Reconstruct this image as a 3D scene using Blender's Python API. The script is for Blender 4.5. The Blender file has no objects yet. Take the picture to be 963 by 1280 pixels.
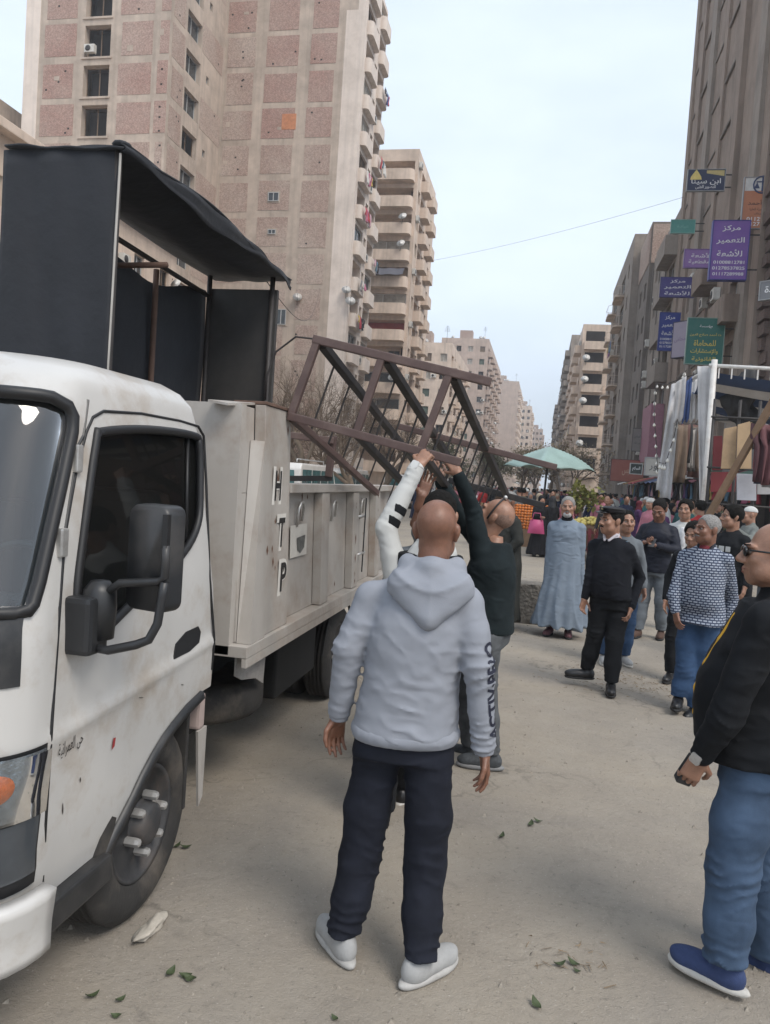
import bpy, bmesh, math, random
import numpy as np
from mathutils import Vector, Matrix
R = math.radians
SC = bpy.context.scene
COL = SC.collection

# ------------------------------------------------------------------ camera
CAM_H = 1.8
F, CX, CY = 960.0, 481.5, 640.0           # the photograph's focal length and centre, in its own pixels
YAW, PIT, ROL = R(11.3), R(2.55), R(3.8)
fw = np.array([-math.sin(YAW)*math.cos(PIT), math.cos(YAW)*math.cos(PIT), -math.sin(PIT)])
r0 = np.array([math.cos(YAW), math.sin(YAW), 0.0]); u0 = np.cross(r0, fw)
rt = r0*math.cos(ROL)+u0*math.sin(ROL); up = -r0*math.sin(ROL)+u0*math.cos(ROL)
CP = np.array([0, 0, CAM_H])
cd = bpy.data.cameras.new('camera'); cam = bpy.data.objects.new('camera', cd); COL.objects.link(cam)
cd.sensor_fit = 'VERTICAL'; cd.sensor_height = 36.0; cd.lens = F/1280*36.0
cd.clip_start = 0.05; cd.clip_end = 5000
cam.matrix_world = Matrix(((rt[0], up[0], -fw[0], 0), (rt[1], up[1], -fw[1], 0), (rt[2], up[2], -fw[2], CAM_H), (0, 0, 0, 1)))
SC.camera = cam

def ray(x, y): return fw+rt*((x-CX)/F)-up*((y-CY)/F)
def onZ(x, y, z=0.0):
    d = ray(x, y); return CP+d*((z-CAM_H)/d[2])
def onX(x, y, X):
    d = ray(x, y); return CP+d*(X/d[0])
def onY(x, y, Y):
    d = ray(x, y); return CP+d*(Y/d[1])

# ------------------------------------------------------------------ sky, sun, exposure
SUN_EL, SUN_AZ = R(52), R(128)             # azimuth clockwise from +Y (down the street): sun to the right, behind the camera
W = bpy.data.worlds.new('World'); SC.world = W; W.use_nodes = True
nt = W.node_tree; nt.nodes.clear()
o_ = nt.nodes.new('ShaderNodeOutputWorld'); bg = nt.nodes.new('ShaderNodeBackground')
sky = nt.nodes.new('ShaderNodeTexSky'); sky.sky_type = 'NISHITA'; sky.sun_disc = False
sky.sun_elevation = SUN_EL; sky.sun_rotation = SUN_AZ; sky.air_density = 1.0; sky.dust_density = 3.5; sky.ozone_density = 1.6
tc = nt.nodes.new('ShaderNodeTexCoord'); mp = nt.nodes.new('ShaderNodeMapping'); mp.inputs['Scale'].default_value = (1.0, 1.0, 2.6)
nz = nt.nodes.new('ShaderNodeTexNoise'); nz.inputs['Scale'].default_value = 2.3; nz.inputs['Detail'].default_value = 7; nz.inputs['Roughness'].default_value = 0.52
rp = nt.nodes.new('ShaderNodeMapRange'); rp.inputs['From Min'].default_value = 0.34; rp.inputs['From Max'].default_value = 0.66
rp.inputs['To Min'].default_value = 0.66; rp.inputs['To Max'].default_value = 0.90
mx = nt.nodes.new('ShaderNodeMix'); mx.data_type = 'RGBA'; mx.inputs[7].default_value = (6.35, 7.15, 8.15, 1)
nt.links.new(tc.outputs['Generated'], mp.inputs[0]); nt.links.new(mp.outputs[0], nz.inputs['Vector'])
nt.links.new(nz.outputs['Fac'], rp.inputs['Value']); nt.links.new(rp.outputs[0], mx.inputs[0])
nt.links.new(sky.outputs[0], mx.inputs[6]); nt.links.new(mx.outputs[2], bg.inputs[0])
bg.inputs[1].default_value = 0.10
nt.links.new(bg.outputs[0], o_.inputs[0])
sl = bpy.data.lights.new('sun', 'SUN'); sl.energy = 1.3; sl.angle = R(26); sl.color = (1, 0.94, 0.86)
sun = bpy.data.objects.new('sun', sl); COL.objects.link(sun)
sd = Vector((math.sin(SUN_AZ)*math.cos(SUN_EL), math.cos(SUN_AZ)*math.cos(SUN_EL), math.sin(SUN_EL)))
sun.rotation_euler = sd.to_track_quat('Z', 'Y').to_euler(); sun.location = (20, -20, 60)
SC.view_settings.view_transform = 'Standard'; SC.view_settings.look = 'None'
SC.view_settings.gamma = 1; SC.view_settings.use_curve_mapping = False
SC.view_settings.exposure = 0.74
SC.cycles.max_bounces = 5; SC.cycles.diffuse_bounces = 3; SC.cycles.glossy_bounces = 2; SC.cycles.transmission_bounces = 3; SC.cycles.transparent_max_bounces = 6

# ------------------------------------------------------------------ helpers: objects
rnd = random.Random(7)
def link(o, parent=None):
    COL.objects.link(o)
    if parent is not None: o.parent = parent
    return o
def tag(o, label=None, cat=None, group=None, kind=None):
    if label: o['label'] = label
    if cat: o['category'] = cat
    if group: o['group'] = group
    if kind: o['kind'] = kind
    return o
def empty(name, loc=(0, 0, 0), rz=0.0, label=None, cat=None, group=None, parent=None):
    o = bpy.data.objects.new(name, None); o.empty_display_size = 0.2
    o.location = loc; o.rotation_euler = (0, 0, rz); link(o, parent); return tag(o, label, cat, group)
def clone(o, parent=None, loc=None, rz=None, scale=None, mats=None):
    c = o.copy(); link(c, parent)
    if loc is not None: c.location = loc
    if rz is not None: c.rotation_euler = (0, 0, rz)
    if scale is not None: c.scale = scale if hasattr(scale, '__len__') else (scale,)*3
    for ch in list(o.children):
        k = clone(ch, c)
        k.matrix_parent_inverse = ch.matrix_parent_inverse.copy()
    return c
class MB:
    """collects shapes; build() links them as one mesh object"""
    def __init__(s): s.v = []; s.f = []; s.sm = []
    def add(s, vs, fs, smooth=False):
        b = len(s.v); s.v += [tuple(map(float, v)) for v in vs]
        for f in fs: s.f.append(tuple(b+i for i in f)); s.sm.append(smooth)
        return s
    def quad(s, a, b, c, d): return s.add([a, b, c, d], [(0, 1, 2, 3)])
    def box(s, x0, x1, y0, y1, z0, z1):
        if x0 > x1: x0, x1 = x1, x0
        if y0 > y1: y0, y1 = y1, y0
        if z0 > z1: z0, z1 = z1, z0
        vs = [(x0, y0, z0), (x1, y0, z0), (x1, y1, z0), (x0, y1, z0), (x0, y0, z1), (x1, y0, z1), (x1, y1, z1), (x0, y1, z1)]
        return s.add(vs, [(0, 3, 2, 1), (4, 5, 6, 7), (0, 1, 5, 4), (1, 2, 6, 5), (2, 3, 7, 6), (3, 0, 4, 7)])
    def bar(s, a, b, w, h, upv=(0, 0, 1)):
        a = Vector(a); b = Vector(b); d = (b-a).normalized(); u = Vector(upv)
        if abs(d.dot(u)) > 0.98: u = Vector((0, 1, 0))
        x = d.cross(u).normalized(); y = x.cross(d).normalized(); x = x*(w/2); y = y*(h/2)
        vs = [a-x-y, a+x-y, a+x+y, a-x+y, b-x-y, b+x-y, b+x+y, b-x+y]
        return s.add(vs, [(0, 1, 2, 3), (7, 6, 5, 4), (1, 0, 4, 5), (2, 1, 5, 6), (3, 2, 6, 7), (0, 3, 7, 4)])
    def tube(s, pts, r, n=8, cap=True, closed=False):
        P = [Vector(p) for p in pts]; m = len(P)
        rr = r if hasattr(r, '__len__') else [r]*m
        vs = []; fs = []; pu = None
        for i in range(m):
            if closed: d = (P[(i+1) % m]-P[i-1])
            else: d = (P[min(i+1, m-1)]-P[max(i-1, 0)])
            d.normalize()
            if pu is None:
                pu = Vector((0, 0, 1)) if abs(d.z) < 0.9 else Vector((1, 0, 0))
            x = d.cross(pu).normalized(); pu = x.cross(d).normalized()
            for k in range(n):
                a = 2*math.pi*k/n; vs.append(P[i]+(x*math.cos(a)+pu*math.sin(a))*rr[i])
        for i in range(m if closed else m-1):
            j = (i+1) % m
            for k in range(n):
                fs.append((i*n+k, i*n+(k+1) % n, j*n+(k+1) % n, j*n+k))
        if cap and not closed: fs.append(tuple(range(n-1, -1, -1))); fs.append(tuple((m-1)*n+k for k in range(n)))
        return s.add(vs, fs, n > 5)
    def lathe(s, prof, c=(0, 0, 0), axis='Z', n=24, smooth=True):
        """prof: (radius, height) list"""
        vs = []; fs = []; m = len(prof)
        for (r, h) in prof:
            for k in range(n):
                a = 2*math.pi*k/n; x, y = r*math.cos(a), r*math.sin(a)
                if axis == 'Z': p = (c[0]+x, c[1]+y, c[2]+h)
                elif axis == 'X': p = (c[0]+h, c[1]+x, c[2]+y)
                else: p = (c[0]+y, c[1]+h, c[2]+x)
                vs.append(p)
        for i in range(m-1):
            for k in range(n): fs.append((i*n+k, i*n+(k+1) % n, (i+1)*n+(k+1) % n, (i+1)*n+k))
        fs.append(tuple(range(n-1, -1, -1))); fs.append(tuple((m-1)*n+k for k in range(n)))
        return s.add(vs, fs, smooth)
    def prism(s, poly, fn0, fn1):
        """poly of 2d points, fn maps (a,b) to 3d on each cap"""
        n = len(poly); vs = [fn0(*p) for p in poly]+[fn1(*p) for p in poly]
        fs = [tuple(range(n)), tuple(range(2*n-1, n-1, -1))]+[(i, n+i, n+(i+1) % n, (i+1) % n) for i in range(n)]
        return s.add(vs, fs)
    def grid(s, fn, nu, nv, smooth=True):
        vs = [fn(i/nu, j/nv) for j in range(nv+1) for i in range(nu+1)]
        fs = [(j*(nu+1)+i, j*(nu+1)+i+1, (j+1)*(nu+1)+i+1, (j+1)*(nu+1)+i) for j in range(nv) for i in range(nu)]
        return s.add(vs, fs, smooth)
    def sphere(s, c, r, nu=12, nv=8):
        rx, ry, rz = r if hasattr(r, '__len__') else (r,)*3
        vs = [(c[0], c[1], c[2]+rz)]
        for j in range(1, nv):
            t = math.pi*j/nv
            for i in range(nu):
                a = 2*math.pi*i/nu; vs.append((c[0]+rx*math.sin(t)*math.cos(a), c[1]+ry*math.sin(t)*math.sin(a), c[2]+rz*math.cos(t)))
        vs.append((c[0], c[1], c[2]-rz)); e = len(vs)-1; fs = []
        for i in range(nu): fs.append((0, 1+i, 1+(i+1) % nu)); fs.append((e, 1+(nv-2)*nu+(i+1) % nu, 1+(nv-2)*nu+i))
        for j in range(nv-2):
            for i in range(nu): fs.append((1+j*nu+i, 1+(j+1)*nu+i, 1+(j+1)*nu+(i+1) % nu, 1+j*nu+(i+1) % nu))
        return s.add(vs, fs, True)
    def mesh(s, name):
        me = bpy.data.meshes.new(name); me.from_pydata(s.v, [], s.f)
        me.polygons.foreach_set('use_smooth', s.sm); me.update(); return me
    def build(s, name, mat=None, parent=None, fix=False, bevel=0, loc=None):
        me = s.mesh(name)
        if fix or bevel:
            b = bmesh.new(); b.from_mesh(me)
            if fix: bmesh.ops.recalc_face_normals(b, faces=b.faces)
            if bevel: bmesh.ops.bevel(b, geom=list(b.edges), offset=bevel, segments=2, affect='EDGES', profile=0.6)
            b.to_mesh(me); b.free()
        o = bpy.data.objects.new(name, me); link(o, parent)
        if mat is not None: me.materials.append(mat)
        if loc is not None: o.location = loc
        return o
def obj_from(name, me, mat=None, parent=None):
    o = bpy.data.objects.new(name, me); link(o, parent)
    if mat is not None and not me.materials: me.materials.append(mat)
    return o

# ------------------------------------------------------------------ helpers: materials
MATS = {}
def lerp(a, b, t): return tuple(a[i]*(1-t)+b[i]*t for i in range(3))
def mat(name, col, rough=0.7, var=0.25, scale=3.0, bump=0.0, bscale=60.0, dirt=None, dirt_amt=0.0, dscale=1.2, metal=0.0,
        streak=0.0, coat=0.0, spec=0.5, sheen=0.0, bdist=0.01, alpha=1.0, trans=0.0):
    """weathered procedural surface: base colour, mottling, dirt patches, vertical streaks and fine relief"""
    if name in MATS: return MATS[name]
    m = bpy.data.materials.new(name); m.use_nodes = True; MATS[name] = m
    n = m.node_tree; L = n.links; b = n.nodes['Principled BSDF']; b.inputs['Roughness'].default_value = rough
    b.inputs['Metallic'].default_value = metal; b.inputs['Coat Weight'].default_value = coat
    b.inputs['Specular IOR Level'].default_value = spec; b.inputs['Sheen Weight'].default_value = sheen
    if trans: b.inputs['Transmission Weight'].default_value = trans
    tc = n.nodes.new('ShaderNodeTexCoord')
    nz = n.nodes.new('ShaderNodeTexNoise'); nz.inputs['Scale'].default_value = scale; nz.inputs['Detail'].default_value = 6; nz.inputs['Roughness'].default_value = 0.62
    L.new(tc.outputs['Object'], nz.inputs['Vector'])
    cr = n.nodes.new('ShaderNodeValToRGB'); e = cr.color_ramp.elements
    e[0].position = 0.3; e[1].position = 0.7
    e[0].color = (*[c*(1-var) for c in col], 1); e[1].color = (*[min(1, c*(1+var*0.8)) for c in col], 1)
    L.new(nz.outputs['Fac'], cr.inputs[0]); out = cr.outputs[0]
    if dirt_amt > 0:
        n2 = n.nodes.new('ShaderNodeTexNoise'); n2.inputs['Scale'].default_value = dscale; n2.inputs['Detail'].default_value = 8; n2.inputs['Roughness'].default_value = 0.7
        L.new(tc.outputs['Object'], n2.inputs['Vector'])
        r2 = n.nodes.new('ShaderNodeMapRange'); r2.inputs['From Min'].default_value = 0.48; r2.inputs['From Max'].default_value = 0.72; r2.inputs['To Max'].default_value = dirt_amt
        L.new(n2.outputs['Fac'], r2.inputs['Value'])
        mx = n.nodes.new('ShaderNodeMix'); mx.data_type = 'RGBA'; L.new(r2.outputs[0], mx.inputs[0]); L.new(out, mx.inputs[6])
        mx.inputs[7].default_value = (*(dirt or (0.1, 0.085, 0.07)), 1); out = mx.outputs[2]
    if streak > 0:
        mp = n.nodes.new('ShaderNodeMapping'); mp.inputs['Scale'].default_value = (2.2, 2.2, 0.07); L.new(tc.outputs['Object'], mp.inputs[0])
        n3 = n.nodes.new('ShaderNodeTexNoise'); n3.inputs['Scale'].default_value = 1.4; n3.inputs['Detail'].default_value = 5; L.new(mp.outputs[0], n3.inputs['Vector'])
        r3 = n.nodes.new('ShaderNodeMapRange'); r3.inputs['From Min'].default_value = 0.47; r3.inputs['From Max'].default_value = 0.75; r3.inputs['To Max'].default_value = streak
        L.new(n3.outputs['Fac'], r3.inputs['Value'])
        m3 = n.nodes.new('ShaderNodeMix'); m3.data_type = 'RGBA'; L.new(r3.outputs[0], m3.inputs[0]); L.new(out, m3.inputs[6])
        m3.inputs[7].default_value = (*[c*0.45 for c in col], 1); out = m3.outputs[2]
    L.new(out, b.inputs['Base Color'])
    if bump > 0:
        n4 = n.nodes.new('ShaderNodeTexNoise'); n4.inputs['Scale'].default_value = bscale; n4.inputs['Detail'].default_value = 5
        L.new(tc.outputs['Object'], n4.inputs['Vector'])
        bp = n.nodes.new('ShaderNodeBump'); bp.inputs['Strength'].default_value = bump; bp.inputs['Distance'].default_value = bdist
        L.new(n4.outputs['Fac'], bp.inputs['Height']); L.new(bp.outputs[0], b.inputs['Normal'])
    return m
def glass_mat(name, col, rough=0.05, dusty=0.15):
    if name in MATS: return MATS[name]
    m = mat(name, col, rough=rough, var=0.35, scale=1.5, spec=0.9); return m
def see_through(name, tint=(0.75, 0.85, 0.85), refl=0.12, film=0.06, fres=1.0):
    """thin pane: mostly clear, with a mirror share from the Fresnel term and a film of dust"""
    if name in MATS: return MATS[name]
    m = bpy.data.materials.new(name); m.use_nodes = True; MATS[name] = m; n = m.node_tree; n.nodes.clear(); L = n.links
    o = n.nodes.new('ShaderNodeOutputMaterial'); t = n.nodes.new('ShaderNodeBsdfTransparent'); t.inputs[0].default_value = (*tint, 1)
    g = n.nodes.new('ShaderNodeBsdfGlossy'); g.inputs['Roughness'].default_value = 0.03; g.inputs[0].default_value = (1, 1, 1, 1)
    lw = n.nodes.new('ShaderNodeFresnel'); lw.inputs[0].default_value = 1.5
    ad = n.nodes.new('ShaderNodeMath'); ad.operation = 'ADD'; ad.inputs[1].default_value = refl; ad.use_clamp = True
    fm_ = n.nodes.new('ShaderNodeMath'); fm_.operation = 'MULTIPLY'; fm_.inputs[1].default_value = fres; L.new(lw.outputs[0], fm_.inputs[0]); L.new(fm_.outputs[0], ad.inputs[0]); ms = n.nodes.new('ShaderNodeMixShader'); L.new(ad.outputs[0], ms.inputs[0]); L.new(t.outputs[0], ms.inputs[1]); L.new(g.outputs[0], ms.inputs[2])
    df = n.nodes.new('ShaderNodeBsdfDiffuse'); df.inputs[0].default_value = (0.5, 0.48, 0.44, 1)
    m2 = n.nodes.new('ShaderNodeMixShader'); m2.inputs[0].default_value = film; L.new(ms.outputs[0], m2.inputs[1]); L.new(df.outputs[0], m2.inputs[2])
    L.new(m2.outputs[0], o.inputs[0]); return m
def brick_mat(name, c1, c2, mortar, wash=(0.5, 0.44, 0.37), wash_amt=0.55):
    if name in MATS: return MATS[name]
    m = bpy.data.materials.new(name); m.use_nodes = True; MATS[name] = m; n = m.node_tree; L = n.links; b = n.nodes['Principled BSDF']
    b.inputs['Roughness'].default_value = 0.92
    tc = n.nodes.new('ShaderNodeTexCoord'); sx = n.nodes.new('ShaderNodeSeparateXYZ'); L.new(tc.outputs['Object'], sx.inputs[0])
    ad = n.nodes.new('ShaderNodeMath'); L.new(sx.outputs[0], ad.inputs[0]); L.new(sx.outputs[1], ad.inputs[1])
    cb = n.nodes.new('ShaderNodeCombineXYZ'); L.new(ad.outputs[0], cb.inputs[0]); L.new(sx.outputs[2], cb.inputs[1])
    br = n.nodes.new('ShaderNodeTexBrick'); br.inputs['Scale'].default_value = 1.0; br.inputs['Brick Width'].default_value = 0.25; br.inputs['Row Height'].default_value = 0.085
    br.inputs['Mortar Size'].default_value = 0.012; br.inputs['Color1'].default_value = (*c1, 1); br.inputs['Color2'].default_value = (*c2, 1); br.inputs['Mortar'].default_value = (*mortar, 1)
    br.inputs['Bias'].default_value = 0.1
    L.new(cb.outputs[0], br.inputs['Vector'])
    nz = n.nodes.new('ShaderNodeTexNoise'); nz.inputs['Scale'].default_value = 0.22; nz.inputs['Detail'].default_value = 8; nz.inputs['Roughness'].default_value = 0.6
    L.new(tc.outputs['Object'], nz.inputs['Vector'])
    r2 = n.nodes.new('ShaderNodeMapRange'); r2.inputs['From Min'].default_value = 0.38; r2.inputs['From Max'].default_value = 0.65; r2.inputs['To Min'].default_value = 0.1; r2.inputs['To Max'].default_value = wash_amt
    L.new(nz.outputs['Fac'], r2.inputs['Value'])
    mx = n.nodes.new('ShaderNodeMix'); mx.data_type = 'RGBA'; L.new(r2.outputs[0], mx.inputs[0]); L.new(br.outputs['Color'], mx.inputs[6]); mx.inputs[7].default_value = (*wash, 1)
    n5 = n.nodes.new('ShaderNodeTexNoise'); n5.inputs['Scale'].default_value = 9; n5.inputs['Detail'].default_value = 3; L.new(tc.outputs['Object'], n5.inputs['Vector'])
    r5 = n.nodes.new('ShaderNodeMapRange'); r5.inputs['From Min'].default_value = 0.3; r5.inputs['From Max'].default_value = 0.7; r5.inputs['To Min'].default_value = 0.72; r5.inputs['To Max'].default_value = 1.18
    L.new(n5.outputs['Fac'], r5.inputs['Value'])
    ml = n.nodes.new('ShaderNodeMix'); ml.data_type = 'RGBA'; ml.blend_type = 'MULTIPLY'; ml.inputs[0].default_value = 1; L.new(mx.outputs[2], ml.inputs[6]); L.new(r5.outputs[0], ml.inputs[7])
    L.new(ml.outputs[2], b.inputs['Base Color'])
    bp = n.nodes.new('ShaderNodeBump'); bp.inputs['Strength'].default_value = 0.5; bp.inputs['Distance'].default_value = 0.02; L.new(br.outputs['Fac'], bp.inputs['Height']); bp.invert = True
    L.new(bp.outputs[0], b.inputs['Normal']); return m

# ------------------------------------------------------------------ helpers: lettering
AR = {'ا': 'FE8D 0', 'أ': 'FE83 0', 'إ': 'FE87 0', 'آ': 'FE81 0', 'ب': 'FE8F 1', 'ة': 'FE93 0', 'ت': 'FE95 1', 'ث': 'FE99 1', 'ج': 'FE9D 1', 'ح': 'FEA1 1', 'خ': 'FEA5 1',
      'د': 'FEA9 0', 'ذ': 'FEAB 0', 'ر': 'FEAD 0', 'ز': 'FEAF 0', 'س': 'FEB1 1', 'ش': 'FEB5 1', 'ص': 'FEB9 1', 'ض': 'FEBD 1', 'ط': 'FEC1 1', 'ظ': 'FEC5 1', 'ع': 'FEC9 1',
      'غ': 'FECD 1', 'ف': 'FED1 1', 'ق': 'FED5 1', 'ك': 'FED9 1', 'ل': 'FEDD 1', 'م': 'FEE1 1', 'ن': 'FEE5 1', 'ه': 'FEE9 1', 'و': 'FEED 0', 'ى': 'FEEF 0', 'ي': 'FEF1 1'}
LAM = {'ا': 0xFEFB, 'أ': 0xFEF7, 'إ': 0xFEF9}
def arabic(s):
    """joined letter forms in display order"""
    t = []; i = 0
    while i < len(s):
        if s[i] == 'ل' and i+1 < len(s) and s[i+1] in LAM: t.append(('LA', LAM[s[i+1]], 0)); i += 2; continue
        if s[i] in AR: c, d = AR[s[i]].split(); t.append(('L', int(c, 16), int(d)))
        else: t.append(('O', ord(s[i]), 0))
        i += 1
    out = []
    for k, (ty, c, d) in enumerate(t):
        pj = k > 0 and t[k-1][0] == 'L' and t[k-1][2] == 1
        nj = d == 1 and k+1 < len(t) and t[k+1][0] in ('L', 'LA')
        if ty == 'LA': out.append(chr(c+(1 if pj else 0)))
        elif ty == 'L':
            if pj and nj: out.append(chr(c+3))
            elif nj: out.append(chr(c+2))
            elif pj: out.append(chr(c+1))
            else: out.append(chr(c))
        else: out.append(chr(c))
    return ''.join(reversed(out))
def text_mesh(body, size=1.0, bold=0.0, width=None, height=None, depth=0.0):
    """flat lettering centred on 0,0 in its local XY; returns a mesh"""
    cu = bpy.data.curves.new('lettering', 'FONT'); cu.body = body; cu.size = size; cu.offset = bold; cu.extrude = depth; cu.resolution_u = 3
    o = bpy.data.objects.new('lettering', cu)
    tmp = o.to_mesh(); me = tmp.copy(); o.to_mesh_clear()
    bpy.data.objects.remove(o); bpy.data.curves.remove(cu)
    n = len(me.vertices); a = np.zeros(n*3); me.vertices.foreach_get('co', a); a = a.reshape(-1, 3)
    if n:
        lo, hi = a.min(0), a.max(0); a -= (lo+hi)/2
        sx = width/(hi[0]-lo[0]) if width else 1.0
        sy = height/(hi[1]-lo[1]) if height else sx
        if not width: sx = sy
        a[:, 0] *= sx; a[:, 1] *= sy
        me.vertices.foreach_set('co', a.ravel()); me.update()
    return me
def text_on(parent, name, body, m, c, x, y, width=None, height=None, size=1.0, bold=0.0):
    """lettering placed at c with local axes x (reading direction) and y (up)"""
    me = text_mesh(body, size, bold, width, height); me.materials.append(m)
    o = bpy.data.objects.new(name, me); link(o, parent)
    x = Vector(x).normalized(); y = Vector(y).normalized(); z = x.cross(y)
    o.matrix_local = Matrix(((x[0], y[0], z[0], c[0]), (x[1], y[1], z[1], c[1]), (x[2], y[2], z[2], c[2]), (0, 0, 0, 1)))
    return o
# ------------------------------------------------------------------ materials of the place
M = {}
M['plaster_white'] = mat('plaster_white', (0.74, 0.64, 0.56), 0.9, 0.12, 0.5, bump=0.2, bscale=8, dirt=(0.36, 0.29, 0.23), dirt_amt=0.4, dscale=0.35, streak=0.28)
M['plaster_cream'] = mat('plaster_cream', (0.66, 0.53, 0.43), 0.9, 0.14, 0.6, bump=0.2, bscale=8, dirt=(0.3, 0.23, 0.17), dirt_amt=0.42, dscale=0.4, streak=0.35)
M['plaster_pink'] = mat('plaster_pink', (0.50, 0.385, 0.315), 0.9, 0.14, 0.6, bump=0.2, bscale=8, dirt=(0.25, 0.19, 0.15), dirt_amt=0.42, dscale=0.4, streak=0.35)
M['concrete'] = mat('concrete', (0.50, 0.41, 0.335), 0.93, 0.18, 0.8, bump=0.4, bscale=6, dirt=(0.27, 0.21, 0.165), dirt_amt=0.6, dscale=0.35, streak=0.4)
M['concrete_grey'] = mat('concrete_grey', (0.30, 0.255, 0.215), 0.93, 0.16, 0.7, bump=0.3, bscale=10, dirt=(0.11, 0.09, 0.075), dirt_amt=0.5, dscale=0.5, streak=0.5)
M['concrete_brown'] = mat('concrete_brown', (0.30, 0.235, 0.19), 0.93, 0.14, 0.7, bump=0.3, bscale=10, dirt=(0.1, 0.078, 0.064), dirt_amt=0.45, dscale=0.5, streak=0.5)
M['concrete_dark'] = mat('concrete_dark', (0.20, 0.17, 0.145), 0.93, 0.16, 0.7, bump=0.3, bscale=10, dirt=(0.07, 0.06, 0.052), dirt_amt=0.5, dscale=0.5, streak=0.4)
M['brick_red'] = brick_mat('brick_red', (0.40, 0.205, 0.165), (0.33, 0.165, 0.135), (0.42, 0.34, 0.28), wash=(0.47, 0.37, 0.31), wash_amt=0.6)
M['brick_tan'] = brick_mat('brick_tan', (0.40, 0.255, 0.20), (0.34, 0.21, 0.17), (0.43, 0.36, 0.30), wash=(0.5, 0.41, 0.345), wash_amt=0.85)
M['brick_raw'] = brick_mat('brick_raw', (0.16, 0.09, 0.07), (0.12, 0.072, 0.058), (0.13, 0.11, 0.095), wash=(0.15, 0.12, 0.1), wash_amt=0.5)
M['terracotta'] = mat('terracotta', (0.52, 0.22, 0.11), 0.9, 0.2, 4)
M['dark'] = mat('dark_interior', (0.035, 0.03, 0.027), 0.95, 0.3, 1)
M['glass'] = mat('window_glass', (0.045, 0.05, 0.052), 0.12, 0.5, 0.8, spec=0.6)
M['curtain'] = mat('curtain', (0.36, 0.32, 0.27), 0.9, 0.25, 2, streak=0.4)
M['shutter'] = mat('shutter', (0.19, 0.13, 0.085), 0.8, 0.2, 4)
M['shutter_green'] = mat('shutter_green', (0.10, 0.13, 0.10), 0.8, 0.2, 4)
M['alu'] = mat('aluminium', (0.42, 0.42, 0.41), 0.5, 0.1, 5)
M['frame_white'] = mat('frame_white', (0.6, 0.58, 0.54), 0.6, 0.1, 5, dirt=(0.3, 0.27, 0.22), dirt_amt=0.4)
M['iron'] = mat('iron', (0.035, 0.03, 0.028), 0.6, 0.3, 9)
M['rust'] = mat('rust_metal', (0.12, 0.07, 0.05), 0.8, 0.3, 9)
M['red_paint'] = mat('red_wall_paint', (0.36, 0.075, 0.06), 0.8, 0.15, 2)
M['dish'] = mat('dish_white', (0.72, 0.70, 0.66), 0.6, 0.1, 4)
M['ac'] = mat('ac_case', (0.62, 0.60, 0.55), 0.6, 0.08, 4, dirt=(0.25, 0.2, 0.16), dirt_amt=0.5)
def flat(name, col, rough=0.75, var=0.12, sc=5, **k): return mat(name, col, rough, var, sc, **k)

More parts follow.
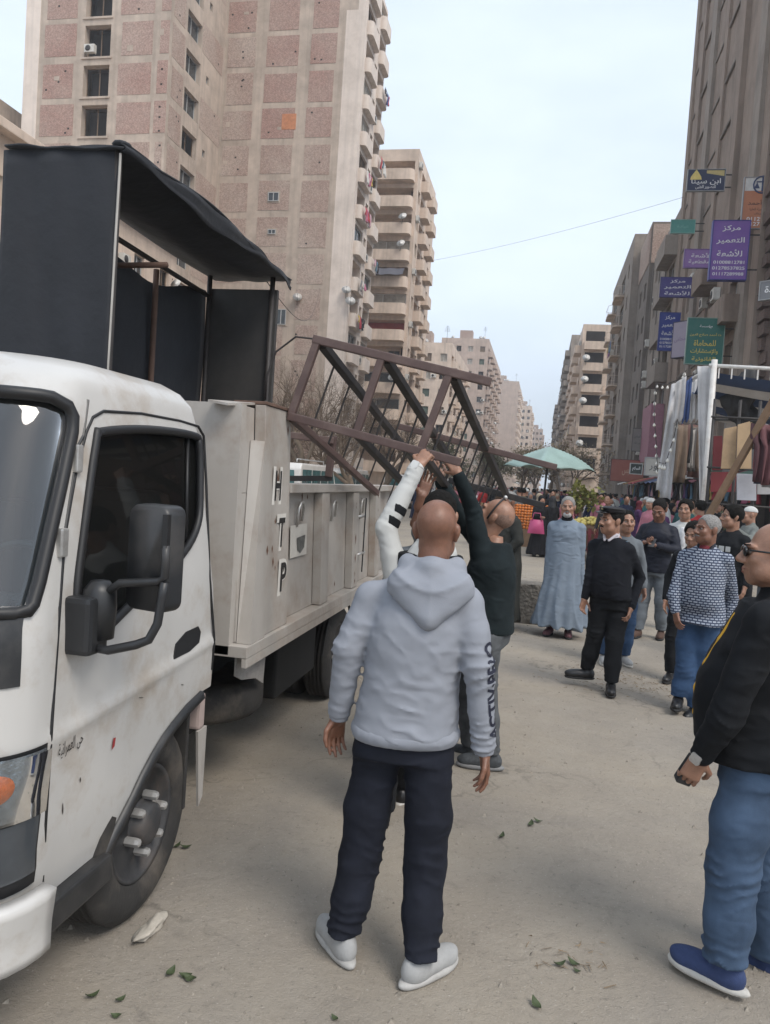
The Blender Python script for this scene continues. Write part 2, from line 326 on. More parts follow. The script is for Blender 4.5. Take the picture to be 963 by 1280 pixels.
# ------------------------------------------------------------------ ground
def ground_mat():
    m = bpy.data.materials.new('dusty_street'); m.use_nodes = True; n = m.node_tree; L = n.links; b = n.nodes['Principled BSDF']
    tc = n.nodes.new('ShaderNodeTexCoord')
    def noise(s, d=8, r=0.6, dist=0.0):
        z = n.nodes.new('ShaderNodeTexNoise'); z.inputs['Scale'].default_value = s; z.inputs['Detail'].default_value = d; z.inputs['Roughness'].default_value = r
        z.inputs['Distortion'].default_value = dist; L.new(tc.outputs['Object'], z.inputs['Vector']); return z.outputs['Fac']
    def rng(v, a, c, t0=0.0, t1=1.0):
        q = n.nodes.new('ShaderNodeMapRange'); q.inputs['From Min'].default_value = a; q.inputs['From Max'].default_value = c; q.inputs['To Min'].default_value = t0; q.inputs['To Max'].default_value = t1
        L.new(v, q.inputs['Value']); return q.outputs[0]
    def mixc(f, a, c):
        q = n.nodes.new('ShaderNodeMix'); q.data_type = 'RGBA'; L.new(f, q.inputs[0])
        if isinstance(a, tuple): q.inputs[6].default_value = (*a, 1)
        else: L.new(a, q.inputs[6])
        if isinstance(c, tuple): q.inputs[7].default_value = (*c, 1)
        else: L.new(c, q.inputs[7])
        return q.outputs[2]
    c = mixc(rng(noise(0.55, 9, 0.66, 0.4), 0.36, 0.66), (0.265, 0.238, 0.206), (0.355, 0.308, 0.245))     # worn asphalt to sand
    c = mixc(rng(noise(2.6, 9, 0.75), 0.45, 0.72, 0, 0.6), c, (0.375, 0.335, 0.28))
    c = mixc(rng(noise(1.7, 10, 0.78, 0.9), 0.57, 0.68, 0, 0.5), c, (0.165, 0.147, 0.127))                  # damp and oily stains
    c = mixc(rng(noise(9, 8, 0.75, 0.3), 0.56, 0.70, 0, 0.5), c, (0.19, 0.17, 0.147))
    c = mixc(rng(noise(34, 5, 0.75), 0.58, 0.68, 0, 0.6), c, (0.14, 0.125, 0.108))
    c = mixc(rng(noise(85, 3, 0.6), 0.62, 0.70, 0, 0.75), c, (0.45, 0.41, 0.36))
    vo = n.nodes.new('ShaderNodeTexVoronoi'); vo.feature = 'DISTANCE_TO_EDGE'; vo.inputs['Scale'].default_value = 0.55
    wz = n.nodes.new('ShaderNodeVectorMath'); wz.operation = 'ADD'; nzc = n.nodes.new('ShaderNodeTexNoise'); nzc.inputs['Scale'].default_value = 2.2; nzc.inputs['Detail'].default_value = 6
    L.new(tc.outputs['Object'], nzc.inputs['Vector']); L.new(tc.outputs['Object'], wz.inputs[0]); L.new(nzc.outputs['Color'], wz.inputs[1]); L.new(wz.outputs[0], vo.inputs['Vector'])
    ck = rng(vo.outputs['Distance'], 0.0, 0.012, 0.55, 0.0)
    cm = n.nodes.new('ShaderNodeMath'); cm.operation = 'MULTIPLY'; L.new(ck, cm.inputs[0]); L.new(rng(noise(0.8, 4, 0.6), 0.48, 0.6), cm.inputs[1]); cm.use_clamp = True
    c = mixc(cm.outputs[0], c, (0.10, 0.09, 0.078))                                                          # broken hairline cracks
    L.new(c, b.inputs['Base Color']); b.inputs['Roughness'].default_value = 0.93; b.inputs['Specular IOR Level'].default_value = 0.25
    ad = n.nodes.new('ShaderNodeMath'); L.new(noise(24, 8, 0.7), ad.inputs[0])
    mu = n.nodes.new('ShaderNodeMath'); mu.operation = 'MULTIPLY'; mu.inputs[1].default_value = 0.45; L.new(noise(160, 3, 0.6), mu.inputs[0]); L.new(mu.outputs[0], ad.inputs[1])
    bp = n.nodes.new('ShaderNodeBump'); bp.inputs['Strength'].default_value = 0.8; bp.inputs['Distance'].default_value = 0.016
    L.new(ad.outputs[0], bp.inputs['Height']); L.new(bp.outputs[0], b.inputs['Normal']); return m
GM = ground_mat()
g = MB(); g.quad((-1500, -300, 0), (1500, -300, 0), (1500, 3000, 0), (-1500, 3000, 0))
tag(g.build('ground', GM), kind='structure')
# the central reservation, a kerbed strip, and the far pavements
M['kerb'] = mat('kerb_stone', (0.34, 0.30, 0.25), 0.9, 0.2, 3, bump=0.3, bscale=30)
g = MB(); g.box(-11.2, -8.9, 14, 240, 0.003, 0.16); tag(g.build('median_strip', M['kerb'], bevel=0.02), kind='structure')
g = MB(); g.box(-17.2, -14.6, 30, 300, 0.003, 0.14); tag(g.build('left_pavement', M['kerb'], bevel=0.02), kind='structure')
g = MB(); g.box(6.4, 9.0, 12, 150, 0.003, 0.14); tag(g.build('right_pavement', M['kerb'], bevel=0.02), kind='structure')

# ------------------------------------------------------------------ building kit
def world_child(o, parent):
    o.matrix_parent_inverse = parent.matrix_basis.inverted(); return o
def wbuild(mb, name, m, parent, **k):
    return world_child(mb.build(name, m, parent, **k), parent)
class Face:
    """one facade: O start point, U unit direction to the right seen from outside"""
    def __init__(s, O, U, width):
        s.O = O; s.U = U; s.W = width; s.N = (U[1], -U[0]); s.holes = []
    def p(s, u, z, d=0.0):            # d: outwards
        return (s.O[0]+s.U[0]*u+s.N[0]*d, s.O[1]+s.U[1]*u+s.N[1]*d, z)
    def mtx(s, u, z, d=0.0):          # local x = along the wall, y = inwards, z = up
        x = (s.U[0], s.U[1], 0); y = (-s.N[0], -s.N[1], 0); c = s.p(u, z, d)
        return Matrix(((x[0], y[0], 0, c[0]), (x[1], y[1], 0, c[1]), (0, 0, 1, c[2]), (0, 0, 0, 1)))
    def wall(s, mb, z0, z1):
        us = sorted({0.0, s.W, *[h[0] for h in s.holes], *[h[1] for h in s.holes]}); zs = sorted({z0, z1, *[h[2] for h in s.holes], *[h[3] for h in s.holes]})
        us = [u for u in us if -1e-6 <= u <= s.W+1e-6]; zs = [z for z in zs if z0-1e-6 <= z <= z1+1e-6]
        for j in range(len(zs)-1):
            run = None; zc = (zs[j]+zs[j+1])/2
            for i in range(len(us)-1):
                uc = (us[i]+us[i+1])/2
                hole = any(h[0] < uc < h[1] and h[2] < zc < h[3] for h in s.holes)
                if not hole and run is None: run = us[i]
                if hole and run is not None: mb.quad(s.p(run, zs[j]), s.p(us[i], zs[j]), s.p(us[i], zs[j+1]), s.p(run, zs[j+1])); run = None
            if run is not None: mb.quad(s.p(run, zs[j]), s.p(us[-1], zs[j]), s.p(us[-1], zs[j+1]), s.p(run, zs[j+1]))
        for (a, b, c, d, dep) in s.holes:
            for (p, q) in (((a, c), (b, c)), ((b, c), (b, d)), ((b, d), (a, d)), ((a, d), (a, c))):
                mb.quad(s.p(p[0], p[1]), s.p(p[0], p[1], -dep), s.p(q[0], q[1], -dep), s.p(q[0], q[1]))
WMESH = {}
def win_mesh(kind, w, h):
    key = (kind, round(w, 2), round(h, 2))
    if key in WMESH: return WMESH[key]
    f = MB(); t = 0.055
    f.box(0, w, 0, 0.06, 0, t); f.box(0, w, 0, 0.06, h-t, h); f.box(0, t, 0.002, 0.058, t, h-t); f.box(w-t, w, 0.002, 0.058, t, h-t)
    if kind in ('glass', 'curtain', 'open'): f.box(w/2-0.035, w/2+0.035, 0.004, 0.056, t, h-t)
    if kind.startswith('shut'):
        f.box(w/2-0.05, w/2+0.05, 0.004, 0.056, t, h-t); k = int((h-2*t)/0.11)
        for i in range(k):
            z = t+i*0.11; f.add([(t, 0.012, z), (w-t, 0.012, z), (w-t, 0.05, z+0.09), (t, 0.05, z+0.09)], [(0, 1, 2, 3)])
    p = MB(); p.quad((t, 0.065, t), (w-t, 0.065, t), (w-t, 0.065, h-t), (t, 0.065, h-t))
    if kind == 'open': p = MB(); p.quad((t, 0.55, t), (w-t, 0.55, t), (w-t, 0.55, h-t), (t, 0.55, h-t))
    WMESH[key] = (f.mesh('window'), p.mesh('pane')); return WMESH[key]
FRM = {'glass': 'alu', 'curtain': 'frame_white', 'open': 'shutter', 'shut': 'shutter', 'shutg': 'shutter_green'}
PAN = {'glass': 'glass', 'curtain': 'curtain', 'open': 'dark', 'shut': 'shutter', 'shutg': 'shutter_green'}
def window(root, fc, u, z, w, h, kind='glass', dep=0.22, sill=True):
    fc.holes.append((u, u+w, z, z+h, dep+0.1))
    fm, pm = win_mesh(kind, w, h)
    o = obj_from('window', fm, M[FRM[kind]], root); o.matrix_parent_inverse = root.matrix_basis.inverted(); o.matrix_basis = fc.mtx(u, z, -dep)
    p = obj_from('pane', pm, M[PAN[kind]], o)
    return o
BMESH = {}
def balcony_mesh(w, d, h, rnd_, rail):
    key = (round(w, 2), round(d, 2), h, rnd_, rail)
    if key in BMESH: return BMESH[key]
    def outline(ins):
        r = max(0.02, rnd_-ins); x0, x1, y1 = ins, w-ins, -d+ins; pts = [(x0, -0.003)]
        for k in range(7): a = math.pi/2*k/6; pts.append((x0+r-r*math.cos(a), y1+r-r*math.sin(a)))
        for k in range(7): a = math.pi/2*k/6; pts.append((x1-r+r*math.sin(a), y1+r-r*math.cos(a)))
        pts.append((x1, -0.003)); return pts
    b = MB(); o = outline(0); i = outline(0.12)
    b.prism(o, lambda x, y: (x, y, -0.16), lambda x, y: (x, y, 0.0))
    if not rail:
        n = len(o)
        for k in range(n-1):
            (x, y), (X, Y) = o[k], o[k+1]; (a, c), (A, C_) = i[k], i[k+1]
            b.quad((x, y, 0.002), (X, Y, 0.002), (X, Y, h), (x, y, h)); b.quad((A, C_, 0.002), (a, c, 0.002), (a, c, h), (A, C_, h)); b.quad((x, y, h), (X, Y, h), (A, C_, h), (a, c, h))
    else:
        i = outline(0.05)
        b.tube([(x, y, h) for x, y in i], 0.025, 5, cap=False); b.tube([(x, y, 0.12) for x, y in i], 0.018, 4, cap=False)
        for k in range(len(i)-1):
            L_ = math.dist(i[k], i[k+1]); m = max(1, int(L_/0.14))
            for q in range(m):
                t = q/m; x = i[k][0]*(1-t)+i[k+1][0]*t; y = i[k][1]*(1-t)+i[k+1][1]*t
                b.add([(x-.01, y, 0), (x+.01, y, 0), (x+.01, y, h), (x-.01, y, h)], [(0, 1, 2, 3)])
    BMESH[key] = b.mesh('balcony'); return BMESH[key]
def balcony(root, fc, u, z, w, d=1.1, h=1.0, r=0.35, rail=False, m='plaster_cream', open_h=2.1, inner=1.1, door=True):
    """opening with a deep recess, its balcony outside and a door inside"""
    if inner > 0:
        fc.holes.append((u+0.1, u+w-0.1, z+0.02, z+open_h, inner))
        q = MB(); q.quad(fc.p(u+0.1, z+0.02, -inner), fc.p(u+w-0.1, z+0.02, -inner), fc.p(u+w-0.1, z+open_h, -inner), fc.p(u+0.1, z+open_h, -inner))
        wbuild(q, 'recess_wall', M[m], root)
        if door:
            dw = min(1.3, w*0.5); fm, pm = win_mesh(rnd.choice(['glass', 'shut', 'open', 'curtain']), dw, 1.95)
            kd = 'glass'
            o = obj_from('balcony_door', fm, M['shutter'], root); o.matrix_parent_inverse = root.matrix_basis.inverted(); o.matrix_basis = fc.mtx(u+rnd.uniform(0.3, max(0.31, w-dw-0.3)), z+0.03, -inner+0.07)
            obj_from('pane', pm, M['glass'], o)
    if inner > 1 and rnd.random() < .3:      # some balconies are glazed or screened in
        kd = rnd.choice(['glass', 'curtain', 'shut']); fm, pm = win_mesh(kd, w-.3, open_h-1.05)
        o = obj_from('balcony_glazing', fm, M[FRM[kd]], root); o.matrix_parent_inverse = root.matrix_basis.inverted(); o.matrix_basis = fc.mtx(u+.15, z+1.0, -.15); obj_from('pane', pm, M[PAN[kd]], o)
    bm_ = balcony_mesh(w, d, h, r, rail)
    o = obj_from('balcony', bm_, M['iron'] if rail == 2 else M[m], root); o.matrix_parent_inverse = root.matrix_basis.inverted(); o.matrix_basis = fc.mtx(u, z, 0.004)
    return o
def ac_mesh():
    if 'ac' in WMESH: return WMESH['ac']
    b = MB(); b.box(0, 0.85, -0.32, 0, 0, 0.58); b.bar((0.05, -0.3, -0.03), (0.05, 0, -0.03), .04, .04); b.bar((0.8, -0.3, -0.03), (0.8, 0, -0.03), .04, .04)
    f = MB(); f.lathe([(0.22, 0), (0.22, -0.015), (0.06, -0.02), (0.0, -0.03)], (0.32, -0.322, 0.29), 'Y', 16)
    WMESH['ac'] = (b.mesh('air_conditioner'), f.mesh('fan_grille')); return WMESH['ac']
def air_con(root, fc, u, z, d=0.05):
    a, f = ac_mesh(); o = obj_from('air_conditioner', a, M['ac'], root); o.matrix_parent_inverse = root.matrix_basis.inverted(); o.matrix_basis = fc.mtx(u, z, d)
    obj_from('fan_grille', f, M['iron'], o)
def dish_mesh():
    if 'dish' in WMESH: return WMESH['dish']
    b = MB(); n = 16; prof = [(0.001, 0), (0.12, 0.008), (0.24, 0.03), (0.36, 0.07), (0.42, 0.1)]
    b.lathe(prof, (0, 0, 0), 'Y', n); arm = MB(); arm.tube([(0, 0.1, -0.4), (0, 0.4, -0.15), (0, 0.45, 0)], 0.012, 5); arm.sphere((0, 0.45, 0.02), 0.04, 6, 5)
    arm.tube([(0, -0.02, 0), (0, -0.15, -0.05), (0, -0.18, -0.75)], 0.022, 6)
    WMESH['dish'] = (b.mesh('satellite_dish'), arm.mesh('dish_arm')); return WMESH['dish']
def dish(root, p, rz=0.0, tilt=0.55, s=1.0):
    a, f = dish_mesh(); o = obj_from('satellite_dish', a, M['dish'], root); o.matrix_parent_inverse = root.matrix_basis.inverted()
    o.location = p; o.rotation_euler = (tilt, 0, rz); o.scale = (s,)*3; k = obj_from('dish_arm', f, M['iron'], o)
class Building:
    def __init__(s, name, label, x0, x1, y0, y1, H, wall, parapet=0.9, group=None):
        s.root = empty(name, ((x0+x1)/2, (y0+y1)/2, 0), 0, label, 'building', group); s.b = (x0, x1, y0, y1); s.H = H; s.wall = wall
        s.S = Face((x0, y0), (1, 0), x1-x0); s.E = Face((x1, y0), (0, 1), y1-y0); s.N_ = Face((x1, y1), (-1, 0), x1-x0); s.W_ = Face((x0, y1), (0, -1), y1-y0); s.par = parapet
    def finish(s):
        x0, x1, y0, y1 = s.b; b = MB(); top = s.H
        for f in (s.S, s.E, s.N_, s.W_): f.wall(b, 0.0, top)
        wbuild(b, 'wall', M[s.wall], s.root)
        r = MB(); t = 0.2; z = top-s.par
        r.quad((x0+.01, y0+.01, z), (x1-.01, y0+.01, z), (x1-.01, y1-.01, z), (x0+.01, y1-.01, z))
        for (a, b_, c, d) in ((x0, x1, y0, y0+t), (x0, x1, y1-t, y1), (x0, x0+t, y0+t, y1-t), (x1-t, x1, y0+t, y1-t)):
            r.quad((a, c, top), (b_, c, top), (b_, d, top), (a, d, top))
        for (a, b_, c, d) in ((x0+t, y0+t, x1-t, y0+t), (x1-t, y0+t, x1-t, y1-t), (x1-t, y1-t, x0+t, y1-t), (x0+t, y1-t, x0+t, y0+t)):
            r.quad((a, b_, z), (c, d, z), (c, d, top), (a, b_, top))
        wbuild(r, 'roof', M[s.wall], s.root); return s
def rect(root, fc, name, u0, u1, z0, z1, d, m, thick=0.06):
    """slab on a facade standing d proud of it"""
    b = MB(); P = [fc.p(u0, z0, d), fc.p(u1, z0, d), fc.p(u1, z1, d), fc.p(u0, z1, d)]; Q = [fc.p(u0, z0, d-thick), fc.p(u1, z0, d-thick), fc.p(u1, z1, d-thick), fc.p(u0, z1, d-thick)]
    b.add(P+Q, [(0, 1, 2, 3), (1, 0, 4, 5), (2, 1, 5, 6), (3, 2, 6, 7), (0, 3, 7, 4)])
    return wbuild(b, name, M[m] if isinstance(m, str) else m, root)
CLOTHC = [(0.45, 0.06, 0.08), (0.06, 0.09, 0.22), (0.6, 0.58, 0.55), (0.5, 0.16, 0.25), (0.03, 0.03, 0.035), (0.12, 0.22, 0.3), (0.55, 0.4, 0.12), (0.2, 0.1, 0.22), (0.3, 0.3, 0.3), (0.55, 0.35, 0.4)]
CLOTHM = [flat('cloth_%d' % i, c, 0.9, 0.2, 3, bump=0.3, bscale=30) for i, c in enumerate(CLOTHC)]
def garment(name, parent, p, dx, w, h, m, kind=0, seed=0, world=True):
    """a hanging piece of cloth with folds: p top-left corner, dx direction along the line"""
    q = random.Random(seed); ph = q.uniform(0, 6); dx = Vector(dx).normalized(); nx = Vector((dx.y, -dx.x, 0)); b = MB()
    def fn(u, v):
        ww = w
        if kind == 1: ww = w*(0.55+0.45*min(1, abs(v-0.0)*0+ (1 if v < 0.3 else 0.0)) if v >= 0.3 else 1.0)      # shirt: sleeves at the top
        if kind == 2: ww = w*(0.75+0.25*v)                                  # dress
        x = w/2+(u-0.5)*ww; dp = 0.05*math.sin(u*9+ph+v*2)*(0.4+v)+0.03*math.sin(v*5+ph)
        return Vector(p)+dx*x+nx*dp+Vector((0, 0, -v*h-0.03*math.sin(u*math.pi)*(1-v)))
    b.grid(fn, 8, 8); o = b.build(name, m, parent)
    if parent is not None: world_child(o, parent)
    s = o.modifiers.new('thickness', 'SOLIDIFY'); s.thickness = 0.012
    return o
def laundry(label, a, b, n, seed, hmax=1.1, cols=None, group=None, cat='laundry'):
    q = random.Random(seed); a = Vector(a); b = Vector(b); d = (b-a); root = empty('laundry_line', tuple(a), 0, label, cat, group)
    t = MB(); t.tube([tuple(a+d*i/6+Vector((0, 0, -0.05*math.sin(math.pi*i/6)))) for i in range(7)], 0.008, 5); wbuild(t, 'line', M['iron'], root)
    L_ = d.length; x = 0.05
    while x < L_-0.3:
        w = q.uniform(0.35, 0.75); h = q.uniform(0.5, 1)*hmax
        garment('garment', root, a+d*(x/L_)+Vector((0, 0, -0.03)), d, min(w, L_-x), h, q.choice(cols or CLOTHM), q.choice([0, 1, 2]), q.random()); x += w+q.uniform(0.02, 0.2)
    return root

# ------------------------------------------------------------------ left side: two tall brick-infill blocks
FH = 3.0
def brick_wall(root, fc, cols, beams, mats, d=0.02, skip=()):
    for j in range(len(beams)-1):
        for i, (a, b) in enumerate(cols):
            if (i, j) in skip: continue
            g_ = lambda k: rnd.uniform(-k, k)
            o = rect(root, fc, 'brick_panel', a+g_(.12), b+g_(.12), beams[j]+0.28+g_(.1), beams[j+1]-0.28+g_(.1), d, mats(i, j), 0.04)
            if rnd.random() < .22: u_ = rnd.uniform(a+.1, b-.7); z_ = rnd.uniform(beams[j]+.4, beams[j+1]-1.0); rect(root, fc, 'mortar_patch', u_, u_+rnd.uniform(.25, .6), z_, z_+rnd.uniform(.2, .5), d+.012, 'concrete', .012)
            for _ in range(rnd.choice([0, 0, 1, 2, 3])): u_ = rnd.uniform(a+.1, b-.3); z_ = rnd.uniform(beams[j]+.4, beams[j+1]-.6); rect(root, fc, 'putlog_shade', u_, u_+.16, z_, z_+.14, d+.006, 'dark', .006)  # dark chips on the brick face, the shade of small holes as colour
# block A: stands in front of B, its window shaft facing the street
A = Building('brick_apartment_block', 'tall brick-infill apartment block with shaft of broken windows beside taller gable', -41.3, -29.2, 53.5, 63.05, 53, 'concrete')
beamsA = [2.3+2.95*i for i in range(18)]
uA = lambda X: X+41.3
for j in range(len(beamsA)-1):
    z = beamsA[j]
    window(A.root, A.S, uA(-36.2), z+0.25, 2.15, 2.3, 'open', 0.5)
    rect(A.root, A.S, 'air_shaft_ledge', uA(-36.4), uA(-33.9), z+0.05, z+0.2, 0.09, 'concrete', 0.12)
    if j % 3 == 1: air_con(A.root, A.S, uA(-36.1), z+0.5, -0.1)
    window(A.root, A.E, 2.6, z+0.35, 2.5, 1.75, rnd.choice(['glass', 'open', 'glass']), 0.35)
    if j % 2 == 0: window(A.root, A.E, 6.2, z+1.2, 0.5, 0.6, 'glass', 0.15)
brick_wall(A.root, A.S, [(uA(-39.6), uA(-37.0)), (uA(-33.2), uA(-30.5)), (uA(-30.1), uA(-29.3))], beamsA, lambda i, j: 'brick_red' if j > 7 else 'brick_tan')
brick_wall(A.root, A.E, [(0.4, 2.3), (5.3, 9.2)], beamsA, lambda i, j: 'brick_tan', 0.015, skip={(1, j) for j in range(0, 17, 2)})
rect(A.root, A.S, 'plaster_strip', 0, 1.25, 0, 52.8, 0.03, 'plaster_white', 0.03)
A.finish()
# block B: blind brick gable, white corner band, curved balconies to the street
B = Building('gable_apartment_block', 'tallest apartment block with blind brick gable and white plastered corner', -29.26, -16.95, 63, 70.8, 44.6, 'plaster_white')
beamsB = [2.4+3.02*i for i in range(15)]
uB = lambda X: X+29.26
rect(B.root, B.S, 'concrete_frame', 0, uB(-18.6), 0, 44.55, 0.012, 'concrete', 0.01)
brick_wall(B.root, B.S, [(uB(-29.0), uB(-26.5)), (uB(-25.4), uB(-22.6)), (uB(-21.5), uB(-19.3))], beamsB, lambda i, j: 'brick_red' if j > 11 or (j > 8 and i != 0) else 'brick_tan', 0.035)
rect(B.root, B.S, 'plaster_band', uB(-18.6), uB(-16.95)-0.002, 0, 40.2, 0.03, 'plaster_white', 0.03)
rect(B.root, B.S, 'plaster_band', uB(-17.6), uB(-16.95)-0.002, 40.2, 44.5, 0.028, 'plaster_white', 0.03)
rect(B.root, B.S, 'concrete_frame', uB(-18.6)+.002, uB(-17.6)-.002, 40.2, 44.5, 0.012, 'concrete', 0.01)
rect(B.root, B.S, 'brick_patch', uB(-23.7), uB(-22.45), 30.6, 31.9, 0.05, 'terracotta', 0.05)
def on_face(fc_u0, x, y, Y): p = onY(x, y, Y); return p[0]-fc_u0, p[2]
for (px_, py_, w, h) in ((343, 246, 0.95, 0.75), (341, 287, 0.7, 0.4), (291, 287, 0.6, 0.4), (352, 400, 0.9, 1.3)):
    u, z = on_face(-29.2, px_, py_+6, 63); fc = B.S
    rect(B.root, fc, 'window_surround', u-w/2-.12, u+w/2+.12, z-.12, z+h+.12, 0.06, 'concrete', 0.06)
    fm, pm = win_mesh('glass', w, h); o = obj_from('window', fm, M['alu'], B.root); o.matrix_parent_inverse = B.root.matrix_basis.inverted(); o.matrix_basis = fc.mtx(u-w/2, z, 0.13); obj_from('pane', pm, M['glass'], o)
for j in range(14):
    z = beamsB[j]+0.1
    balcony(B.root, B.E, 0.7, z, 2.9, 0.5, .98, 0.35, m='plaster_white', inner=2.2, open_h=2.45)
    window(B.root, B.E, 4.0, z+0.95, 0.9, 1.35, rnd.choice(['glass', 'shut', 'curtain']))
    balcony(B.root, B.E, 5.2, z, 2.5, 0.5, .98, 0.35, m='plaster_white', inner=2.2, open_h=2.45)
    if rnd.random() < 0.7: air_con(B.root, B.E, 3.75, z+0.25)
B.finish()
ORD = ['first', 'second', 'third', 'fourth', 'fifth', 'sixth', 'seventh', 'eighth', 'ninth', 'tenth', 'eleventh', 'twelfth']
for (i, j, n) in ((0, 8, 4), (1, 11, 5), (1, 9, 4), (0, 7, 3), (1, 6, 4), (0, 4, 3), (0, 5, 4)):
    y0 = 63.9 if i == 0 else 68.4; z = beamsB[j]+1.0
    laundry('%s washing line on the %s storey balcony of the white cornered block' % (['colourful', 'dark and red'][i], ORD[j]), (-16.2, y0, z), (-16.2, y0+2.3, z), n, 31*i+j, 1.1)
# corrugated shacks and dishes at the foot of the gable
for (x, y, s) in ((433, 363, 1), (438, 377, 1.1), (372, 372, 1), (92, 400, 1)):
    p = onY(x, y, 62.75); dish(B.root, tuple(p), R(200), 0.5, s*.95)

# block C: cream block with wide curved balconies on its side
Cb = Building('balcony_apartment_block', 'cream apartment block with wide curved balconies and red painted bay', -24, -15.6, 84, 97, 37.8, 'plaster_cream')
for j in range(12):
    z = 2.6+2.88*j
    balcony(Cb.root, Cb.S, 2.6, z, 5.5, 1.2, 1.0, 0.5, m='plaster_cream', inner=1.6, open_h=2.25, rail=False)
    if j == 5: rect(Cb.root, Cb.S, 'painted_back_wall', 2.9, 7.8, z+.1, z+2.2, -1.5, 'red_paint', 0.02)
    for k in range(3): window(Cb.root, Cb.E, .9+k*4.6, z+0.9, 1.3, 1.4, rnd.choice(['glass', 'shut', 'curtain', 'open']))
    balcony(Cb.root, Cb.E, 2.6, z, 2.6, 0.9, 1.0, 0.3, m='plaster_cream', inner=0.9); balcony(Cb.root, Cb.E, 7.2, z, 2.6, 0.9, 1.0, 0.3, m='plaster_cream', inner=0.9)
    if j % 2: air_con(Cb.root, Cb.E, 0.1, z+1.6)
    if j in (3, 9, 8): dish(Cb.root, (-16.7, 82.6, z+1.5), R(170), 0.5, 1.1)
Cb.finish()
aw = MB(); aw.grid(lambda u, v: (-21.4+5.2*u, 84-1.1-0.9*v, 24.6-0.9*v+0.05*math.sin(u*20)), 20, 3); o = wbuild(aw, 'awning', flat('awning_stripe', (0.1, 0.1, 0.12)), Cb.root)

# farther blocks on the left
def plain_block(name, label, x0, x1, y0, y1, H, wall, kinds, nS, nE, fh=3.0, balc=True, seed=0, roofbits=True, sides='SE', group=None, rail=0):
    q = random.Random(seed); b = Building(name, label, x0, x1, y0, y1, H, wall, group=group)
    nf = int((H-1.2)/fh)
    for j in range(nf):
        z = H-1.1-fh*(nf-j)+0.1
        if z < 0.1: continue
        for (fc, n) in ((b.S if 'S' in sides else None, nS), (b.E if 'E' in sides else (b.W_ if 'W' in sides else None), nE)):
            if fc is None or n == 0: continue
            pitch = fc.W/n
            for k in range(n):
                u = pitch*k+pitch*0.5
                if balc and (k % 2 == 0) and fc is not b.S: balcony(b.root, fc, u-pitch*0.42, z, pitch*0.84, 1.0, 0.95, 0.2, rail=rail, m=wall, inner=0.9, door=True)
                else: window(b.root, fc, u-0.6, z+0.85, 1.2, 1.35, q.choice(kinds), 0.18)
                if q.random() < 0.16: air_con(b.root, fc, min(fc.W-1, u+0.75), z+1.1)
                if q.random() < 0.07: c = fc.p(u, z+1.3, 0.9); dish(b.root, c, R(q.uniform(150, 210)), 0.5, 1.0)
    if roofbits:
        xm = (x0+x1)/2; t = MB(); t.box(xm-1.6, xm+1.4, y0+2, y0+5, H-0.9, H+2.3); wbuild(t, 'stair_tower', M['brick_tan'] if wall != 'concrete_grey' else M[wall], b.root)
        for k in range(3): dish(b.root, (x0+1+(x1-x0-2)*q.random(), y0+1.2, H+0.4), R(q.uniform(150, 210)), 0.5, 1.1)
        t = MB(); a = (x1-1.2, y0+1.5); t.tube([(a[0], a[1], H-.9), (a[0], a[1], H+3.2)], 0.03, 5)
        for k in range(6): t.bar((a[0]-0.5+.04*k, a[1], H+2.2+0.17*k), (a[0]+0.5-.04*k, a[1], H+2.2+.17*k), .025, .025)
        wbuild(t, 'aerial', M['iron'], b.root)
    b.finish(); return b
KS = ['glass', 'shut', 'curtain', 'open', 'shutg']
plain_block('apartment_block', 'beige apartment block with small square windows behind the lifted frame', -27, -16.3, 130, 160, 25.2, 'plaster_cream', KS, 4, 8, seed=1)
plain_block('apartment_block', 'pinkish block with brick stair tower and long rows of balconies', -26, -14.6, 186, 240, 36.5, 'plaster_pink', KS, 4, 12, seed=2)
plain_block('apartment_block', 'distant pink block with blind side wall and rooftop aerials', -24, -11.0, 300, 345, 42, 'plaster_pink', KS, 0, 12, seed=3)
plain_block('apartment_block', 'farthest pale block at the end of the left row', -14, -6.6, 360, 400, 39, 'plaster_cream', KS, 3, 8, seed=4)
plain_block('apartment_block', 'low rosy block closing the street behind trees', -9, -1.0, 430, 470, 34, 'plaster_pink', KS, 4, 6, seed=5)
# low building seen through the kiosk, and the one beyond the truck's cab
LBX = -25.0; q_ = onX(222, 312, LBX)
lb = plain_block('apartment_block', 'low cream building with deep cornice seen through the open kiosk', -40, LBX, 26, float(q_[1]), float(q_[2]), 'plaster_cream', KS, 5, 7, seed=6, balc=False, roofbits=False)
c_ = MB(); c_.box(-40.4, LBX+.6, 25.4, float(q_[1])+.4, float(q_[2])+.01, float(q_[2])+.45); wbuild(c_, 'cornice', M['plaster_cream'], lb.root, bevel=0.05)
for (x, y) in ((187, 268), (222, 290)): dish(lb.root, tuple(onX(x, y, LBX-.5)), R(190), 0.5, 1.3)
plain_block('apartment_block', 'brown block half hidden behind the black kiosk', -62, -44.6, 50, 62, 30, 'concrete', KS, 6, 2, seed=7, roofbits=False)
# ------------------------------------------------------------------ right side of the street
def west(b): return b.W_                                  # its u runs from the far end (y1) towards the camera
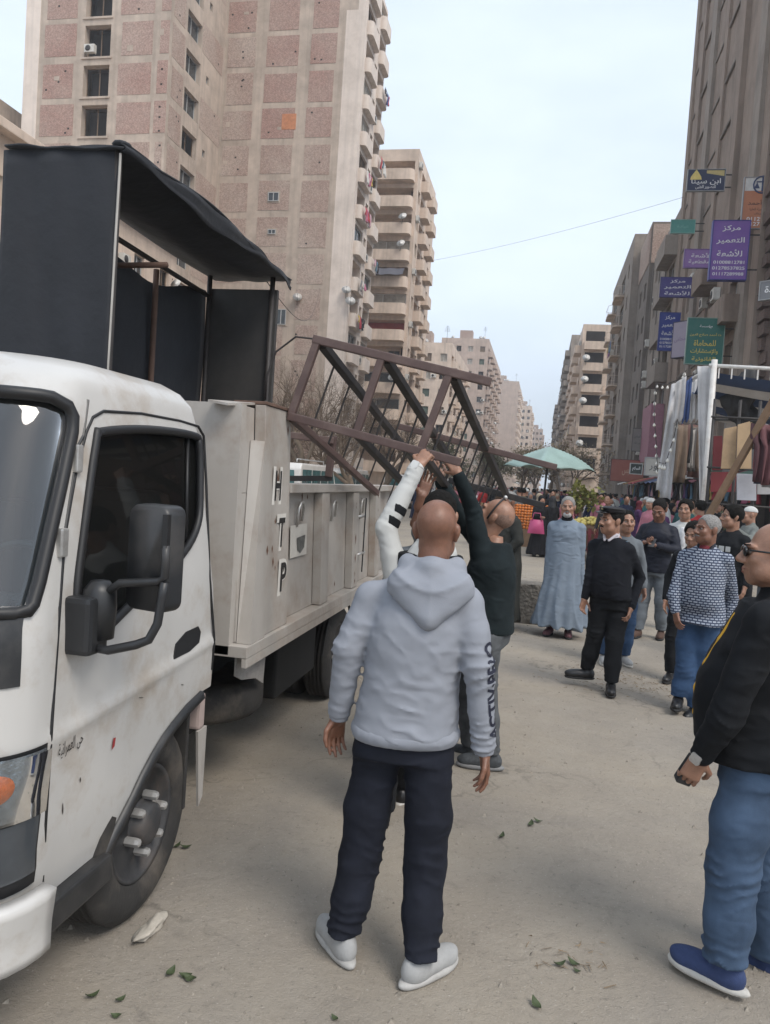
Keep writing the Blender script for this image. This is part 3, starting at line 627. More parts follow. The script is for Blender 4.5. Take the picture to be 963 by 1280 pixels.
# R1: grey-brown tower with vertical pilasters
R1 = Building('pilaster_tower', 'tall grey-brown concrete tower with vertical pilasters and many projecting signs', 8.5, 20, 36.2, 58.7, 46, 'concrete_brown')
f1 = R1.W_; y2u = lambda y: 58.7-y
for (ya, yb, d) in ((58.7, 57.6, 0.14), (55.6, 54.4, 0.17), (51.6, 50.2, 0.2), (47.4, 46.6, 0.15), (43.2, 41.7, 0.26), (38.6, 37.4, 0.2)):
    rect(R1.root, f1, 'pilaster', y2u(ya), y2u(yb), 0.2, 45.9, d, 'concrete_brown' if d != 0.2 else 'concrete_grey', d-0.004)
for (ya, yb, zs, d) in ((57.5, 55.7, 3.05, 0.07), (54.3, 51.7, 3.05, 0.12), (50.1, 47.5, 3.05, 0.07), (46.5, 43.3, 3.05, 0.12)):
    z = 3.6
    while z < 45:
        rect(R1.root, f1, 'floor_band', y2u(ya), y2u(yb), z, z+0.16, d, 'concrete_dark', d-0.003); z += zs
for z in (4.0, 7.1, 10.15, 13.2):
    window(R1.root, f1, y2u(46.2), z+0.3, 2.2, 2.2, rnd.choice(['shut', 'glass', 'open']), 0.3)
    window(R1.root, f1, y2u(41.3), z+0.5, 1.6, 1.9, 'curtain' if z in (7.1,) else 'glass', 0.3)
    window(R1.root, f1, y2u(53.8), z+0.6, 1.7, 1.6, 'glass', 0.3)
for z in (10.2, 13.3): balcony(R1.root, f1, y2u(46.4), z, 2.8, 1.0, 1.0, 0.1, m='concrete_brown', inner=0)
balcony(R1.root, f1, y2u(41.4), 10.2, 3.3, 0.9, 1.1, 0.1, m='concrete_brown', inner=0)
air_con(R1.root, f1, y2u(47.2), 12.6)
for (u, z) in ((12.8, 8.3), (12.9, 5.2), (5.9, 8.0), (9.0, 14.6), (15.9, 12.0), (16.0, 9.2)): air_con(R1.root, f1, u, z, .3)
for u in (8.2, 15.2): b = MB(); p0 = f1.p(u, 0, .12); b.tube([p0, (p0[0], p0[1], 45)], .07, 6); wbuild(b, 'drain_pipe', M['concrete_dark'], R1.root)
R1.finish()
# R0: nearer raw brick building with broken toothed edge
R0 = Building('raw_brick_building', 'unplastered brick building with toothed broken edge nearest the orange sign', 8.9, 20, 22, 36.1, 38, 'brick_raw')
q = random.Random(3)
for k in range(40):
    z = 3.5+k*0.6; d = q.uniform(0.05, 0.4)
    b = MB(); b.box(8.9-d, 9.0, 36.0-q.uniform(0.5, 1.2), 36.05, z, z+q.uniform(0.3, 0.55)); wbuild(b, 'brick_tooth', M['brick_raw'], R0.root)
for z in (4, 7.1, 10.2, 13.3, 16.4, 19.5): window(R0.root, R0.W_, 3.0, z+.5, 1.6, 1.7, 'open', 0.3); window(R0.root, R0.W_, 8.0, z+.5, 1.6, 1.7, 'glass', 0.3)
R0.finish()
# R2, R3: lower grey blocks
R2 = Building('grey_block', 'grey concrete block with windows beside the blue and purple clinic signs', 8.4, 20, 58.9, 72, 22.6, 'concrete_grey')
for j in range(6):
    z = 4.2+3.05*j
    window(R2.root, R2.W_, 1.5, z+.6, 1.6, 1.6, rnd.choice(['curtain', 'shut', 'glass']), .25); window(R2.root, R2.W_, 5.5, z+.6, 1.6, 1.6, rnd.choice(['curtain', 'shut', 'glass']), .25)
    rect(R2.root, R2.W_, 'bay', 8.6, 13.0, z-.2, z+1.2, 0.9, 'concrete_grey', 0.9)
    window(R2.root, R2.W_, 9.6, z+1.25, 2.4, 1.4, rnd.choice(['glass', 'open', 'curtain']), .2)
pk = rect(R2.root, R2.W_, 'painted_panel', 8.3, 13.05, 4.3, 8.5, 0.94, flat('pink_panel', (0.33, 0.16, 0.2)), 0.9)
qc = random.Random(71)
for k in range(9): air_con(R2.root, R2.W_, qc.choice([.4, 3.6, 7.4]), 5+qc.randint(0, 5)*3.05+qc.uniform(0, 1))
for u in (.2, 4.6, 8.3):
    b = MB(); p0 = R2.W_.p(u, 0, .08); b.tube([p0, (p0[0], p0[1], 22)], .06, 6); wbuild(b, 'drain_pipe', M['concrete_dark'], R2.root)
R2.finish()
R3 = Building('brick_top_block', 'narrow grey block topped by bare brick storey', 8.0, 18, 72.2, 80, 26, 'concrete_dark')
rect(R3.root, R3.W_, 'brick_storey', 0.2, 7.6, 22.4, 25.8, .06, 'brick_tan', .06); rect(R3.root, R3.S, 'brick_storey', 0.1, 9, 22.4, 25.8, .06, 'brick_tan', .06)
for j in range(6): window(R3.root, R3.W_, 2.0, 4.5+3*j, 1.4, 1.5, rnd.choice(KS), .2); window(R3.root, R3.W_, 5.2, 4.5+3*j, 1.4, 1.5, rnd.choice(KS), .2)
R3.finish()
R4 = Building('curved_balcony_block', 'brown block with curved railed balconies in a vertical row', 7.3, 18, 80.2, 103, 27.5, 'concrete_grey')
for j in range(7):
    z = 3.9+3.2*j
    balcony(R4.root, R4.W_, 3.0, z, 4.2, 0.95, 1.0, 0.5, rail=True, m='plaster_cream', inner=1.2, open_h=2.3)
    window(R4.root, R4.W_, 9.0, z+.9, 1.3, 1.4, rnd.choice(KS))
    balcony(R4.root, R4.W_, 12.0, z, 4.2, 0.95, 1.0, 0.5, rail=True, m='plaster_cream', inner=1.2, open_h=2.3)
    window(R4.root, R4.W_, 18.6, z+.9, 1.3, 1.4, rnd.choice(KS))
    if j % 2 == 0: air_con(R4.root, R4.W_, 7.8, z+1.3)
R4.finish()
R5 = plain_block('apartment_block', 'cream fronted block jutting into the street past curved balconies', 4.4, 18, 117, 150, 26.2, 'plaster_cream', KS, 0, 7, seed=21, sides='W')
for j in range(7):
    z = 4.0+3.1*j; b = R5; rect(R5.root, R5.S, 'recess_shade', 0.5, 3.2, z+1.05, z+2.6, 0.012, 'dark', 0.01); balcony(R5.root, R5.S, 0.3, z, 3.1, 0.9, 1.0, 0.05, m='plaster_cream', inner=0)  # flat dark panel on the wall: shade of a recess put into its colour
    if j in (1, 3, 4, 5): dish(R5.root, (5.1, 116, z+1.6), R(180), .4, 1.3)
plain_block('apartment_block', 'dark slim block behind the cream fronted one on the right', 3.9, 14, 160, 200, 33, 'concrete_grey', KS, 2, 7, seed=22, sides='W')
plain_block('apartment_block', 'small grey block at the far right end of the street', 3.4, 14, 235, 280, 30, 'concrete_grey', KS, 2, 7, seed=23, sides='W')
for (x, y0, z, n, lb_, sd) in ((6.0, 83.2, 17.6, 6, 'mixed washing on the curved balcony line high on brown block', 3), (3.4, 117.2, 11.5, 4, 'purple and white washing on the jutting cream block', 5), (8.2, 76, 14.5, 5, 'blue bedding hung from the narrow grey block', 9)):
    laundry(lb_, (x, y0, z), (x, y0+3.8, z), n, sd, 1.6)

# ------------------------------------------------------------------ signs
def sign_board(label, x0, y0, x1, y1, Y, col, lines, edge=(0.3, 0.3, 0.3), thick=0.14, tcol=(0.75, 0.75, 0.75), yaw=0.0, extras=None, group=None, support=True):
    """projecting board, its corners read off the photograph at distance Y; lines: (text, v centre 0..1 from top, height fraction, width fraction, colour)"""
    if support: Y = float(onX(x1, (y0+y1)/2, 7.85)[1])
    a = onY(x0, y0, Y); b = onY(x1, y1, Y); tl = onY(x0, y1, Y)
    w = b[0]-a[0]; h = abs(a[2]-b[2]) - 0.066*w*0; cz = (a[2]+b[2])/2; h = max(0.3, (onY((x0+x1)/2, y0, Y)[2]-onY((x0+x1)/2, y1, Y)[2])); c = ((a[0]+b[0])/2, Y, (onY((x0+x1)/2, y0, Y)[2]+onY((x0+x1)/2, y1, Y)[2])/2)
    root = empty('sign', c, yaw, label, 'sign', group)
    m = flat('sign_'+label[:18], col, 0.5, 0.1, 2, dirt=lerp(col, (0.2, 0.18, 0.15), 0.6), dirt_amt=0.35, dscale=2)
    bd = MB(); bd.box(-w/2, w/2, 0, thick, -h/2, h/2); bd.build('board', m, root)
    fr = MB(); t = 0.035; me_ = flat('sign_edge_%d%d%d' % tuple(int(c*99) for c in edge), edge, 0.5)
    fr.box(-w/2-t, w/2+t, -0.02, thick+.02, h/2, h/2+t); fr.box(-w/2-t, w/2+t, -0.02, thick+.02, -h/2-t, -h/2); fr.box(-w/2-t, -w/2, -0.02, thick+.02, -h/2, h/2); fr.box(w/2, w/2+t, -0.02, thick+.02, -h/2, h/2)
    fr.build('frame', me_, root)
    for (s, v, hf, wf, tc_) in lines:
        tm = flat('letters_%d_%d_%d' % tuple(int(c*99) for c in tc_), tc_, 0.5, 0.05)
        body = arabic(s) if any(ch in AR for ch in s) else s
        text_on(root, 'lettering', body, tm, (0, -0.006, h/2-v*h), (1, 0, 0), (0, 0, 1), width=w*wf, height=h*hf, bold=0.012)
    if extras: extras(root, w, h)
    if support:
        s_ = MB(); end = 8.45-c[0]
        for zz in (-h*0.3, h*0.3): s_ = MB(); s_.bar((w/2-.05, thick+.03, zz), (max(end, w/2+.2), thick+.03, zz), .05, .05); s_.build('bracket', M['iron'], root)
    return root
WHT = (0.78, 0.77, 0.76); YEL = (0.7, 0.55, 0.12)
def logo_dome(root, w, h):
    b = MB(); pts = [(-.5, 0), (-.44, .3), (-.2, .7), (0, 1), (.2, .7), (.44, .3), (.5, 0)]
    b.prism(pts, lambda x, y: (-w*.28+x*.55, -.012, h*.02+y*.5), lambda x, y: (-w*.28+x*.55, -.004, h*.02+y*.5)); b.build('emblem', flat('emblem_gold', (0.75, .6, .2)), root, fix=True)
    b = MB(); b.quad((0, -.008, h*.32), (w*.48, -.008, h*.18), (w*.48, -.008, h*.46), (0, -.008, h*.46)); b.build('gold_band', flat('gold_band', (.55, .45, .2)), root)
sign_board('navy medical sign with gold dome emblem high on the tower', 861, 212, 905, 238, 50, (0.03, 0.04, 0.09), [('ابن سينا', .58, .32, .8, WHT), ('للتصوير الطبى', .84, .2, .55, WHT)], extras=logo_dome)
def scales(root, w, h):
    b = MB(); b.quad((-w/2+.02, -.006, h*.24), (w/2, -.006, h*.24), (w/2, -.006, h/2-.01), (-w/2+.02, -.006, h/2-.01)); b.build('white_band', flat('sign_white', (.62, .6, .57)), root)
    b = MB(); b.tube([(-w*.12+.36*math.cos(a*math.pi/8), -.014, h*.36+.36*math.sin(a*math.pi/8)) for a in range(16)], .035, 5, closed=True); b.bar((-w*.12, -.014, h*.36-.3), (-w*.12, -.014, h*.36+.32), .06, .02, (0, 1, 0))
    b.bar((-w*.12-.25, -.014, h*.36+.12), (-w*.12+.25, -.014, h*.36+.12), .05, .02, (0, 1, 0))
    for s in (-1, 1): b.prism([(s*.22-.12, -.16), (s*.22+.12, -.16), (s*.22, .1)], lambda x, y: (-w*.12+x, -.02, h*.36+y), lambda x, y: (-w*.12+x, -.008, h*.36+y))
    b.build('emblem', flat('emblem_navy', (.06, .08, .16)), root, fix=True)
sign_board('orange lawyer sign with scales emblem on the raw brick building', 932, 222, 985, 285, 36.4, (0.52, 0.21, 0.11), [('أ/ دياب أحمد', .5, .12, .8, (.1, .06, .05)), ('بالنقض - الدستورية العليا', .63, .07, .7, (.12, .07, .05)), ('محام بالاستئناف', .72, .06, .5, (.12, .07, .05)), ('01129710068', .82, .08, .8, WHT), ('01275017506', .92, .08, .8, WHT)], extras=scales, support=False)
sign_board('small plain teal sign jutting out past the tower edge', 840, 275, 868, 291, 52, (0.09, 0.30, 0.26), [('عيادة', .5, .3, .5, (.2, .42, .38))], edge=(.25, .4, .36))
sign_board('large purple radiology sign with white words and phone numbers', 893, 276, 932, 349, 41, (0.20, 0.10, 0.36), [('مركز', .13, .11, .5, WHT), ('التعمير', .34, .12, .78, WHT), ('للأشعة', .55, .12, .7, WHT), ('01008812781', .71, .055, .86, WHT), ('01278537825', .81, .055, .9, WHT), ('01117289988', .91, .055, .86, WHT)], edge=(0.05, 0.05, 0.25), thick=0.3)
sign_board('lilac scan centre sign tucked behind the large purple one', 857, 312, 897, 334, 47.5, (0.27, 0.15, 0.38), [('الأشعة', .32, .26, .62, WHT), ('المقطعية', .7, .28, .75, WHT)], edge=(.2, .12, .3))
sign_board('wide violet radiology sign with three lines of white words', 827, 347, 867, 371, 53.5, (0.075, 0.06, 0.22), [('مركز', .2, .2, .45, WHT), ('التعمير', .5, .22, .8, WHT), ('للأشعة', .8, .22, .75, WHT)], edge=(.06, .05, .16))
sign_board('tall royal blue radiology sign with phone numbers', 826, 391, 847, 438, 58.5, (0.035, 0.055, 0.27), [('مركز', .13, .12, .5, WHT), ('التعمير', .33, .13, .78, WHT), ('للأشعة', .53, .13, .75, WHT), ('01008812781', .7, .06, .85, WHT), ('01278537825', .8, .06, .85, WHT), ('01117289988', .9, .06, .85, WHT)], edge=(.04, .05, .2))
sign_board('green law office sign with yellow words above the tent', 861, 398, 902, 455, 40.0, (0.04, 0.17, 0.14), [('مؤسسة', .18, .08, .35, WHT), ('د/ أحمد صلاح الدين', .36, .09, .85, YEL), ('للمحاماة', .54, .13, .6, YEL), ('والإستشارات', .73, .13, .75, YEL), ('القانونية', .9, .12, .65, YEL)], edge=(.25, .35, .3))
sign_board('slanted pale lilac board wedged beside the green law sign', 840, 402, 863, 446, 43, (0.33, 0.29, 0.36), [('المحامى', .5, .16, .8, (.2, .15, .25))], edge=(.05, .05, .08), yaw=R(-48), thick=.5)
sign_board('weathered grey notice board on the dark block wall', 792, 536, 808, 564, 33, (0.21, 0.20, 0.18), [('مكتب المحامى', .35, .16, .8, (.08, .08, .08)), ('سعيد عبد الله', .65, .14, .75, (.08, .08, .08))], edge=(.06, .05, .05))
sign_board('red and pink shop fascia with small dark nameplate', 765, 575, 806, 602, 34, (0.34, 0.12, 0.09), [('ملابس', .5, .45, .35, (.55, .4, .3))], edge=(.1, .05, .05), thick=.5)
sign_board('small black nameplate in front of the red fascia', 789, 580, 802, 592, 33.6, (0.03, 0.04, 0.035), [('السلام', .5, .5, .7, WHT)], edge=(.4, .4, .38), thick=.1, support=False)
sign_board('pale blue banner hanging near the street trees', 728, 554, 739, 580, 62, (0.34, 0.37, 0.42), [('عيادة', .3, .2, .7, (.1, .12, .3)), ('الأسنان', .6, .2, .7, (.1, .12, .3))], edge=(.3, .3, .33))
sign_board('white shop sign with bold black letters under the tent', 897, 500, 928, 524, 20.3, (0.55, 0.53, 0.5), [('هلال', .5, .62, .8, (.03, .03, .03))], edge=(.1, .1, .1), yaw=R(-20), support=False)
sign_board('dark grey clinic board on the brick wall past the orange sign', 950, 350, 990, 372, 27, (0.18, 0.18, 0.19), [('عيادة', .5, .5, .7, WHT)], yaw=R(-40), support=False)
sign_board('grey-white shop sign with faded script below the curtain', 840, 570, 866, 596, 26, (0.36, 0.35, 0.33), [('الحرية', .35, .3, .8, (.2, .2, .2)), ('للملابس', .72, .2, .7, (.2, .2, .2))], support=False)
sign_board('cream shop sign with dark script beside the red fascia', 808, 573, 836, 594, 28.5, (0.42, 0.40, 0.36), [('النور', .5, .5, .7, (.12, .12, .12))], support=False)

# ------------------------------------------------------------------ shop row at street level on the right
def shop_row():
    q = random.Random(11)
    y = 24.0; i = 0
    names = ['brown', 'red', 'grey', 'green', 'ochre', 'blue', 'maroon', 'white', 'black', 'tan']
    cols = [(.16, .10, .07), (.3, .05, .05), (.2, .19, .18), (.07, .14, .1), (.36, .24, .1), (.07, .1, .2), (.16, .04, .05), (.5, .48, .45), (.03, .03, .03), (.3, .23, .17)]
    while y < 100 and i < 10:
        w = q.uniform(3.4, 5.2); x = 7.9 if y > 35 else 8.3
        r = empty('shop_front', (x, y+w/2, 0.14), 0, '%s shop front with open doorway and goods along the pavement' % names[i], 'shop')
        m = flat('shop_'+names[i], cols[i], .7, .2, 2)
        for ya in (y, y+w-.3): b = MB(); b.box(x, x+.45, ya, ya+.3, .14, 3.1); wbuild(b, 'pier', M['concrete_dark'], r)
        b = MB(); b.box(x-.12, x+.4, y, y+w, 3.1, 3.9); wbuild(b, 'fascia', m, r)
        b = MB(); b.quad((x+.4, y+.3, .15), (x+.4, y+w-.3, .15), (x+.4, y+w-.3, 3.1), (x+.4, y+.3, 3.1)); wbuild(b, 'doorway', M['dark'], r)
        b = MB(); b.grid(lambda u, v: (x-.1-1.5*v, y+w*u, 3.05-.5*v+.05*math.sin(u*14)), 14, 4); wbuild(b, 'awning', flat('shop_awn_'+names[(i*3) % 10], cols[(i*3) % 10], .9, .2, 2), r)
        for k in range(4):
            garment('hanging_garment', r, (x-.9+.1*q.random(), y+.4+k*(w-1)/4, 2.5), (0, 1, 0), .5, q.uniform(.7, 1.1), q.choice(CLOTHM), q.choice([1, 2]), q.random())
        y += w+.05; i += 1
shop_row()

# ------------------------------------------------------------------ market tent with drapes, pole, boards and bulbs
TY = 17.0
tp = onY(893, 457, TY); tb = onY(883, 640, TY)
px_ = tp[0]; pz = tp[2]
M['tentblue'] = flat('tent_blue', (0.035, 0.06, 0.13), .85, .2, 2, bump=.4, bscale=9); M['tentwhite'] = flat('tent_white', (0.5, 0.49, 0.49), .85, .15, 2, bump=.4, bscale=9, dirt=(.2, .18, .16), dirt_amt=.5)
M['polewhite'] = flat('pole_white', (0.62, 0.6, 0.57), .5, .1, 4, dirt=(.3, .22, .16), dirt_amt=.5, dscale=5)
tent = empty('market_tent', (px_+2, TY+2, 0), 0, 'market tent with white poles and blue and white striped roof cloth', 'tent')
b = MB(); b.tube([(px_, TY, 0), (px_+.02, TY, pz/2), (px_, TY, pz+.12)], .06, 10); wbuild(b, 'pole', M['polewhite'], tent)
b = MB(); b.tube([(px_+5, TY, 0), (px_+5, TY, pz)], .05, 8); wbuild(b, 'pole', M['polewhite'], tent)
rp_ = onY(846, 480, TY+4); b = MB(); b.tube([(rp_[0], TY+4, 0), (rp_[0], TY+4, pz-.1)], .05, 8); wbuild(b, 'pole', M['polewhite'], tent)
b = MB(); b.tube([(px_-.1, TY, pz), (px_+1.5, TY, pz-.03), (px_+5, TY, pz)], .04, 8); wbuild(b, 'ridge_rail', M['polewhite'], tent)
b = MB(); b.tube([(px_, TY, pz), ((px_+rp_[0])/2, TY+2, pz+.02), (rp_[0], TY+4.0, pz-.05)], .035, 8); wbuild(b, 'ridge_rail', M['polewhite'], tent)
for k in range(6):     # stripes of roof cloth
    def fn(u, v, k=k): t = (k+v)/6; x = px_+(rp_[0]-px_)*(1-u)*t+u*5; return (x, TY+.1+4*t, pz-.12-.5*math.sin(math.pi*u)*(.4+.6*t)-.15*math.sin(v*math.pi)-.25*t)
    b = MB(); b.grid(fn, 18, 4); wbuild(b, 'roof_cloth', M['tentblue'] if k % 2 == 0 else M['tentwhite'], tent)
for k in range(17): # fringe of clips along the front rail
    b = MB(); x = px_+.25*k+.1; b.box(x-.012, x+.012, TY-.02, TY+.01, pz-.26, pz-.05); wbuild(b, 'fringe_clip', M['polewhite'], tent)
def drape(label, pts_top, pts_bot, m, seed, folds=7, name='curtain', cat='curtain', depth=.1, group=None):
    q = random.Random(seed); a, b_ = [Vector(p) for p in pts_top]; c, d = [Vector(p) for p in pts_bot]; ph = q.uniform(0, 6)
    nrm = (b_-a).cross(Vector((0, 0, 1))).normalized()
    def fn(u, v):
        vv = v; top = a.lerp(b_, u); bot = c.lerp(d, u); p = top.lerp(bot, vv)
        f = math.sin(u*folds*2*math.pi+ph+.8*math.sin(v*3+ph))*depth*(.35+.65*v)
        return p+nrm*f+Vector((0, 0, .05*math.sin(u*11+ph)*v))
    bb = MB(); bb.grid(fn, folds*6, 14); o = bb.build(name, m); s = o.modifiers.new('thickness', 'SOLIDIFY'); s.thickness = .01
    return tag(o, label, cat, group)
def T(x, y, Y): return tuple(onY(x, y, Y))
drape('long pale grey curtain tied to the white tent pole', (T(872, 458, 17.2), T(891, 457, 17.1)), (T(875, 632, 17.2), T(885, 632, 17.1)), M['tentwhite'], 1, 2, depth=.035)
drape('pale grey drape swept aside at the tent corner', (T(840, 480, 21), T(853, 477, 21)), (T(820, 612, 20.5), T(838, 628, 20.5)), M['tentwhite'], 2, 2, depth=.05)
for k, (xa, xb, m, lb_) in enumerate(((845, 858, 'tentwhite', 'short white valance panel beside the swept drape'), (857, 866, 'tentblue2', 'short blue valance panel between two white ones'), (865, 876, 'tentwhite', 'short white valance panel beside the long curtain'))):
    if m == 'tentblue2': M[m] = flat('tent_mid_blue', (0.06, 0.1, 0.24), .85, .2, 2)
    drape(lb_, (T(xa, 478, 19), T(xb, 470, 19)), (T(xa-4, 528, 19), T(xb-3, 524, 19)), M[m], 5+k, 2, name='valance', cat='cloth', depth=.04)
# string of bulbs
M['bulb'] = flat('bulb_glass', (0.7, 0.68, 0.62), .2, .05, 5)
def garland(label, P, n, group=None):
    r = empty('string_of_bulbs', P[0], 0, label, 'light string', group); P = [Vector(p) for p in P]; t = MB(); t.tube(P, .01, 5); wbuild(t, 'cord', M['iron'], r)
    for i in range(n):
        f = (i+.5)/n*(len(P)-1); k = int(f); p = P[k].lerp(P[k+1], f-k); b = MB(); b.lathe([(.01, .06), (.018, .04), (.04, 0), (.032, -.035), (.006, -.045)], (p.x, p.y, p.z-.1), 'Z', 8); wbuild(b, 'bulb', M['bulb'], r)
garland('string of white bulbs hanging beside the pale drape', [T(820, 480, 21), T(818, 520, 20.6), T(821, 560, 20.4), T(822, 590, 20.2)], 9)
garland('string of white bulbs across the tent corner post', [T(857, 455, 20), T(852, 500, 19.5), T(843, 545, 19), T(832, 580, 19), T(824, 578, 19)], 11)
garland('string of white bulbs stretched to the grey block', [T(858, 463, 20.5), T(845, 478, 22), T(832, 481, 24), T(819, 479, 26)], 6)
# leaning beam, boards, panels
M['beam'] = flat('timber_beam', (0.2, 0.125, 0.075), .85, .25, 3, bump=.4, bscale=20); M['ply'] = mat('plywood', (0.42, 0.29, 0.17), .8, .15, 1.5, dirt=(.2, .14, .09), dirt_amt=.6, dscale=2)
ba_, bb_ = Vector(T(900, 620, 14.5)), Vector(T(972, 492, 14.0)); ba_ = ba_-(bb_-ba_)*(ba_.z/(bb_.z-ba_.z)); b = MB(); b.bar(ba_, bb_, .12, .1); tag(b.build('leaning_beam', M['beam'], bevel=.01), 'long brown timber beam leaning across the stall', 'beam')
def panel(name, label, pts, thick, m, cat='panel', bev=.008, parts=None):
    A_, B_, C_, D_ = [Vector(p) for p in pts]; n = (B_-A_).cross(D_-A_).normalized()*thick
    bb = MB(); bb.add([A_, B_, C_, D_, A_+n, B_+n, C_+n, D_+n], [(3, 2, 1, 0), (4, 5, 6, 7), (0, 1, 5, 4), (1, 2, 6, 5), (2, 3, 7, 6), (3, 0, 4, 7)])
    return tag(bb.build(name, m, bevel=bev), label, cat)
panel('plywood_sheet', 'tan plywood sheet standing in the stall beside curtain', (T(901, 586, 15.6), T(919, 586, 15.6), T(921, 533, 15.6), T(905, 536, 15.6)), .03, M['ply'])
panel('plywood_sheet', 'tan plywood sheet with white edge behind the beam', (T(920, 586, 15.5), T(939, 586, 15.5), T(940, 526, 15.5), T(922, 531, 15.5)), .03, M['ply'])
panel('white_board', 'white backing board at the stall front below plywood', (T(921, 625, 14.8), T(945, 626, 14.8), T(945, 593, 14.8), T(921, 592, 14.8)), .04, flat('board_white', (.56, .56, .6)))
panel('white_board', 'grey-white board next to hanging clothes rail', (T(946, 618, 14.9), T(966, 618, 14.9), T(966, 594, 14.9), T(946, 594, 14.9)), .04, flat('board_grey', (.45, .45, .46)))
panel('red_cloth_panel', 'deep red cloth panel low behind the tent pole', (T(888, 615, 16.6), T(922, 615, 16.6), T(920, 590, 16.6), T(889, 590, 16.6)), .03, flat('red_cloth', (.19, .03, .035)))
panel('red_cloth_panel', 'dark red cloth panel above and beside plywood sheets', (T(890, 588, 16.4), T(903, 588, 16.4), T(903, 545, 16.4), T(892, 545, 16.4)), .03, flat('red_cloth_dark', (.13, .018, .022)))
# black tarp bundle under the roof
def blob(name, label, c, r, m, cat, amp=.25, seed=0, nu=28, nv=18):
    q = np.random.RandomState(seed); b = MB(); b.sphere((0, 0, 0), 1, nu, nv); V = np.array(b.v); d = np.zeros(len(V))
    for k in range(14):
        w = q.normal(size=3)*q.uniform(1.5, 6); d += np.sin(V@w+q.uniform(0, 6))*amp/(1+.35*np.linalg.norm(w))
    V = V*(1+d)[:, None]*np.array(r)+np.array(c); b.v = [tuple(v) for v in V]; o = b.build(name, m); return tag(o, label, cat)
M['tarp_black'] = flat('tarp_black', (.016, .016, .018), .6, .3, 3, bump=.5, bscale=12)
blob('tarp_bundle', 'black tarp bundle hanging under the tent roof', T(930, 508, 18.5), (.32, .3, .55), M['tarp_black'], 'tarp', .3, 4)
# clothes rail at the right edge
rail = empty('clothes_rail', T(953, 620, 14.2), 0, 'clothes rail hung with dark red and blue garments', 'clothes rail')
a_, b_ = T(938, 527, 14.2), T(990, 520, 14.2); t = MB(); t.tube([a_, b_], .018, 6); t.tube([b_, (b_[0], b_[1], 0)], .02, 6); wbuild(t, 'rail', M['iron'], rail)
q = random.Random(5)
for k in range(9):
    x = a_[0]+(b_[0]-a_[0])*(k+.3)/9.5
    garment('garment', rail, (x, a_[1]-.05+.1*(k % 2), a_[2]-.02), (1, .25, 0), .34, .85+.25*q.random(), flat('rail_cloth_%d' % (k % 4), [(.07, .025, .03), (.025, .03, .06), (.13, .05, .055), (.25, .25, .26)][k % 4]), 1, k)
# hung goods behind the drapes
q = random.Random(8)
for k in range(10):
    x = 846+k*3; Y = 22.0+.1*k; c = [(.17, .12, .085), (.12, .06, .05), (.02, .02, .022), (.32, .3, .28), (.09, .08, .075)][k % 5]
    o = garment('hanging_cloth', None, T(x, 532+q.uniform(-4, 4), Y), (1, .2, 0), .35, q.uniform(.9, 1.6), flat('hung_%d' % (k % 5), c), 2, k)
    tag(o, '%s cloth hung among the goods behind the short valance' % ['tan', 'brick red', 'black', 'off-white', 'dark brown'][k % 5], 'cloth', 'cloths hung behind the valance')

# frames that carry the panels, clothes and hung cloths
sf = empty('stall_frame', T(935, 640, 15.9), 0, 'steel stall frame behind the plywood sheets and white boards', 'frame')
for x in (889, 921, 946, 972):
    p = T(x, 560, 15.95); b = MB(); b.tube([(p[0], p[1], 0), (p[0], p[1], 3.75)], .03, 6); wbuild(b, 'upright', M['iron'], sf)
for (z, y0_, y1_) in ((1.72, 15.9, 15.9), (2.42, 15.9, 15.9), (3.4, 15.9, 15.9)):
    a, c = T(886, 560, 15.9), T(985, 560, 15.9); b = MB(); b.tube([(a[0], 15.9, z), (c[0], 15.9, z)], .022, 6); wbuild(b, 'crossbar', M['iron'], sf)
for x in (923, 944): a = T(x, 592, 15.0); b = MB(); b.tube([(a[0], 15.0, 0), (a[0], 15.0, a[2])], .025, 6); wbuild(b, 'board_leg', M['iron'], sf)
hr_ = empty('hanging_rail', T(860, 640, 22.4), 0, 'long rail on two posts carrying cloths behind the valance', 'rail')
a, c = T(842, 530, 22.0), T(878, 530, 23.0); b = MB(); b.tube([a, c], .02, 6); wbuild(b, 'rail', M['iron'], hr_)
for p in (a, c): b = MB(); b.tube([p, (p[0], p[1], 0)], .025, 6); wbuild(b, 'post', M['iron'], hr_)
a, c = T(836, 479, 19.2), T(892, 460, 18.9); b = MB(); b.tube([a, c], .012, 5); tag(b.build('valance_rope', M['iron']), 'taut rope carrying the short blue and white valance', 'rope')
# ------------------------------------------------------------------ the truck
M['truck_white'] = mat('truck_white', (0.55, 0.535, 0.51), 0.34, 0.07, 1.5, dirt=(0.34, 0.27, 0.2), dirt_amt=0.85, dscale=2.6, coat=0.25, streak=.18)
M['truck_bed'] = mat('truck_bed_paint', (0.41, 0.38, 0.345), 0.5, 0.08, 2, dirt=(0.26, 0.19, 0.14), dirt_amt=0.75, dscale=2.6, streak=0.5, bump=0.15, bscale=10)
M['black_plastic'] = mat('black_plastic', (0.022, 0.023, 0.025), 0.42, 0.2, 6, dirt=(0.1, 0.09, 0.08), dirt_amt=0.4, dscale=3)
M['rubber'] = mat('tyre_rubber', (0.030, 0.028, 0.026), 0.85, 0.25, 8, bump=0.25, bscale=60, dirt=(0.15, 0.125, 0.1), dirt_amt=0.6, dscale=3)
M['gasket'] = mat('gasket', (0.012, 0.012, 0.013), 0.5, 0.1, 5)
M['chassis'] = mat('chassis', (0.007, 0.007, 0.007), 0.8, 0.3, 5)
M['rim'] = mat('wheel_rim', (0.05, 0.05, 0.052), 0.6, 0.3, 8, dirt=(0.14, 0.11, 0.09), dirt_amt=0.6, dscale=6, metal=0.2)
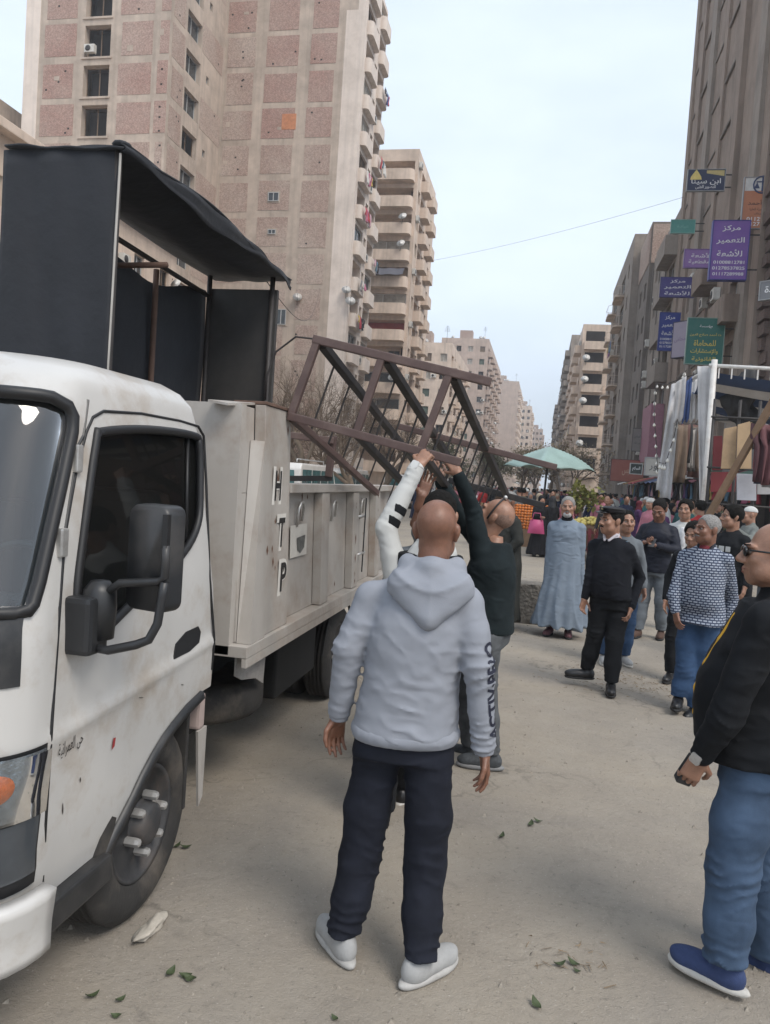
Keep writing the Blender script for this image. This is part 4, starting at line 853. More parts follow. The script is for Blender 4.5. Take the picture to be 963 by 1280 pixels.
M['steel'] = mat('bright_steel', (0.55, 0.54, 0.52), 0.4, 0.15, 12, metal=0.6, dirt=(.25, .2, .17), dirt_amt=.5, dscale=15)
M['interior'] = mat('cab_interior', (0.03, 0.03, 0.032), 0.8, 0.2, 4)
TX = -2.37                                                # centre line of the truck
def curve(tab):
    zs = [t[0] for t in tab]; vs = [t[1] for t in tab]
    return lambda z: float(np.interp(z, zs, vs))
xs = curve([(.38, -1.45), (.55, -1.42), (.95, -1.405), (1.25, -1.412), (1.4, -1.43), (1.96, -1.495), (2.05, -1.52), (2.10, -1.56), (2.135, -1.62), (2.155, -1.72), (2.165, -1.9)])
yf = curve([(.38, 1.85), (.6, 1.81), (.95, 1.80), (1.28, 1.83), (1.34, 1.85), (1.98, 2.07), (2.05, 2.11), (2.10, 2.17), (2.135, 2.26), (2.155, 2.38), (2.165, 2.6)])
yr = curve([(.38, 3.32), (1.0, 3.32), (1.95, 3.21), (2.05, 3.19), (2.10, 3.16), (2.135, 3.1), (2.155, 3.02), (2.165, 2.9)])
rf = curve([(.38, .20), (.9, .24), (1.3, .22), (1.95, .20), (2.165, .3)])
def section(z, ins=0.0, n=10):
    """closed outline of the cab at height z, counter-clockwise from the right rear, ins = inset"""
    x1 = xs(z)-ins; x0 = 2*TX-x1; y0 = yf(z)+ins; y1 = yr(z)-ins; r = max(.03, rf(z)-ins); q = max(.02, .07-ins); P = []
    def arc(cx, cy, rr, a0, a1):
        for k in range(n+1):
            a = a0+(a1-a0)*k/n; P.append((cx+rr*math.cos(a), cy+rr*math.sin(a)))
    arc(x1-q, y1-q, q, math.pi/2, 0)
    for k in range(1, 14): t = k/14; P.append((x1, (y1-q)*(1-t)+(y0+r)*t))
    arc(x1-r, y0+r, r, 0, -math.pi/2)
    for k in range(1, 10): t = k/10; P.append(((x1-r)*(1-t)+(x0+r)*t, y0))
    arc(x0+r, y0+r, r, -math.pi/2, -math.pi)
    for k in range(1, 14): t = k/14; P.append((x0, (y0+r)*(1-t)+(y1-q)*t))
    arc(x0+q, y1-q, q, math.pi, math.pi/2)
    return P
def crease(y, z):
    zc = .925+(y-2.05)*.07; t = (z-zc)
    return .010*math.exp(-(t/.022)**2)-.006*(1/(1+math.exp(-(t-.03)/.012)))*(1 if z < 1.25 else max(0, 1-(z-1.25)/.1))
def loft(zs, ins=0.0, cr=True):
    b = MB(); rows = [section(z, ins) for z in zs]; n = len(rows[0]); vs = []
    for z, row in zip(zs, rows):
        for (x, y) in row:
            if cr and x > xs(z)-.01-ins and y > 2.02: x += crease(y, z)*min(1, (y-2.02)/.06)
            vs.append((x, y, z))
    fs = [(j*n+i, (j+1)*n+i, (j+1)*n+(i+1) % n, j*n+(i+1) % n) for j in range(len(zs)-1) for i in range(n)]
    fs += [tuple(range(n)), tuple((len(zs)-1)*n+k for k in range(n-1, -1, -1))]
    b.add(vs, fs, True); return b
zrow = sorted(set([.40, .46, .55, .65, .75, .82]+[.86+.016*k for k in range(14)]+[1.1, 1.18, 1.25, 1.3, 1.36, 1.45, 1.55, 1.65, 1.75, 1.85, 1.93, 1.98, 2.02, 2.05, 2.075, 2.1, 2.12, 2.135, 2.147, 2.155, 2.161, 2.165]))
truck = empty('dump_truck', (TX, 4.6, 0), 0, 'white municipal dump truck with cab door facing the road', 'truck')
def SP(x, y, off=0.0):
    """point on the cab side under a pixel of the photograph"""
    X = -1.42
    for _ in range(6): p = onX(x, y, X); X = xs(p[2])
    return Vector((xs(p[2])+off+crease(p[1], p[2])*min(1, max(0, p[1]-2.02)/.06), p[1], p[2]))
def smooth_poly(P, n=4):
    P = [Vector(p) for p in P]; m = len(P); out = []
    for i in range(m):
        p0, p1, p2, p3 = P[i-1], P[i], P[(i+1) % m], P[(i+2) % m]
        for k in range(n):
            t = k/n; out.append(.5*((2*p1)+(p2-p0)*t+(2*p0-5*p1+4*p2-p3)*t*t+(3*p1-p0-3*p2+p3)*t**3))
    return out
WIN = smooth_poly([SP(*p) for p in ((128, 540), (185, 537), (240, 544), (249, 556), (250, 610), (247, 655), (226, 695), (172, 748), (121, 797), (103, 790), (95, 745), (103, 670), (119, 552))])
def cutter(poly, x0, x1, m):
    b = MB(); b.prism([(p[1], p[2]) for p in poly], lambda y, z: (x0, y, z), lambda y, z: (x1, y, z)); o = b.build('cutter', m, fix=True); return o
cab_o = loft(zrow).build('cab', M['truck_white'], None, fix=True)
cuts = []
cav = loft([.62]+[z for z in zrow if .66 < z < 2.1], .045, False).build('cutter', M['interior'], fix=True); cuts.append(cav)
cuts.append(cutter(WIN, -1.0, -4.0, M['gasket']))
WSP = [(1.4, 1.35), (1.98, 1.338), (2.0, 1.36), (2.03, 1.42), (2.225, 1.88), (2.235, 1.93), (2.22, 1.965), (2.17, 1.988), (1.4, 1.99)]
wedge = lambda z: float(np.interp(z, [1.338, 1.36, 1.42, 1.88, 1.93, 1.965, 1.988], [1.98, 2.0, 2.03, 2.225, 2.235, 2.22, 2.17]))
b = MB(); b.prism(WSP, lambda y, z: (TX-1.3, y, z), lambda y, z: (TX+1.3, y, z)); cuts.append(b.build('cutter', M['gasket'], fix=True))
def ws_row(z, ins, N=48):
    P = [p for p in section(z, ins)]; ye = wedge(z); out = []
    for i in range(len(P)-1):
        p, q = P[i], P[i+1]
        if (p[1] > ye) != (q[1] > ye): t = (ye-p[1])/(q[1]-p[1]); out.append((p[0]+(q[0]-p[0])*t, ye))
        if q[1] <= ye: out.append(q)
    d = [0]
    for i in range(1, len(out)): d.append(d[-1]+math.dist(out[i], out[i-1]))
    return [(float(np.interp(d[-1]*k/N, d, [o[0] for o in out])), float(np.interp(d[-1]*k/N, d, [o[1] for o in out]))) for k in range(N+1)]
ARCH = [(2.40, .2), (2.456, .384), (2.52, .446), (2.595, .535), (2.66, .60), (2.733, .654), (2.81, .70), (2.891, .733), (3.01, .77), (3.147, .795), (3.6, .80), (3.6, .2)]
for (xa, xb) in ((-1.1, -1.80), (-2.94, -3.7)):
    b = MB(); b.prism(ARCH, lambda y, z: (xa, y, z), lambda y, z: (xb, y, z)); cuts.append(b.build('cutter', M['chassis'], fix=True))
for c in cuts:
    md = cab_o.modifiers.new('b', 'BOOLEAN'); md.operation = 'DIFFERENCE'; md.object = c; md.solver = 'EXACT'; md.material_mode = 'TRANSFER'
me = bpy.data.meshes.new_from_object(cab_o.evaluated_get(bpy.context.evaluated_depsgraph_get())); me.name = 'cab'
cab_o.modifiers.clear(); cab_o.data = me
for c in cuts: bpy.data.objects.remove(c)
for k, mm in enumerate(me.materials): pass
cab_o.parent = truck; world_child(cab_o, truck)
for p in me.polygons: p.use_smooth = True
bb = bmesh.new(); bb.from_mesh(me)
for e in bb.edges:
    if len(e.link_faces) == 2 and e.calc_face_angle(0) > R(38): e.smooth = False
bb.to_mesh(me); bb.free()
def wb(mb, name, m, parent=truck, **k):
    o = mb.build(name, m, parent, **k); M_ = parent.matrix_basis if parent is truck else None
    if parent is truck: o.matrix_parent_inverse = truck.matrix_basis.inverted()
    return o
# glazing and seals
def front_y(x, z):
    x1 = xs(z); r = rf(z); cx = x1-r; d = max(0, (x-cx), (2*TX-cx-x)*-1 if False else 0); dl = max(0, (2*TX-x1+r)-x); d = max(d, dl); d = min(d, r*.98)
    return yf(z)+r-math.sqrt(r*r-d*d)
zz_ = [1.342+.644*k/12 for k in range(13)]; rows_ = [ws_row(z, .014) for z in zz_]
g = MB(); g.add([(p[0], p[1], z) for z, r_ in zip(zz_, rows_) for p in r_], [(j*49+i, j*49+i+1, (j+1)*49+i+1, (j+1)*49+i) for j in range(12) for i in range(48)], True); wb(g, 'windscreen', see_through('windscreen_glass', (.42, .52, .56), .06, .02, .9))
zr_ = [1.342, 1.36, 1.42, 1.5, 1.6, 1.7, 1.8, 1.88, 1.93, 1.962, 1.984]; er = [ws_row(z, -.002) for z in zr_]
loop = [(r_[0][0], r_[0][1], z) for z, r_ in zip(zr_, er)]+[(p[0], p[1], 1.986) for p in er[-1][1:-1]]+[(r_[-1][0], r_[-1][1], z) for z, r_ in reversed(list(zip(zr_, er)))]+[(p[0], p[1], 1.340) for p in reversed(er[0][1:-1])]
g = MB(); g.tube(loop, .021, 8, closed=True); wb(g, 'windscreen_seal', M['gasket'])
g = MB(); c = sum(WIN, Vector())/len(WIN); n = len(WIN)
g.add([tuple(Vector((xs(p[2])-.018, p[1], p[2]))) for p in WIN], [tuple(range(n-1, -1, -1))]); wb(g, 'door_glass', see_through('door_glass', (.2, .24, .25), .0, .015, .35))
g = MB(); g.tube([tuple(p+Vector((.001, 0, 0))) for p in WIN], .017, 8, closed=True); wb(g, 'window_seal', M['gasket'])
g = MB(); a_ = SP(238, 548, -.012); b_ = SP(236, 676, -.012); g.tube([a_, b_], .008, 6); wb(g, 'quarter_bar', M['gasket'])
# door: its outline gap, hinges, handle, lettering
DOOR = [SP(*p) for p in ((51, 1140), (57, 1030), (64, 918), (70, 860), (75, 760), (81, 670), (95, 590), (108, 540), (116, 522), (130, 514), (177, 517), (225, 526), (248, 533), (255, 545), (258, 600), (263, 720), (266, 800), (264, 846))]
g = MB(); g.tube([DOOR[i].lerp(DOOR[i+1], k/5)+Vector((-.0005, 0, 0)) for i in range(len(DOOR)-1) for k in range(5)], .0058, 6); wb(g, 'door_gap', M['gasket'])
g = MB(); g.tube([SP(*p) for p in ((110, 500), (104, 545), (96, 560))], .006, 5); g.tube([SP(*p) for p in ((96, 566), (80, 670))], .005, 5); wb(g, 'rain_gutter', M['black_plastic'])
for (x, y) in ((94, 573), (75, 678)):
    p = SP(x, y); g = MB(); g.box(p.x-.006, p.x+.02, p.y-.018, p.y+.018, p.z-.045, p.z+.045); wb(g, 'hinge', M['steel'], bevel=.006)
hp = [SP(*p) for p in ((217, 824), (221, 805), (234, 790), (249, 783), (252, 790), (249, 803), (236, 814))]
g = MB(); g.add([p+Vector((.004, 0, 0)) for p in hp]+[p+Vector((-.03, 0, 0)) for p in hp], [tuple(range(7))]+[(i, 7+i, 7+(i+1) % 7, (i+1) % 7) for i in range(7)]); hd = wb(g, 'door_handle', M['gasket'], fix=True)
g = MB(); g.tube([SP(222, 812, .012), SP(235, 799, .018), SP(247, 793, .012)], .011, 8); o = wb(g, 'handle_grip', M['black_plastic']); o.parent = hd; o.matrix_parent_inverse = truck.matrix_basis.inverted()
ink = flat('sign_ink', (.02, .018, .018), .6, .2, 20)
def on_side(name, body, x0, y0, x1, y1, height, m, width=None):
    a, b = SP(x0, y0, .004), SP(x1, y1, .004); dr = (b-a).normalized(); upv = Vector((1, 0, 0)).cross(dr) if False else Vector((-dr.y*0, 0, 1)); nn = Vector((1, 0, 0)); yv = nn.cross(dr).normalized()
    o = text_on(truck, name, body, m, (a+b)/2, dr, yv, width=(b-a).length if width is None else width, height=height, bold=.004)
    o.matrix_parent_inverse = truck.matrix_basis.inverted(); return o
on_side('door_lettering', arabic('حى العمرانية'), 72, 941, 103, 922, .055, ink)
g = MB(); p = SP(141, 929, .004); g.add([p+Vector((.001, dy, dz)) for dy, dz in ((-.012, -.02), (.006, -.012), (.012, .018), (-.004, .02))], [(0, 1, 2, 3)]); wb(g, 'red_mark', flat('red_mark', (.3, .03, .03)))
# arch flare, step, mud guard
g = MB(); fl = [(y, z) for (y, z) in ARCH[1:-2]]
vs = []
for i, (y, z) in enumerate(fl):
    y0_, z0_ = fl[max(0, i-1)]; y1_, z1_ = fl[min(len(fl)-1, i+1)]; t = Vector((y1_-y0_, z1_-z0_)).normalized(); nn = Vector((t.y, -t.x)); x = xs(z)
    for (o_n, o_x) in ((-.012, .004), (-.008, .022), (.022, .026), (.034, -.02), (.034, -.2)): vs.append((x+o_x, y+nn.x*o_n, z+nn.y*o_n))
g.add(vs, [(i*5+k, i*5+k+1, (i+1)*5+k+1, (i+1)*5+k) for i in range(len(fl)-1) for k in range(4)], True); wb(g, 'wheel_arch_flare', M['black_plastic'], fix=True)
g = MB(); g.box(-1.62, -1.398, 2.03, 2.46, .30, .398); wb(g, 'step', M['black_plastic'], bevel=.012)
g = MB(); g.box(-1.58, -1.42, 3.06, 3.085, .30, .74); wb(g, 'mud_flap', M['rubber'], bevel=.005)
lamp = MB(); lamp.box(-1.47, -1.41, 3.16, 3.22, .62, .78); wb(lamp, 'side_marker', flat('marker_lens', (.42, .33, .3)), bevel=.015)
g = MB(); g.add([(-1.42, 3.15, .62), (-1.42, 3.24, .62), (-1.42, 3.235, .3), (-1.43, 3.22, .25)], [(0, 1, 2, 3)]); o = wb(g, 'torn_flap', M['truck_bed']); s = o.modifiers.new('t', 'SOLIDIFY'); s.thickness = .012
# front corner: bumper, headlamp, indicator, grille panel
def patch(s0, s1, z0, z1, off, nu=24, nv=8, bulge=0.0):
    """surface wrapped on the front right corner: s = metres along the outline, 0 where the side meets the corner, growing towards the front"""
    def pos(s, z, o):
        x1, y0, r = xs(z), yf(z), rf(z); L_ = r*math.pi/2
        if s < 0: return (x1+o, y0+r-s, z)
        if s < L_: a = s/r; return (x1-r+(r+o)*math.cos(a), y0+r-(r+o)*math.sin(a), z)
        return (x1-r-(s-L_), y0-o, z)
    def fn(u, v): s = s0+(s1-s0)*u; z = z0+(z1-z0)*v; return pos(s, z, off+bulge*math.sin(math.pi*u)*math.sin(math.pi*v))
    b = MB(); b.grid(fn, nu, nv); return b
def lens(name, col, rough, m=None, **k):
    m = mat(name, col, rough, .3, 9, spec=.8, coat=.6); return m
chrome = mat('lamp_reflector', (.30, .33, .36), .18, .5, 14, metal=.75, bump=.6, bscale=40)
hl_ = wb(patch(-.012, .62, .50, .935, .006), 'headlamp_surround', M['gasket'])
o = wb(patch(.0, .60, .735, .925, .012, bulge=.012), 'headlamp', chrome)
def spot(sc, zc, rs, rz_, off, bulge):
    def fn(u, v):
        a = 2*math.pi*u; s_ = sc+rs*v*math.cos(a); z = zc+rz_*v*math.sin(a); x1, y0, r = xs(z), yf(z), rf(z); L_ = r*math.pi/2; o = off+bulge*(1-v*v)
        if s_ < 0: return (x1+o, y0+r-s_, z)
        if s_ < L_: return (x1-r+(r+o)*math.cos(s_/r), y0+r-(r+o)*math.sin(s_/r), z)
        return (x1-r-(s_-L_), y0-o, z)
    b = MB(); b.grid(fn, 28, 6); return b
o = wb(spot(.16, .84, .055, .045, .018, .014), 'indicator', mat('indicator_orange', (.55, .11, .015), .15, .4, 45, coat=.8, bump=.4, bscale=120))
o = wb(spot(.38, .83, .11, .075, .018, .012), 'lamp_bowl', mat('lamp_bowl', (.6, .62, .64), .12, .3, 20, metal=.8))
o = wb(patch(.0, .60, .735, .925, .030, bulge=.012), 'headlamp_lens', see_through('headlamp_glass', (.86, .9, .92), .05, .03))
o = wb(patch(.0, .60, .545, .722, .010, bulge=.006), 'lower_lamp_cover', mat('smoked_cover', (.055, .062, .07), .22, .2, 5, coat=.5))
g = patch(-.02, 1.6, .29, .50, .03, 40, 8, .012); g2 = g
o = wb(g, 'bumper', M['truck_white']); s = o.modifiers.new('t', 'SOLIDIFY'); s.thickness = .05
o = wb(patch(.10, 1.5, 1.13, 1.33, .006, 40, 6), 'grille_panel', M['black_plastic'])
o = wb(patch(.42, 1.4, .60, .90, .012, 20, 6), 'front_grille', M['black_plastic'])
g = MB(); g.box(TX-.26, TX+.26, 1.735, 1.75, .33, .45); wb(g, 'number_plate', flat('plate_white', (.6, .6, .6)))
g = MB(); g.tube([(-1.75, front_y(-1.75, 1.36)-.02, 1.36), (-1.9, front_y(-1.9, 1.5)-.03, 1.52), (-2.15, front_y(-2.1, 1.7)-.02, 1.72)], .008, 6); wb(g, 'wiper', M['gasket'])
# mirror with its bracket
mr = empty('wing_mirror', (0, 0, 0)); mr.parent = truck; mr.matrix_parent_inverse = truck.matrix_basis.inverted()
def mb_(g, name, m, **k): o = g.build(name, m, mr, **k); return o
c = onY(192, 697, 2.28); g = MB()
mc = Vector((c[0], 2.28, c[2]))
prof = []
def mbox(w, h, d, r, seg=6):
    P = []
    for (sx, sy, a0) in ((1, 1, 0), (-1, 1, 90), (-1, -1, 180), (1, -1, 270)):
        for k in range(seg+1): a = R(a0+90*k/seg); P.append((sx*(w/2-r)+r*math.cos(a), sy*(h/2-r)+r*math.sin(a)))
    return P
rings = [(.72, .035), (.92, .022), (1.0, -.005), (1.0, -.045), (.96, -.05)]
Pm = mbox(.165, .345, 0, .035); vs = []; cyw, syw = math.cos(R(-14)), math.sin(R(-14))
for (sc, d) in rings:
    for (a, z) in Pm: x, y = a*(sc if abs(sc) < 1 else 1), -d; x = a*(.7+.3*sc) ; vs.append((mc.x+x*cyw-y*syw, mc.y+x*syw+y*cyw, mc.z+z*(.85+.15*sc)))
n = len(Pm); g.add(vs, [(j*n+i, j*n+(i+1) % n, (j+1)*n+(i+1) % n, (j+1)*n+i) for j in range(len(rings)-1) for i in range(n)]+[tuple(range(n-1, -1, -1)), tuple((len(rings)-1)*n+k for k in range(n))], True)
mb_(g, 'mirror_housing', M['black_plastic'])
bs = SP(97, 770); 
g = MB(); g.box(bs.x-.02, bs.x+.085, bs.y-.06, bs.y+.055, bs.z-.115, bs.z+.07); mb_(g, 'mirror_base', M['black_plastic'], bevel=.018)
g = MB(); g.lathe([(.05, -.1), (.055, .0), (.052, .055), (.03, .085), (.004, .09)], (bs.x+.06, bs.y+.03, bs.z+.03), 'Z', 16); mb_(g, 'mirror_pivot', M['black_plastic'])
ap = lambda x, y, Y: Vector(onY(x, y, Y))
g = MB(); g.tube([(bs.x+.06, bs.y+.03, bs.z+.06), ap(150, 729, 2.20), ap(198, 727, 2.22), ap(206, 722, 2.22), ap(207, 700, 2.225), ap(208, 682, 2.225)], .0135, 8); mb_(g, 'mirror_arm', M['black_plastic'])
g = MB(); g.tube([(bs.x+.04, bs.y+.02, bs.z-.1), ap(135, 813, 2.17), ap(170, 806, 2.19), ap(186, 800, 2.20), ap(197, 780, 2.21), ap(203, 745, 2.22), ap(206, 728, 2.22)], .0145, 8); mb_(g, 'mirror_arm', M['black_plastic'])
g = MB(); p = ap(208, 665, 2.225); g.box(p.x-.008, p.x+.01, p.y-.012, p.y+.01, p.z-.05, p.z+.055); mb_(g, 'arm_clip', M['gasket'])
# inside the cab
seat = MB(); seat.box(-2.05, -1.55, 2.45, 2.95, .70, 1.0); wb(seat, 'seat_cushion', M['interior'], bevel=.05)
seat = MB(); seat.box(-2.05, -1.55, 2.92, 3.08, .95, 1.68); wb(seat, 'seat_back', M['interior'], bevel=.05)
seat = MB(); seat.box(-3.1, -2.2, 2.92, 3.08, .95, 1.6); wb(seat, 'bench_back', M['interior'], bevel=.05)
g = MB(); g.tube([(-1.8+.2*math.cos(a*math.pi/12), 2.36+.09*math.sin(a*math.pi/12), 1.30+.18*math.sin(a*math.pi/12)) for a in range(24)], .014, 6, closed=True); g.bar((-1.98, 2.36, 1.3), (-1.62, 2.36, 1.3), .03, .02); g.tube([(-1.8, 2.36, 1.3), (-1.8, 2.15, .95)], .025, 6); wb(g, 'steering_wheel', mat('wheel_grey', (.07, .07, .07), .5, .1, 5))
g = MB(); g.box(-3.2, -1.52, 1.93, 2.2, .75, 1.22); wb(g, 'dashboard', M['interior'], bevel=.04)
# wheels
def tyre_wheel(name, cx, cy, cz, Rr, w, side=1, nuts=True, parent=truck, flatz=False):
    """tyre, rim and nuts as parts of a wheel; the axle lies along X, outer face at cx"""
    wh = empty(name, (cx, cy, cz)); wh.parent = parent; wh.matrix_parent_inverse = truck.matrix_basis.inverted()
    s = -side; N = 48
    prof = [(Rr*.60, .035), (Rr*.62, .012), (Rr*.70, .0), (Rr*.82, -.004), (Rr*.91, .006), (Rr*.965, .022), (Rr*.985, .03)]
    tr = []; k = 5
    for i in range(k):
        a = .03+(w-.06)*i/k; b_ = .03+(w-.06)*(i+1)/k; tr += [(Rr, a+.006), (Rr, b_-.010), (Rr*.972, b_-.006), (Rr*.972, b_)]
    prof2 = prof+tr[:-2]+[(Rr*.985, w-.03), (Rr*.91, w-.006), (Rr*.8, w), (Rr*.6, w-.01)]
    b = MB(); b.lathe([(r, h*s) for r, h in prof2], (0, 0, 0), 'X', N); o = b.build('tyre', M['rubber'], wh, fix=True)
    b = MB(); rr = Rr*.62; b.lathe([(rr, .03*s), (rr*.97, .012*s), (rr*.90, .02*s), (rr*.86, .085*s), (rr*.74, .10*s), (rr*.58, .06*s), (rr*.50, .035*s), (rr*.40, .03*s), (rr*.36, .02*s), (rr*.34, -.02*s), (rr*.25, -.03*s), (.001, -.032*s)], (0, 0, 0), 'X', 32); rim = b.build('rim', M['rim'], wh)
    if nuts:
        for i in range(6):
            a = i*math.pi/3+.3; b = MB(); b.lathe([(.018, .035*s), (.018, -.012*s), (.015, -.028*s), (.004, -.032*s)], (0, rr*.46*math.cos(a), rr*.46*math.sin(a)), 'X', 6, False); b.build('lug_nut', M['steel'], rim)
        for i in range(5):
            a = i*2*math.pi/5+.5; b = MB(); b.lathe([(.032, .078*s), (.026, .072*s), (.001, .071*s)], (0, rr*.72*math.cos(a), rr*.72*math.sin(a)), 'X', 10); b.build('hand_hole', M['gasket'], rim)
    return wh
tyre_wheel('front_wheel', -1.43, 2.76, .372, .375, .21)
tyre_wheel('front_wheel', 2*TX+1.43, 2.76, .372, .375, .21, -1, False)
for (xx, sd_) in ((-1.50, 1), (2*TX+1.50, -1)):
    tyre_wheel('rear_wheel', xx, 6.0, .372, .375, .21, sd_, sd_ == 1); tyre_wheel('rear_wheel', xx-.25*sd_, 6.0, .372, .375, .21, sd_, False)
# chassis, spare wheel, added underbody blocker
g = MB()
for x in (TX-.38, TX+.38): g.box(x-.04, x+.04, 2.3, 7.7, .58, .80)
wb(g, 'chassis_rails', M['chassis'])['kind'] = 'stuff'
g = MB(); g.tube([(TX-.7, 6.0, .37), (TX+.7, 6.0, .37)], .08, 8); wb(g, 'rear_axle', M['chassis'])
g = MB(); g.box(-3.2, -1.62, 3.35, 3.6, .55, .95); wb(g, 'rear_cross_member', M['chassis'])
g = MB(); g.box(-3.25, -1.56, 4.62, 5.5, .34, .86); wb(g, 'tool_box', M['chassis'], bevel=.02)
g = MB(); g.box(-3.1, -1.80, 3.7, 6.9, .30, .87); wb(g, 'underbody_blocker', M['chassis'], bevel=.03)  # added black box: hides the lit ground beyond, darkens the space under the bed
g = MB(); g.tube([(-1.52, 6.0-.46*math.cos(a), .36+.46*math.sin(a)) for a in np.linspace(.15, math.pi-.15, 14)], .012, 5); wb(g, 'mudguard_rim', M['chassis'])
sp = empty('spare_wheel', (0, 0, 0)); sp.parent = truck; sp.matrix_parent_inverse = truck.matrix_basis.inverted()
g = MB(); g.lathe([(.2, -.09), (.3, -.105), (.345, -.095), (.375, -.06), (.378, .0), (.375, .06), (.345, .095), (.3, .105), (.2, .09)], (-1.86, 4.12, .50), 'Z', 40); g.build('tyre', M['rubber'], sp)
g = MB(); g.lathe([(.21, -.08), (.15, -.02), (.15, .02), (.21, .08)], (-1.86, 4.12, .50), 'Z', 24); g.build('rim', M['rim'], sp)
g = MB(); P = [(3.66, .845), (3.66, .74), (3.75, .70), (3.95, .66), (4.08, .60), (4.1, .845)]; g.prism(P, lambda y, z: (-1.46, y, z), lambda y, z: (-1.45, y, z)); wb(g, 'torn_plate', mat('torn_plate', (.33, .31, .29), .7, .25, 12, bump=.4, bscale=90), fix=True)
# tipper body
ZB, ZT = .90, 1.672; Y0, Y1 = 3.62, 7.7
bx_ = lambda z: -1.46-.05*(z-ZB)/(2.15-ZB)               # side wall leans in a little
def side_box(y0, y1, z0, z1, o0, o1, name, m=M['truck_bed'], bev=.004):
    """piece of the body side between outward offsets o0 < o1 from the leaning wall"""
    vs = []
    for z in (z0, z1):
        for (y, o) in ((y0, o0), (y1, o0), (y1, o1), (y0, o1)): vs.append((bx_(z)+o, y, z))
    b = MB(); b.add(vs, [(0, 1, 2, 3), (7, 6, 5, 4), (1, 0, 4, 5), (2, 1, 5, 6), (3, 2, 6, 7), (0, 3, 7, 4)]); return wb(b, name, m, fix=True, bevel=bev)
side_box(Y0+.045, Y1, ZB+.01, ZT, -.04, 0, 'side_panel')
side_box(Y0+.045, 3.858, ZT+.001, 2.12, -.04, 0, 'side_panel')
side_box(Y0-.02, Y1, ZB-.05, ZB+.008, -.1, .085, 'bottom_flange')
side_box(Y0-.018, Y1, ZB-.10, ZB-.051, .055, .083, 'flange_lip')
rail_o = side_box(4.285, Y1, ZT+.002, ZT+.055, -.07, .07, 'top_rail')
side_box(3.86, 4.28, ZB+.01, 2.14, .002, .062, 'corner_post')
side_box(3.86, 4.28, 2.142, 2.16, -.12, .07, 'post_cap', M['rust'])
b = MB(); b.add([(bx_(ZB)+.004, 3.66, ZB+.01), (bx_(ZB)+.078, 3.66, ZB+.01), (bx_(ZB)+.078, 3.858, ZB+.01), (bx_(1.95)+.004, 3.80, 1.95), (bx_(1.95)+.06, 3.858, 1.95), (bx_(1.95)+.004, 3.858, 1.95)], [(0, 1, 4, 3), (1, 2, 4), (0, 3, 5), (3, 4, 5), (0, 2, 1)]); wb(b, 'gusset', M['truck_bed'], fix=True)
b = MB(); b.box(-3.33, bx_(1.2)-.002, Y0-.02, Y0+.04, ZB-.04, 2.12); wb(b, 'bulkhead', M['truck_bed'])
b = MB(); b.add([(-1.62, Y0-.1, 2.125), (bx_(2.1)+.0, Y0-.12, 2.11), (bx_(2.1), 3.86, 2.15), (-1.62, 3.86, 2.15)], [(0, 1, 2, 3)]); o = wb(b, 'bent_top_plate', M['truck_bed']); s = o.modifiers.new('t', 'SOLIDIFY'); s.thickness = .012
b = MB(); b.box(-3.33, -1.5, Y0+.042, Y1, ZB-.02, ZB+.005); wb(b, 'bed_floor', M['truck_bed'])
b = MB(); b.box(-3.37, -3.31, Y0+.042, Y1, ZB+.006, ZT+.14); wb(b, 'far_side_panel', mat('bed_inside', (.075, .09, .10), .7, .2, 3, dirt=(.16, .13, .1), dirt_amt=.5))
b = MB(); b.box(-3.30, -1.53, Y1-.05, Y1-.005, ZB+.006, ZT-.05); wb(b, 'tailgate', M['truck_bed'])
for (y0, y1) in ((4.98, 5.16), (5.86, 6.04), (6.7, 6.88)): side_box(y0, y1, ZB+.012, ZT, .002, .062, 'side_rib')
for y in (4.62, 5.42, 6.32):
    b = MB(); z = 1.56; x = bx_(z)+.02; b.tube([(x, y-.05, z-.10), (x+.01, y-.05, z+.02), (x+.012, y-.025, z+.05), (x+.012, y+.025, z+.05), (x+.01, y+.05, z+.02), (x, y+.05, z-.07)], .009, 6); wb(b, 'rope_hook', M['steel'])
for z in (1.47, 1.16):
    b = MB(); x = bx_(z); b.tube([(x, 6.1, z-.02), (x+.05, 6.1, z), (x+.05, 6.32, z), (x, 6.32, z-.02)], .012, 6); wb(b, 'step_rung', M['steel'])
b = MB(); b.tube([(bx_(1.3)+.06, 6.26, 1.62), (bx_(1.3)+.06, 6.26, 1.0)], .006, 5); wb(b, 'cable', M['gasket'])
b = MB(); z0_, z1_ = 1.27, 1.47; b.add([(bx_(z0_)+.012, 4.46, z0_), (bx_(z0_)+.012, 4.80, z0_), (bx_(z1_)+.012, 4.80, z1_), (bx_(z1_)+.012, 4.46, z1_)], [(0, 1, 2, 3)]); o = wb(b, 'maker_plate', flat('maker_plate', (.55, .52, .47)))
b = MB(); P = [(4.6, 1.31), (4.66, 1.285), (4.74, 1.32), (4.75, 1.40), (4.58, 1.39)]; b.add([(bx_(1.35)+.016, y, z) for y, z in P], [tuple(range(5))]); wb(b, 'maker_badge', mat('badge_dark', (.12, .12, .11), .4, .6, 40))
for (ch, py_) in (('H', 607), ('T', 665), ('P', 720)):
    p = onX(349 if ch != 'H' else 347, py_, -1.43); z = p[2]; x = bx_(z)+.0665
    o = text_on(truck, 'stencil_letter', ch, flat('letter_backing', (.66, .63, .58)), (x, p[1]-.01, z), (0, 1, 0), (0, 0, 1), width=.15, height=.21, bold=.045); o.matrix_parent_inverse = truck.matrix_basis.inverted()
    o2 = text_on(truck, 'stencil_letter', ch, ink, (x+.0025, p[1], z), (0, 1, 0), (0, 0, 1), width=.10, height=.165, bold=.02); o2.matrix_parent_inverse = truck.matrix_basis.inverted()

